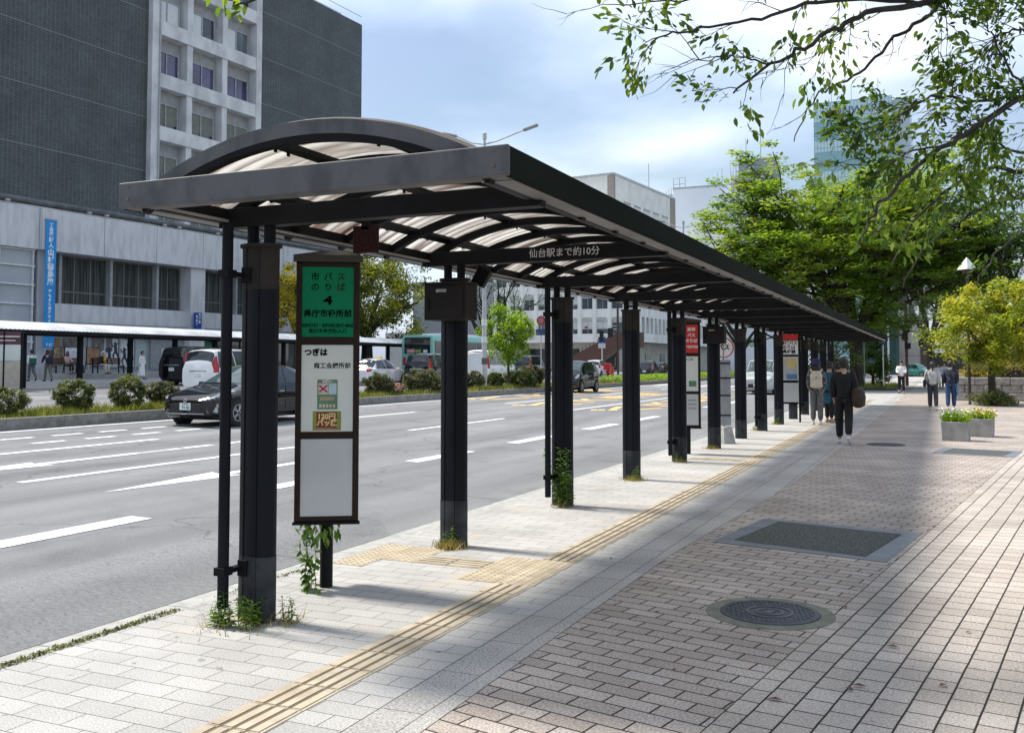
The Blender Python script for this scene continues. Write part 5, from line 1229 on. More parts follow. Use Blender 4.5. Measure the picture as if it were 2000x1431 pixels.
def vase_tree(name, label, loc, h, spread, leaf, seed, fork=.28, nl=7, per=26, size=.3, crad=(.75, .75, .28), trunk_r=.33, depth=2, group=None, m=None, flat=.75, lean=.48, nsub=3, fill=None):
    rs = np.random.default_rng(seed)
    t = thing(name, label, 'tree', loc, rs.uniform(0, 6), group)
    b = MB(); ends = []
    b.tube([(0, 0, -.1), (.05, 0, .3), (.02, .04, h * fork * .5), (0, 0, h * fork)], [trunk_r * 1.5, trunk_r * 1.05, trunk_r * .9, trunk_r * .95], 12)
    for k in range(nl):
        a = k * 2 * math.pi / nl + rs.uniform(-.3, .3); tilt = lean * rs.uniform(.5, 1.35)
        d = (math.sin(tilt) * math.cos(a), math.sin(tilt) * math.sin(a), math.cos(tilt))
        branch(b, (trunk_r * .4 * math.cos(a), trunk_r * .4 * math.sin(a), h * fork * rs.uniform(.75, 1)), d, h * rs.uniform(.36, .5), trunk_r * .5, depth, rs, ends, .55, .02, nsub)
    b.build('trunk', m or bark, t, smooth=True)
    E_ = np.array([tuple(e) for e in ends]); 
    E_ = E_ + rs.normal(0, .25, E_.shape)
    if fill:   # layered sprays between the limbs
        nf, cz, rx, rz_ = fill; v = rs.normal(0, 1, (nf, 3)); v /= np.linalg.norm(v, axis=1)[:, None]; q = v * (rs.uniform(.15, 1, (nf, 1)) ** .45) * np.array([rx, rx, rz_]) + np.array([0, 0, cz]); E_ = np.concatenate([E_, q])
    P = clump_pts(E_, np.tile(crad, (len(E_), 1)) * rs.uniform(.6, 1.3, (len(E_), 1)), per, rs)
    V, F = leaf_quads(P, size, rs, flat)
    raw_mesh('crown', V, F, leaf, t)
    return t
def blob_tree(name, label, loc, cz, rad, leaf, seed, nclump=60, per=120, size=.16, trunk_r=.12, trunk_top=None, crad=.42, group=None, flat=.35, m=None, cat='tree', shell=.55, limbs=6):
    rs = np.random.default_rng(seed); t = thing(name, label, cat, loc, rs.uniform(0, 6), group)
    b = MB(); tz = trunk_top or cz * .6
    if trunk_r:
        b.tube([(0, 0, -.05), (.03, .02, tz * .5), (0, 0, tz)], [trunk_r * 1.3, trunk_r, trunk_r * .8], 8)
        for k in range(limbs):
            a = k * 2 * math.pi / limbs + rs.uniform(-.4, .4); e = Vector((rad[0] * .75 * math.cos(a), rad[1] * .75 * math.sin(a), cz + rs.uniform(-.4, .6) * rad[2])); s = Vector((0, 0, tz * rs.uniform(.8, 1)))
            b.tube([s, s.lerp(e, .5) + Vector((0, 0, rad[2] * .1)), e], [trunk_r * .55, trunk_r * .35, trunk_r * .12], 6)
        b.build('trunk', m or bark, t, smooth=True)
    v = rs.normal(0, 1, (nclump, 3)); v /= np.linalg.norm(v, axis=1)[:, None]; r = rs.uniform(.25, 1, nclump)[:, None] ** shell
    C = v * r * np.array(rad) * (1 + rs.normal(0, .10, (nclump, 1))) + np.array([0, 0, cz])
    C[:, 2] = np.maximum(C[:, 2], .12)
    P = clump_pts(C, crad * rs.uniform(.6, 1.35, (nclump, 1)) * np.array([1, 1, .8]), per, rs, .6)
    P = P[P[:, 2] > .02]
    V, F = leaf_quads(P, size, rs, flat); raw_mesh('crown', V, F, leaf, t)
    return t
L_zel = leafmat('zelkova_leaf', (.05, .12, .018), (.155, .26, .04), (.29, .36, .07), trans=.5, scale=.45)
L_zel2 = leafmat('deep_green_leaf', (.025, .065, .012), (.06, .13, .02), (.12, .20, .03), trans=.4, scale=.5)
L_cherry = leafmat('cherry_leaf', (.022, .055, .012), (.07, .14, .02), (.18, .26, .035), trans=.5, scale=1.6)
L_camphor = leafmat('camphor_leaf', (.04, .065, .012), (.16, .20, .025), (.48, .47, .05), trans=.4, scale=.45)
L_yellow = leafmat('young_yellow_leaf', (.10, .16, .02), (.26, .33, .035), (.52, .48, .06), trans=.4, scale=.8)
L_bright = leafmat('bright_green_leaf', (.08, .17, .012), (.17, .30, .02), (.30, .42, .05), trans=.45, scale=1.2)
L_shrub = leafmat('shrub_leaf', (.035, .055, .018), (.09, .12, .035), (.22, .25, .08), trans=.25, scale=4)
L_shrub2 = leafmat('dusty_shrub_leaf', (.05, .06, .03), (.11, .12, .06), (.18, .19, .10), trans=.25, scale=4)
L_hedge = leafmat('gold_hedge_leaf', (.11, .11, .015), (.26, .23, .025), (.42, .34, .05), trans=.3, scale=1.5)
L_grass = leafmat('grass_blade', (.08, .11, .02), (.17, .20, .04), (.30, .29, .10), trans=.35, scale=.8)
L_weed = leafmat('weed_leaf', (.05, .12, .015), (.10, .20, .03), (.20, .30, .06), trans=.4, scale=8)

# big street trees
def P3(px, d): p = at(px, d); return (p[0], p[1], gz(p[0]) if p[0] > -18.4 or p[0] < -20.6 else .38)
vase_tree('zelkova_tree', 'tallest zelkova tree with fan of dark limbs rising past the shelter end', P3(1672, 62), 14.8, 8, L_zel, 3, fork=.26, nl=12, per=72, size=.33, crad=(1.0, 1.0, .30), lean=.58, trunk_r=.42, nsub=4, fill=(440, 8.2, 6.9, 5.2))
vase_tree('zelkova_tree', 'zelkova tree with leaning dark trunks beyond the crossing behind the walking couple', P3(1818, 84), 14, 8, L_zel2, 8, nl=9, per=46, size=.38, crad=(1.1, 1.1, .35), lean=.55, fill=(150, 8.5, 6.5, 3.6))
vase_tree('zelkova_tree', 'deep green zelkova behind the yellow leaved tree at the right edge', P3(2000, 62), 12.5, 8, L_zel2, 21, nl=9, per=50, size=.34, crad=(1.1, 1.1, .35), lean=.6, fill=(220, 7.2, 7.5, 4.2))
vase_tree('street_tree', 'dark street tree on the median filling the gap behind the farthest columns', P3(1448, 100), 11, 6, L_zel2, 31, nl=7, per=40, size=.4, crad=(1, 1, .5), lean=.5)
vase_tree('street_tree', 'street tree on the median above the approaching minivan', P3(1545, 120), 12, 6, L_zel, 33, nl=7, per=40, size=.45, crad=(1, 1, .5), lean=.5)
blob_tree('bushy_tree', 'bushy light green tree beside the kerb planting under the shelter end', P3(1622, 58), 2.7, (1.9, 1.9, 2.0), L_shrub, 41, nclump=60, per=130, size=.15, trunk_r=.12, crad=.5)
blob_tree('bushy_tree', 'dark shrubby tree behind the thin disc sign', P3(1705, 66), 1.6, (1.2, 1.2, 1.6), L_zel2, 43, nclump=40, per=100, size=.2, trunk_r=.1, crad=.5)
# opposite side trees
blob_tree('camphor_tree', 'large camphor tree with golden new leaves behind the white taxi', P3(716, 72), 6.2, (5.6, 5.2, 3.5), L_camphor, 51, nclump=150, per=150, size=.26, trunk_r=.45, trunk_top=3.6, crad=.95, limbs=9)
blob_tree('camphor_tree', 'yellow leaved camphor tree just left of the green bus stop sign', P3(578, 64), 5.4, (1.9, 1.9, 2.6), leafmat('gold_camphor_leaf', (.14, .15, .015), (.38, .35, .03), (.62, .50, .06), trans=.35, scale=.8), 53, nclump=60, per=140, size=.2, trunk_r=.2, crad=.6)
vase_tree('bare_street_tree', 'dark limbed tree with few leaves behind the pale lamp pole', P3(962, 86), 9.5, 5, L_zel2, 57, fork=.3, nl=8, per=3, size=.3, lean=.55, trunk_r=.3, nsub=3)
blob_tree('young_tree', 'small bright green young tree on the median beside the lamp pole', P3(994, 47.5), 2.75, (1.35, 1.35, 1.45), L_bright, 59, nclump=80, per=110, size=.14, trunk_r=.06, trunk_top=2.0, crad=.36)
# yellow maple on the plaza
blob_tree('golden_maple', 'golden yellow leaved tree with a dark slim trunk before the stone wall', P3(1938, 37.5), 3.0, (2.5, 2.3, 1.55), L_yellow, 61, nclump=160, per=170, size=.15, trunk_r=.13, trunk_top=1.9, crad=.5, limbs=8, flat=.6)

# ------------------------------------------------------------------ overhanging cherry tree (trunk stands outside the frame on the right)
rs = np.random.default_rng(77)
ct = thing('cherry_tree', 'cherry tree whose leafy boughs hang in from the top right corner', 'tree', (2.75, 10.4, 0))
def T(px, py, d): return W(px, py, d) - Vector((2.75, 10.4, 0))
limbs = [
 ([(2360, 330, 9.6), (2200, 60, 8.8), (2030, -60, 8.2), (1900, -30, 7.8), (1838, 2, 7.5), (1708, 24, 7.3), (1640, 52, 7.2), (1576, 92, 7.1), (1504, 128, 7.0), (1430, 182, 6.9)], .085),
 ([(2200, 60, 8.8), (2000, -70, 8.6), (1890, -30, 8.4), (1800, 40, 8.2), (1744, 76, 8.1), (1688, 136, 8.0), (1632, 168, 8.0), (1584, 204, 7.9), (1552, 276, 7.9)], .05),
 ([(1800, 4, 7.5), (1600, 2, 7.2), (1488, 36, 7.0), (1368, 52, 6.9), (1288, 78, 6.8), (1262, 92, 6.8)], .035),
 ([(1504, 128, 7.0), (1440, 112, 6.9), (1390, 116, 6.8), (1340, 124, 6.8)], .016),
 ([(1760, -20, 7.5), (1500, -25, 7.3), (1330, 2, 7.1), (1210, 12, 7.0)], .03),
 ([(2360, 330, 9.6), (2150, 170, 8.6), (2010, 186, 8.0), (1920, 240, 7.7), (1840, 288, 7.5), (1760, 352, 7.3), (1700, 432, 7.2), (1668, 500, 7.1)], .075),
 ([(2010, 186, 8.0), (1905, 200, 7.9), (1820, 190, 7.8), (1760, 225, 7.7), (1690, 250, 7.6), (1655, 262, 7.6)], .03),
 ([(1840, 288, 7.5), (1770, 300, 7.6), (1715, 330, 7.7), (1670, 300, 7.8)], .02),
 ([(2360, 420, 9.4), (2100, 330, 8.7), (2000, 336, 8.5), (1930, 330, 8.3), (1840, 380, 8.2), (1780, 440, 8.1), (1740, 520, 8.0)], .06),
 ([(2360, 480, 9.2), (2080, 400, 8.8), (1990, 388, 8.8), (1900, 415, 8.9), (1820, 470, 9.0), (1760, 560, 9.0)], .055),
 ([(2010, 186, 8.0), (1960, 110, 7.7), (1930, 60, 7.5), (1915, 40, 7.4)], .025),
 ([(2150, 170, 8.6), (2040, 80, 8.1), (1990, 60, 8.0), (1935, 78, 7.9), (1900, 120, 7.9)], .03),
 ([(2100, 330, 8.7), (1990, 300, 8.2), (1930, 280, 8.0), (1880, 330, 7.9), (1850, 420, 7.8)], .03),
 ([(2080, 400, 8.8), (2000, 450, 8.5), (1940, 500, 8.4), (1900, 560, 8.3)], .03),
 ([(2030, -60, 8.2), (1500, -330, 6.0), (900, -240, 4.8), (560, -60, 4.3), (500, 2, 4.2), (470, 6, 4.2), (445, -2, 4.2)], .03),
]
b = MB(); b.tube([(0, 0, -.1), (0.02, .05, .6), (-.05, 0, 1.6), tuple(T(2360, 420, 9.4))], [.30, .22, .19, .13], 12)
b.tube([tuple(T(2360, 420, 9.4)), tuple(T(2360, 330, 9.6)), tuple(T(2340, 40, 9.8))], [.13, .12, .07], 10)
leafP, leafD = [], []
def smooth_path(pts, k=5):
    out = []; n = len(pts)
    for i in range(n - 1):
        p0, p1, p2, p3 = pts[max(i - 1, 0)], pts[i], pts[i + 1], pts[min(i + 2, n - 1)]
        for j in range(k):
            u = j / k; out.append(.5 * ((2 * p1) + (p2 - p0) * u + (2 * p0 - 5 * p1 + 4 * p2 - p3) * u * u + (3 * p1 - p0 - 3 * p2 + p3) * u**3))
    out.append(pts[-1]); return out
def twig(p, d, length, r, lev, leafy):
    pts = [p]; dd = Vector(d).normalized()
    for i in range(5):
        dd = (dd + Vector(rs.normal(0, .16, 3)) + Vector((0, 0, -.02))).normalized(); pts.append(pts[-1] + dd * length / 5)
    b.tube(pts, [r * (1 - .15 * i) for i in range(6)], 4, cap=False)
    if lev > 0:
        for i in (2, 3, 4, 5):
            if rs.random() < .75:
                ax = Vector(rs.normal(0, 1, 3)); nd = (dd * .75 + ax.normalized() * .6).normalized(); twig(pts[i], nd, length * rs.uniform(.4, .65), r * .62, lev - 1, leafy)
    if leafy:
        for q in pts[1:] + [pts[-1]] * 2:
            if rs.random() < .8:
                for _ in range(rs.integers(1, 4)): leafP.append(q + Vector(rs.normal(0, .035, 3))); leafD.append(dd)
for li, (pp, r) in enumerate(limbs):
    pts = smooth_path([T(*q) for q in pp]); n = len(pts)
    pts = [q + Vector(rs.normal(0, .012, 3)) for q in pts]
    r *= .5; b.tube(pts, [max(r * (1 - .85 * i / n), .0035) for i in range(n)], 7, cap=False)
    if li == 14: 
        for q in pts[-6:]: 
            for _ in range(2): leafP.append(q + Vector(rs.normal(0, .03, 3))); leafD.append(Vector((-1, 0, -.5)))
        continue
    lower = li >= 5
    step = 1 if lower else 2
    if li in (5, 8, 9, 13): n = int(n * (.86 if li == 5 else .68))
    for i in range(4, n, step):
        if li in (1, 2, 3, 4) and rs.random() < .35: continue
        tdir = (pts[min(i + 1, n - 1)] - pts[i - 1]).normalized(); ax = Vector(rs.normal(0, 1, 3)); ax = (ax - tdir * ax.dot(tdir)).normalized()
        leafy = (rs.random() < .64) if lower else (rs.random() < (.58 if li in (0, 2, 4) else .12))
        for _rep in range(2 if (li in (5, 8, 9, 13) and i < n * .6) else 1): ax = Vector(rs.normal(0, 1, 3)); ax = (ax - tdir * ax.dot(tdir)).normalized(); twig(pts[i], tdir * .8 + ax * .7 + Vector((0, 0, .12)), rs.uniform(.18, .42) if lower else rs.uniform(.25, .55), .0045, 1, leafy)
# more crown over the frame's right edge and above
for k in range(70):
    q = T(rs.uniform(2250, 2700), rs.uniform(-500, 420), rs.uniform(7.6, 12)); twig(q, rs.normal(0, 1, 3) + np.array([-.6, 0, .1]), rs.uniform(.5, 1.1), .009, 2, True)
for k in range(50):
    q = T(rs.uniform(1350, 2500), rs.uniform(-1100, -160), rs.uniform(6, 10)); twig(q, rs.normal(0, 1, 3), rs.uniform(.5, 1.1), .009, 2, True)
# unseen boughs added overhead, above the picture, to shade the plaza
for k in range(7):
    e = Vector((rs.uniform(-3.4, -.4), rs.uniform(.5, 5.5), rs.uniform(5.2, 6.6))) - Vector((2.75, 10.4, 0)); s0 = T(2340, 40, 9.8)
    pts = smooth_path([s0, s0.lerp(e, .4) + Vector((0, 0, .7)), s0.lerp(e, .75) + Vector((0, 0, .5)), e], 7); b.tube(pts, [.05 * (1 - .85 * i / len(pts)) + .004 for i in range(len(pts))], 6, cap=False)
    for i in range(6, len(pts)):
        for _ in range(3): twig(pts[i], rs.normal(0, 1, 3) * np.array([1, 1, .4]), rs.uniform(.5, 1.1), .008, 2, True)
b.build('trunk', mat('cherry_bark', (.045, .038, .035), .9, (.018, .016, .015), scale=9, bump=.4), ct, smooth=True)
P = np.array([tuple(q) for q in leafP]); D = np.array([tuple(q) for q in leafD])
n = len(P); d = D + rs.normal(0, .55, (n, 3)) + np.array([0, 0, -.38]); d /= np.linalg.norm(d, axis=1)[:, None]
s = np.cross(d, rs.normal(0, 1, (n, 3)) * .5 + np.array([0, 0, 1.])); s /= np.linalg.norm(s, axis=1)[:, None]; nn = np.cross(s, d)
sz = rs.uniform(.04, .095, (n, 1)); st = P + d * .015
V = np.stack([st, st + d * sz * .3 + s * sz * .20 + nn * sz * .06, st + d * sz * .65 + s * sz * .19 + nn * sz * .04, st + d * sz - nn * sz * .08, st + d * sz * .65 - s * sz * .19 + nn * sz * .04, st + d * sz * .3 - s * sz * .20 + nn * sz * .06], 1).reshape(-1, 3)
raw_mesh('crown', V, np.arange(n * 6).reshape(n, 6), L_cherry, ct)
print('cherry leaves', n)

# ------------------------------------------------------------------ median planting
def on_median(px, X=-19.5):
    a = math.atan((px - 1000) / FPX) - YAW; return (X, -X / math.tan(-a) * 1.0 if False else X / math.tan(a), .38)
for px, r, h, m, lb in ((5, .52, .62, L_shrub, 'clipped shrub cut by the left edge of the photo'), (147, .44, .80, L_shrub, 'round clipped shrub left of the two nearest on the median'), (254, .46, .84, L_shrub, 'round clipped shrub in front of the white dressed walker'), (322, .40, .70, L_shrub2, 'dusty brownish shrub beside the front of the black sedan'), (338, .34, .42, L_grass, 'low leafy weed clump under the dusty shrub'),
                        (823, .75, .95, L_shrub2, 'wide grey green bush left of the boxed column'), (740, .55, .8, L_shrub2, 'thin dark shrub in front of the white taxi'), (925, .5, .8, L_shrub2, 'scraggly bush at the foot of the pale lamp pole'), (966, .42, .75, L_shrub, 'small round topped shrub right of the pale lamp pole'), (1012, .75, .8, L_shrub, 'dark clipped shrub under the small bright tree'), (1036, .7, 1.1, L_shrub2, 'tall shrub left of the black hatchback'), (862, .55, .7, L_shrub2, 'low bush hidden partly by the boxed column')):
    loc = on_median(px)
    r *= 1.14; h *= 1.1; blob_tree('median_shrub', lb, loc, h * .52, (r * .85, r * .85, h * .42), m, int(px) + 5, nclump=110, per=120, size=.05 if loc[1] < 30 else .075, trunk_r=.03, trunk_top=.3, crad=r * .20, cat='shrub', group='shrubs on the planted median', shell=.14, limbs=4)
loc = on_median(772); t = blob_tree('azalea', 'small azalea with faded pink flowers in front of the white taxi', loc, .2, (.42, .42, .2), L_shrub, 5, nclump=25, per=60, size=.07, trunk_r=.02, crad=.2, cat='shrub', limbs=3)
rs = np.random.default_rng(9); V, F = leaf_quads(clump_pts([(0, 0, .33)], [(.45, .45, .16)], 260, rs), .07, rs, .3, .8); raw_mesh('flowers', V, F, mat('azalea_pink', (.55, .2, .18), .7, (.45, .25, .12), scale=9), t)
def blades(name, X0, X1, Y0, Y1, Z, n, h, w, m, seed, dens=None, lean=.35):
    rs = np.random.default_rng(seed); x = rs.uniform(X0, X1, n); y = Y0 + (Y1 - Y0) * rs.uniform(0, 1, n) ** (1.6 if dens else 1)
    patch_ = .35 + .65 * (.5 + .5 * np.sin(x * 3.1 + y * 1.3) * np.sin(y * .9 + 1)); hh = h * rs.uniform(.4, 1.2, n) * patch_; a = rs.uniform(0, 6.28, n)
    base = np.stack([x, y, np.full(n, Z)], 1); s = np.stack([np.cos(a), np.sin(a), 0 * a], 1) * (w * rs.uniform(.6, 1.3, n))[:, None]
    tip = base + np.stack([rs.normal(0, lean, n) * hh, rs.normal(0, lean, n) * hh, hh], 1)
    V = np.stack([base - s, base + s, tip], 1).reshape(-1, 3); o = raw_mesh(name, V, np.arange(n * 3).reshape(n, 3), m); tag(o, kind='stuff'); return o
blades('median_grass', -20.35, -18.62, 9, 62, .37, 34000, .34, .014, L_grass, 4, True)
rs = np.random.default_rng(15); nP = 15000
P = np.stack([rs.uniform(-20.4, -18.7, nP), rs.uniform(58, 125, nP), .42 + rs.uniform(0, .42, nP)], 1); V, F = leaf_quads(P, .16, rs, .5); tag(raw_mesh('median_ground_cover', V, F, L_bright), kind='stuff')
# bed with kerb at the end of the shelter
p = at(1700, 64)
b = MB().b2((p[0] - 4, p[1] - 6.0, -.02), (p[0] + 1.8, p[1] - 5.85, .12)).b2((p[0] + 1.65, p[1] - 5.85, -.02), (p[0] + 1.8, p[1] + 8, .12)); tag(b.build('planting_bed_kerb', mat('dark_wet_kerb', (.06, .06, .055), .8)), kind='structure')
blades('bed_grass', p[0] - 4, p[0] + 1.6, p[1] - 5.8, p[1] + 8, .02, 6000, .35, .03, L_grass, 6)
# stone wall and hedge on the plaza
stone = brickmat('rough_stone_wall', (.22, .21, .20), (.40, .38, .36), (.06, .055, .05), .55, .30, .025, rough=.95, speck=.55, sscale=9, bump=1, plane='xz', dscale=1.5)
p = at(1868, 42.5); t = thing('stone_planter_wall', 'rough grey stone block retaining wall on the right of the plaza', 'wall', (p[0], p[1], 0), R(-6))
rw = random.Random(3); b = MB()
for row in range(3):
    x = -.3 * (row % 2)
    while x < 9:
        w = rw.uniform(.4, .8); b.box((x + w / 2, rw.uniform(-.03, .04), .17 + row * .34), (w - .015, .5, .325), rz=rw.uniform(-.02, .02)); x += w
b.build('stone_courses', mat('rough_stone', (.33, .31, .29), .95, (.17, .16, .15), scale=5, lo=.3, hi=.6, bump=.9, bscale=12), t, bevel=.035)
MB().b2((-.2, .1, 0), (9, 3, .95)).build('fill', soil, t)
rs = np.random.default_rng(22); t = thing('clipped_hedge', 'long golden green clipped hedge on top of the stone wall', 'hedge', (p[0], p[1], .95), R(-6))
C = np.stack([rs.uniform(0, 9, 170), rs.uniform(.2, 2.6, 170), rs.uniform(.1, .75, 170)], 1); C[:, 2] *= np.minimum(1, .45 + C[:, 0] * .5)
V, F = leaf_quads(clump_pts(C, np.tile([.4, .4, .25], (170, 1)), 120, rs, .5), .085, rs, .5); raw_mesh('foliage', V, F, L_hedge, t); MB().b2((.3, .5, 0), (8.9, 2.4, .5)).build('branches', bark, t)
p = at(1942, 37.0); blob_tree('ground_shrub', 'low leafy shrub around the foot of the golden leaved tree', (p[0], p[1], 0), .25, (.95, .8, .25), L_shrub, 66, nclump=40, per=70, size=.11, trunk_r=.03, trunk_top=.2, crad=.3, cat='shrub', limbs=4)
# flower planters
pcon = mat('planter_concrete', (.34, .34, .32), .9, (.23, .23, .215), scale=5, bump=.5, bscale=60)
def planter(label, loc, s, seed, heavy):
    rs = np.random.default_rng(seed); t = thing('flower_planter', label, 'planter', loc, R(-8), 'flower planters on the plaza'); w = .26 * s; h = .40
    b = MB(); b.add([(-w * .94, -w * .94, 0), (w * .94, -w * .94, 0), (w * .94, w * .94, 0), (-w * .94, w * .94, 0), (-w, -w, h), (w, -w, h), (w, w, h), (-w, w, h), (-w * .84, -w * .84, h), (w * .84, -w * .84, h), (w * .84, w * .84, h), (-w * .84, w * .84, h), (-w * .84, -w * .84, h - .05), (w * .84, -w * .84, h - .05), (w * .84, w * .84, h - .05), (-w * .84, w * .84, h - .05)],
          [(0, 1, 5, 4), (1, 2, 6, 5), (2, 3, 7, 6), (3, 0, 4, 7), (4, 5, 9, 8), (5, 6, 10, 9), (6, 7, 11, 10), (7, 4, 8, 11), (8, 9, 13, 12), (9, 10, 14, 13), (10, 11, 15, 14), (11, 8, 12, 15), (0, 3, 2, 1)]); b.build('concrete_tub', pcon, t, bevel=.012)
    MB().b2((-w * .83, -w * .83, h - .07), (w * .83, w * .83, h - .03)).build('soil', soil, t)
    n = 900; x, y = rs.uniform(-w * .95, w * .95, (2, n)); hh = rs.uniform(.1, .32, n) * (1 if heavy else .8); a = rs.uniform(0, 6.28, n); ss = np.stack([np.cos(a), np.sin(a), 0 * a], 1) * .010
    base = np.stack([x * .8, y * .8, np.full(n, h - .04)], 1); tip = base + np.stack([x * .35 + rs.normal(0, .05, n), y * .35 + rs.normal(0, .05, n), hh], 1)
    raw_mesh('foliage', np.stack([base - ss, base + ss, tip], 1).reshape(-1, 3), np.arange(n * 3).reshape(n, 3), L_bright, t)
    k = 130; i = rs.integers(0, n, k); V, F = leaf_quads(tip[i] + rs.normal(0, .015, (k, 3)), .045, rs, .6, .95); raw_mesh('white_flowers', V, F, mat('petal_white', (.8, .8, .76), .6), t)
    k = 70 if heavy else 150; i = rs.integers(0, n, k); i = i[tip[i][:, 0] > (.05 if heavy else -.2)]; V, F = leaf_quads(tip[i] + np.array([0, 0, .02]) + rs.normal(0, .015, (len(i), 3)), .06, rs, .6, .95); raw_mesh('yellow_flowers', V, F, mat('petal_yellow', (.75, .55, .03), .6), t)
planter('nearer square concrete planter full of green stems with small white flowers', (.27, 22.25, 0), 1.0, 5, True)
planter('farther concrete planter with yellow and white flowers', (.80, 23.7, 0), .95, 6, False)

# ------------------------------------------------------------------ weeds at the shelter columns
def weed(label, loc, n, h, r, seed, wide=.03, dry=0, tall=False, name='weed_clump'):
    rs = np.random.default_rng(seed); t = thing(name, label, 'weed', loc, 0, 'weeds at the shelter columns'); b = MB(); PV = []; PF = []
    for k in range(n):
        a = rs.uniform(0, 6.28); q = r * rs.uniform(.2, 1) ** .6; p = Vector((q * math.cos(a), q * math.sin(a), 0)); hh = h * rs.uniform(.5, 1.1); top = p + Vector((rs.normal(0, .25) * hh * .4, rs.normal(0, .25) * hh * .4, hh))
        b.tube([p, p.lerp(top, .5) + Vector(rs.normal(0, .01, 3)), top], [.0035, .003, .0015], 4)
        m = int(7 + hh * 55)
        for j in range(m):
            u = .15 + .85 * j / m; c = p.lerp(top, u); aa = j * 2.4 + a; l = wide * rs.uniform(2.2, 3.8) * (1.15 - .5 * u); el = rs.uniform(-.2, .7)
            d = np.array([math.cos(aa) * math.cos(el), math.sin(aa) * math.cos(el), math.sin(el)]); s = np.array([-math.sin(aa), math.cos(aa), 0]) * wide * .5; c = np.array(c)
            dr = np.array([0, 0, -.25 * l]); i = len(PV); PV += [c, c + d * l * .45 + s, c + d * l + dr, c + d * l * .45 - s]; PF.append((i, i + 1, i + 2, i + 3))
    b.build('stems', mat('weed_stem', (.10, .13, .04), .8), t); raw_mesh('leaves', PV, PF, L_weed, t)
    if dry:
        n2 = dry; x, y = rs.normal(0, r * .9, (2, n2)); a = rs.uniform(0, 6.28, n2); base = np.stack([x, y, 0 * x], 1); s = np.stack([np.cos(a), np.sin(a), 0 * a], 1) * .004; tip = base + np.stack([rs.normal(0, .04, n2), rs.normal(0, .04, n2), rs.uniform(.02, .10, n2)], 1)
        raw_mesh('dry_grass', np.stack([base - s, base + s, tip], 1).reshape(-1, 3), np.arange(n2 * 3).reshape(n2, 3), leafmat('dry_grass', (.14, .12, .04), (.28, .24, .08), (.38, .30, .14), trans=.3, scale=8), t)
    return t
yb = lambda i: CY0 + CDY * i
weed('green weeds around the foot of the nearest shelter column', (-3.97, yb(0) - .14, 0), 26, .20, .15, 1, .020, 120)
weed('small weed sprouting right of the nearest shelter column', (-3.72, yb(0) + .02, 0), 4, .15, .05, 2, .014, 60)
weed('dry yellow grass around the second column with one green sprig', (-3.93, yb(1) - .11, 0), 3, .2, .06, 3, .018, 700)
weed('tall leafy weed climbing the third shelter column', (-3.90, yb(2) - .11, 0), 6, .62, .06, 4, .032, 120)
weed('thin dry weeds at the foot of the fourth column', (-3.90, yb(3) - .1, 0), 3, .2, .08, 5, .016, 260)
weed('few weeds at the foot of the fifth column', (-3.92, yb(4) - .1, 0), 3, .14, .06, 6, .014, 120)
weed('weeds by the concrete foot of the round bus stop post', (-3.96, yb(5) - .12, 0), 4, .12, .08, 7, .014, 160)
weed('small green tuft left of a far shelter column', (-4.12, yb(7) - .1, 0), 4, .16, .06, 8, .02, 60)
weed('grass tuft at the foot of the farthest shelter column before the people', (-4.0, yb(8) - .1, 0), 5, .2, .08, 9, .02, 160)
# creeper on the sign post
rs = np.random.default_rng(31); t = thing('creeper', 'green creeper climbing the post of the green bus stop sign', 'climbing plant', (-4.04, 5.66, 0))
b = MB(); PV = []; PF = []
for k in range(6):
    a0 = rs.uniform(2.4, 5.2); pts = []; z = 0; h = rs.uniform(.25, .5)
    for j in range(9):
        z = h * j / 8; a = a0 + .25 * math.sin(j * .8 + k); rr = .07 + .02 * math.sin(j) + (.05 if k > 3 else 0) * z / h; pts.append(Vector((rr * math.cos(a) - .02, .06 + rr * math.sin(a), z)))
    b.tube(pts, .0035, 4)
    for q in pts:
        for _ in range(3):
            aa = rs.uniform(3.0, 6.0); l = rs.uniform(.04, .085); d = np.array([math.cos(aa), math.sin(aa) * .8, rs.uniform(-.7, .2)]); s = np.array([-math.sin(aa), math.cos(aa), .3]) * l * .28; c = np.array(q); i = len(PV); PV += [c, c + d * l * .45 + s, c + d * l, c + d * l * .45 - s]; PF.append((i, i + 1, i + 2, i + 3))
for k in range(60):
    c = np.array([rs.uniform(-.17, .08), rs.uniform(-.03, .2), .47 - rs.uniform(0, .12)]); l = rs.uniform(.04, .08); d = np.array([rs.normal(0, .3), rs.normal(0, .3), -1]); s = np.array([1, rs.normal(0, .5), 0]) * l * .2; i = len(PV); PV += [c, c + d * l * .45 + s, c + d * l, c + d * l * .45 - s]; PF.append((i, i + 1, i + 2, i + 3))
b.build('stems', MATS['weed_stem'], t); raw_mesh('leaves', PV, PF, L_weed, t)
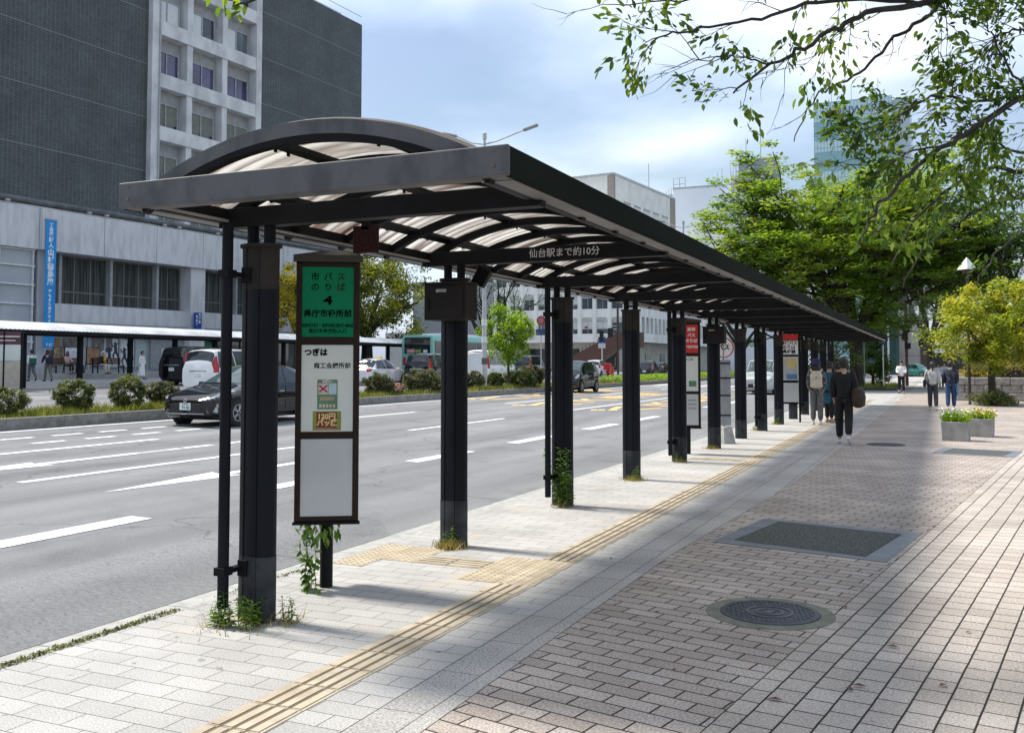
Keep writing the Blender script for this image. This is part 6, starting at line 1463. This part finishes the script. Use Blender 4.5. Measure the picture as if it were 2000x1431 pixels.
# moss in the kerb joint, fallen leaves
rs = np.random.default_rng(44); n = 5200; y = rs.uniform(2.2, 6.2, n); dens = .5 + .5 * np.sin(y * 2.1 + .5) * np.sin(y * 5.3); keep = rs.random(n) < np.where(y < 4.9, .55 + .45 * dens, .25 * dens); y = y[keep]; n = len(y)
P = np.stack([-4.568 + rs.normal(0, .016, n), y, .002 + np.abs(rs.normal(0, .008, n))], 1); V, F = leaf_quads(P, .02, rs, .4); tag(raw_mesh('kerb_moss', V, F, leafmat('moss', (.06, .07, .015), (.12, .13, .03), (.2, .2, .06), trans=.2, scale=10)), kind='stuff')
lm = mat('fallen_leaf_brown', (.19, .075, .04), .8, (.11, .05, .03), scale=20)
fl = None
rl = random.Random(5)
for x, y in ((-.44, 5.05), (-.40, 5.12), (-.28, 5.9), (-.6, 6.72), (-.02, 5.3), (.12, 6.4), (-1.3, 5.0), (-2.5, 7.6), (.3, 8.1), (-.75, 4.75), (-1.7, 6.1), (-.9, 8.2)):
    t = tag(MB().add([(0, -.03, .006), (.013, 0, .012), (0, .03, .006), (-.013, 0, .012)], [(0, 1, 2, 3)]).build('fallen_leaf', lm) if fl is None else fl.copy(), 'curled brown leaf fallen on the plaza paving', 'fallen leaf', 'fallen leaves on the paving')
    if fl is not None: COL.objects.link(t)
    fl = fl or t; t.location = (x, y, 0.002); t.rotation_euler = (0, 0, rl.uniform(0, 6)); s = rl.uniform(.7, 1.3); t.scale = (s, s, s)
# ------------------------------------------------------------------ people
skin_m = mat('skin', (.46, .28, .20), .6, (.40, .23, .16), scale=6); hair_m = mat('dark_hair', (.018, .014, .012), .6, (.01, .008, .007), scale=30)
def cloth(n, c, c2=None, scale=6): return mat('cloth_' + n, c, .9, c2 or [q * .75 for q in c], scale=scale, bump=.15, bscale=30)
def skinned(name, pts, edges, rad, m, parent, root=0, sub=1):
    me = bpy.data.meshes.new(name); me.from_pydata([tuple(p) for p in pts], edges, [])
    o = bpy.data.objects.new('tmp_skin', me); COL.objects.link(o)
    sk = o.modifiers.new('skin', 'SKIN'); sk.use_smooth_shade = True; sk.branch_smoothing = .4
    if sub: o.modifiers.new('sub', 'SUBSURF').levels = sub
    for i, v in enumerate(me.skin_vertices[0].data):
        r = rad[i]; v.radius = (r, r) if not hasattr(r, '__len__') else r; v.use_root = (i == root)
    dg = bpy.context.evaluated_depsgraph_get()
    me2 = bpy.data.meshes.new_from_object(o.evaluated_get(dg)); me2.name = name
    bpy.data.objects.remove(o); bpy.data.meshes.remove(me)
    me2.materials.clear(); me2.materials.append(m); me2.polygons.foreach_set('use_smooth', [True] * len(me2.polygons))
    return link(name, me2, parent)
def limb(o, d, l): return o + d.normalized() * l
def person(label, loc, rz, h=1.68, top=None, bottom=None, shoes=None, hair='short', legs=((.25, .1), (-.25, .35)), arms=((-.25, .25), (.25, .2)), lean=.03, sit=False, wide=1.0, coat=0, sleeve=True, head_turn=0, hat=None, skirt=False, group=None, loose=1.0, hairm=None, armout=.12):
    """faces local -Y; angles: (swing forward, bend) per limb for right and left"""
    t = thing('person', label, 'person', loc, rz, group); k = h / 1.7
    F_ = Vector((0, -1, 0)); Z = Vector((0, 0, 1))
    hip = .90 * k if not sit else .50 * k
    up = (Z + F_ * lean).normalized()
    pel = Vector((0, 0, hip + .04)); waist = pel + up * .16 * k; chest = pel + up * .36 * k; neck = pel + up * .54 * k; hd = neck + up * .10 * k + F_ * .02; crown_ = hd + up * .10 * k
    P = [pel, waist, chest, neck, hd, crown_]; Ed = [(0, 1), (1, 2), (2, 3), (3, 4), (4, 5)]
    Rr = [(.13 * k, .10 * k), (.115 * k, .09 * k), (.145 * k, .105 * k), .052 * k, .083 * k, .070 * k]
    def addv(p, r, par): P.append(p); Rr.append(r); Ed.append((par, len(P) - 1)); return len(P) - 1
    tops, bots, feet = [], [], []
    for s, (sw, bd) in zip((1, -1), legs):
        hp = pel + Vector((s * .085 * k, 0, -.03)); a = addv(hp, .085 * k, 0)
        d = Vector((s * .02, -math.sin(sw), -math.cos(sw))); kn = limb(hp, d, .42 * k); b_ = addv(kn, .058 * k, a)
        d2 = Vector((0, -math.sin(sw - bd), -math.cos(sw - bd))); an = limb(kn, d2, .41 * k); c = addv(an, .038 * k, b_)
        fd = Vector((s * .15, -math.cos((sw - bd) * .6), math.sin((sw - bd) * .6) - .12)); toe = limb(an + Vector((0, 0, -.045 * k)), fd, .15 * k); addv(toe, .033 * k, c)
        bots.append((hp, kn, an)); feet.append((an, toe, fd))
    for s, (sw, bd) in zip((1, -1), arms):
        sh = chest + up * .11 * k + Vector((s * .175 * k, 0, 0)); a = addv(sh, .052 * k, 2)
        d = Vector((s * armout, -math.sin(sw), -math.cos(sw))); el = limb(sh, d, .27 * k); b_ = addv(el, .038 * k, a)
        d2 = Vector((-s * .25 * min(bd, 1.2), -math.sin(sw + bd), -math.cos(sw + bd))); wr = limb(el, d2, .23 * k); c = addv(wr, .026 * k, b_)
        palm = limb(wr, d2, .06 * k); pi_ = addv(palm, (.034 * k, .018 * k), c)
        side = d2.cross(Vector((1, 0, 0))); side = side.normalized() if side.length > .1 else F_
        for f, (o, ln) in enumerate(((-.024, .062), (-.008, .075), (.008, .072), (.023, .055))):
            q1 = limb(palm + side * o * k, d2 + side * o * 4, ln * .6 * k); i1 = addv(q1, .0085 * k, pi_); addv(limb(q1, d2 + Vector((-s * .5, 0, 0)), ln * .45 * k), .007 * k, i1)
        addv(limb(wr.lerp(palm, .5), d2 * .7 - side, .05 * k), .010 * k, c)
        tops.append((sh, el, wr))
    skinned('body', P, Ed, Rr, skin_m, t)
    if top:
        g = .022 * loose; tp = [pel + up * (-.09 if not coat else -.05), waist, chest, neck - up * .045 * k]; te = [(0, 1), (1, 2), (2, 3)]; tr = [(.15 * k * wide, .125 * k * wide), (.138 * k * wide, .115 * k * wide), (.165 * k * wide, .13 * k), .075 * k]
        for sh, el, wr in tops:
            if sleeve is False: el = sh.lerp(el, .7)
            b0 = len(tp); tp += [sh, el]; tr += [(.065 + g) * k, (.048 + g) * k]; te += [(2, b0), (b0, b0 + 1)]
            if sleeve: tp.append(wr); tr.append((.038 + g) * k); te.append((b0 + 1, b0 + 2))
        if coat:
            b0 = len(tp); tp += [pel - Z * coat * .5, pel - Z * coat]; tr += [(.17 * k * wide, .14 * k * wide), (.185 * k * wide, .15 * k * wide)]; te += [(0, b0), (b0, b0 + 1)]
        skinned('coat' if coat else 'top', tp, te, tr, top, t, root=1)
    if bottom:
        bp = [pel + Z * .07]; br = [(.145 * k, .115 * k)]; be = []
        for hp, kn, an in bots:
            b0 = len(bp); bp += [hp, kn, an + Z * .035]; w2 = wide if wide > 1 else 1; br += [.105 * k, .074 * k * w2, .060 * k * w2]; be += [(0, b0), (b0, b0 + 1), (b0 + 1, b0 + 2)]
        skinned('trousers', bp, be, br, bottom, t)
    if skirt:
        MB().lathe([(.13 * k, hip + .1), (.17 * k, hip - .15), (.21 * k, .22 * k), (.20 * k, .21 * k)], n=18).build('skirt', skirt, t, smooth=True)
    for an, toe, fd in feet:
        hl = an - fd * .05 * k + Vector((0, 0, -.035 * k)); b = MB(); b.tube([hl - fd * .03 * k, hl, an.lerp(toe, .55) + Vector((0, 0, -.03 * k)), toe + fd * .03 * k + Vector((0, 0, -.008)), toe + fd * .055 * k + Vector((0, 0, -.012))], [.028 * k, .042 * k, .043 * k, .036 * k, .015 * k], 8); b.build('shoe', shoes or cloth('black', (.012, .012, .013)), t, smooth=True)
    # face and hair
    M_ = Matrix.Rotation(head_turn, 3, 'Z'); hc = (hd + crown_) / 2
    fz = lambda x, y, z: hc + M_ @ Vector((x * k, y * k, z * k))
    for s in (1, -1):
        MB().box(fz(s * .032, -.083, .008), (.022 * k, .012, .010), rz=head_turn).build('eye', cloth('eye_dark', (.02, .015, .012)), t)
        MB().box(fz(s * .088, .005, -.01), (.016, .034, .05), rz=head_turn).build('ear', skin_m, t, bevel=.006)
    MB().box(fz(0, -.095, -.016), (.024, .03, .034), rz=head_turn).build('nose', skin_m, t, bevel=.008)
    MB().box(fz(0, -.086, -.052), (.044, .012, .012), rz=head_turn).build('mouth', cloth('lip', (.30, .11, .09)), t)
    b = MB(); n = 14; prof = [(0.001, .122), (.045, .115), (.080, .085), (.100, .035), (.102, -.01), (.098, -.05), (.080, -.095)]
    V = []; Fh = []
    for i, (r, z) in enumerate(prof):
        for q in range(n):
            a = 2 * math.pi * q / n; y = r * math.sin(a) * 1.08 + .012; zz = z
            front = -math.sin(a)
            if front > .25 and z < .06: zz = max(z, .055 + .02 * (front < .6)); y = y + (.02 if z < .03 else 0)
            V.append(fz(r * math.cos(a), y, zz))
    for i in range(len(prof) - 1):
        for q in range(n): Fh.append((i * n + q, i * n + (q + 1) % n, (i + 1) * n + (q + 1) % n, (i + 1) * n + q))
    b.add(V, Fh)
    if hair == 'pony': b.tube([fz(0, .09, .05), fz(0, .15, .02), fz(0, .15, -.12), fz(0, .12, -.24)], [.035, .04, .035, .01], 8)
    if hair == 'bob': b.lathe([(.075, -.02), (.11, -.06), (.112, -.14), (.08, -.16)], hc + Vector((0, .025, 0)), 14)
    b.build('hair', hairm or hair_m, t, smooth=True)
    if hat: MB().lathe([(.150 * k, -.005), (.112 * k, .035), (.108 * k, .10), (.07 * k, .135), (.001, .14)], hc + Vector((0, .005, .015)), 18).build('hat', hat, t, smooth=True)
    return t, dict(chest=chest, neck=neck, waist=waist, pel=pel, up=up, tops=tops, k=k)
def ppt(px, d, z=None): p = at(px, d); return (p[0], p[1], gz(p[0]) if z is None else z)
FACE_AWAY = math.pi
black_c = cloth('black', (.008, .008, .009), scale=4); navy_c = cloth('navy', (.015, .018, .05)); grey_c = cloth('grey_wool', (.13, .13, .13), (.09, .09, .09)); white_c = cloth('white', (.78, .78, .76), (.66, .66, .65)); teal_c = cloth('teal_coat', (.012, .10, .16), (.01, .07, .11)); denim = cloth('denim', (.03, .07, .16)); khaki = cloth('khaki', (.17, .15, .12)); cream_c = cloth('cream_canvas', (.60, .54, .43), (.50, .44, .35))
check_c = mat('cloth_check_shirt', (.22, .21, .22), .9, (.02, .02, .025), scale=26, lo=.48, hi=.52, detail=1); pat_c = mat('cloth_dark_print', (.012, .014, .03), .8, (.09, .09, .14), scale=16, lo=.34, hi=.42); hood_c = cloth('pale_grey_hoodie', (.46, .47, .45), (.36, .37, .35)); white_shoe = cloth('white_shoe', (.7, .7, .7)); brown_bag = mat('bag_brown', (.055, .028, .016), .7, (.02, .012, .008), scale=9)

t, j = person('person in a purple bucket hat and checked shirt carrying a cream backpack', ppt(1594, 25.4), FACE_AWAY + .1, 1.66, check_c, grey_c, white_shoe, legs=((.05, .05), (-.05, .02)), arms=((.1, .5), (.1, .45)), wide=1.18, hat=cloth('purple_hat', (.035, .025, .13)), hair='bob')
bk = thing('backpack', 'cream canvas backpack on the back of the person in a purple hat', 'backpack', t.location, FACE_AWAY + .1)
c = j['chest']; MB().box(c + Vector((0, .185, -.10)), (.30, .15, .40)).build('pack_body', cream_c, bk, bevel=.06, segs=3); MB().box(c + Vector((0, .27, -.17)), (.22, .05, .18)).build('front_pocket', cream_c, bk, bevel=.02); MB().box(c + Vector((0, .20, .10)), (.24, .10, .10)).build('top_flap', cream_c, bk, bevel=.03)
MB().box(c + Vector((0, .264, -.03)), (.03, .01, .03)).build('patch', black_c, bk)
for s in (-1, 1): MB().tube([c + Vector((s * .07, .14, .06)), c + Vector((s * .12, .10, .16)), c + Vector((s * .14, -.02, .19)), c + Vector((s * .14, -.15, .05)), c + Vector((s * .15, -.1, -.2)), c + Vector((s * .14, .12, -.26))], .022, 6).build('strap', cream_c, bk)
person('person in a long teal coat waiting right of the cream backpack', ppt(1619, 26.3), FACE_AWAY - .5, 1.62, teal_c, black_c, cloth('tan_shoe', (.40, .24, .17)), legs=((.04, .03), (-.05, .03)), arms=((.2, .9), (.2, .9)), coat=.42, wide=1.0, hair='short', head_turn=.5)
person('person in a navy top mostly hidden behind the walker in black', ppt(1636, 26.9), FACE_AWAY - .3, 1.60, navy_c, black_c, black_c, legs=((.04, .03), (-.05, .03)), arms=((.1, .4), (.1, .4)))
t, j = person('person in black jacket and trousers walking away with a brown shoulder bag', ppt(1647, 19.3), FACE_AWAY + .05, 1.68, black_c, black_c, white_shoe, legs=((.16, .10), (-.2, .42)), arms=((.05, .2), (-.1, .35)), wide=1.2, lean=.10, loose=1.7, hair='short', head_turn=.35)
bg = thing('shoulder_bag', 'soft dark brown bag hanging from the shoulder of the walker in black', 'bag', t.location, FACE_AWAY + .05)
c = j['pel']; MB().lathe([(.05, -.22), (.13, -.18), (.15, -.02), (.12, .14), (.05, .18)], c + Vector((-.27, .03, .02)), 12).build('bag_body', brown_bag, bg, smooth=True, bevel=0)
MB().tube([c + Vector((-.27, .0, .18)), c + Vector((-.22, -.06, .5)), c + Vector((-.17, 0, .57)), c + Vector((-.24, .08, .4)), c + Vector((-.27, .06, .18))], .012, 6).build('strap', brown_bag, bg)
person('person in a white shirt and black trousers walking toward us, hands joined', ppt(1760, 51.5), .1, 1.74, white_c, black_c, black_c, legs=((.2, .12), (-.2, .5)), arms=((.15, 1.35), (.15, 1.35)), loose=1.5, wide=1.1)
t, j = person('woman with a ponytail in a pale grey hoodie walking beside the person in dark print jacket', ppt(1821, 33.2), FACE_AWAY + .05, 1.64, hood_c, cloth('charcoal', (.045, .05, .055)), white_shoe, hair='pony', legs=((.14, .06), (-.14, .2)), arms=((.1, .4), (-.1, .5)), wide=1.2, loose=1.6)
t['label'] = 'woman with a ponytail in a pale grey hoodie walking beside another person'
bg = thing('shoulder_bag', 'small black bag at the left hip of the woman with a ponytail', 'bag', t.location, FACE_AWAY + .05); c = j['pel']
MB().box(c + Vector((.26, .02, .02)), (.10, .24, .26)).build('bag_body', black_c, bg, bevel=.04); MB().tube([c + Vector((.26, .02, .15)), c + Vector((.2, .1, .4)), c + Vector((.12, .06, .5))], .012, 6).build('strap', black_c, bg)
t, j = person('person in a dark patterned jacket and jeans walking right of the ponytailed woman', ppt(1856, 33.6), FACE_AWAY - .05, 1.66, pat_c, denim, white_shoe, legs=((-.12, .12), (.12, .06)), arms=((.1, .4), (.1, .3)), wide=1.2, loose=1.8)
bg = thing('tote_bag', 'light blue tote bag carried by the person in the patterned jacket', 'bag', t.location, FACE_AWAY - .05); c = j['pel']
MB().box(c + Vector((-.22, -.05, -.25)), (.06, .28, .34)).build('bag_body', cloth('sky_blue', (.10, .28, .42)), bg, bevel=.02); MB().tube([c + Vector((-.22, -.12, -.09)), c + Vector((-.23, -.05, .08)), c + Vector((-.22, .02, -.09))], .01, 6).build('handle', cloth('sky_blue', (.10, .28, .42)), bg)
person('distant person in white walking far behind the couple, left one', ppt(1833, 62), .2, 1.62, white_c, khaki, black_c, legs=((.1, .1), (-.1, .2)))['label'] if False else person('distant person in a white top far beyond the ponytailed woman', ppt(1832, 62), .2, 1.62, white_c, khaki, black_c, legs=((.1, .1), (-.1, .2)))
t, j = person('distant person in pale shirt with a navy bag strap beyond the patterned jacket', ppt(1844, 60), 0, 1.70, cloth('pale_blue_shirt', (.55, .6, .66)), navy_c, black_c, legs=((.1, .1), (-.1, .2)))
# across the road
t, j = person('walker in a white shirt with a green shoulder bag on the far pavement', ppt(62, 50.5), -math.pi / 2 - .3, 1.62, white_c, grey_c, black_c, legs=((.22, .1), (-.25, .4)), arms=((-.2, .3), (.25, .3)), wide=1.15)
bg = thing('green_bag', 'green cloth bag on the hip of the white shirted walker', 'bag', t.location, -math.pi / 2 - .3); c = j['waist']; MB().box(c + Vector((.0, .16, 0)), (.34, .12, .36)).build('bag_body', cloth('bag_green', (.02, .12, .08)), bg, bevel=.05); MB().tube([c + Vector((.15, .12, .15)), c + Vector((.1, 0, .38)), c + Vector((-.15, -.14, .1))], .014, 5).build('strap', cloth('bag_green', (.02, .12, .08)), bg)
person('walker in a dark navy top and khaki trousers stooping on the far pavement', ppt(94, 51), -math.pi / 2 - .3, 1.64, navy_c, khaki, black_c, legs=((.25, .1), (-.2, .3)), arms=((.4, .6), (.2, .5)), wide=1.15, lean=.16, hair='bob')
person('woman in a loose white dress walking before the far shop windows', ppt(277, 57.5), math.pi / 2 + .3, 1.64, white_c, white_c, black_c, legs=((.15, .05), (-.15, .2)), arms=((.1, .3), (-.2, .3)), wide=1.35, skirt=white_c)
p = at(128, 55.7); person('seated person in a pale pink top on the left bench', (p[0] + .12, p[1], 1.06), RB, 1.6, cloth('pale_pink', (.45, .32, .30)), black_c, black_c, sit=True, legs=((1.5, 1.45), (1.45, 1.4)), arms=((.4, .9), (.4, .9)), hair='bob')
p = at(197, 55.7); t, j = person('seated person in a dark jacket and yellow scarf on the right bench', (p[0] + .12, p[1], 1.06), RB, 1.62, black_c, cloth('beige_trouser', (.50, .48, .42)), black_c, sit=True, legs=((1.5, 1.45), (1.45, 1.4)), arms=((.4, .9), (.4, .9)), hairm=cloth('white_cap', (.7, .7, .7)))
MB().box(j['chest'] + Vector((.05, -.13, .02)), (.16, .06, .34)).build('scarf', cloth('scarf_yellow', (.55, .36, .05)), t, bevel=.02)
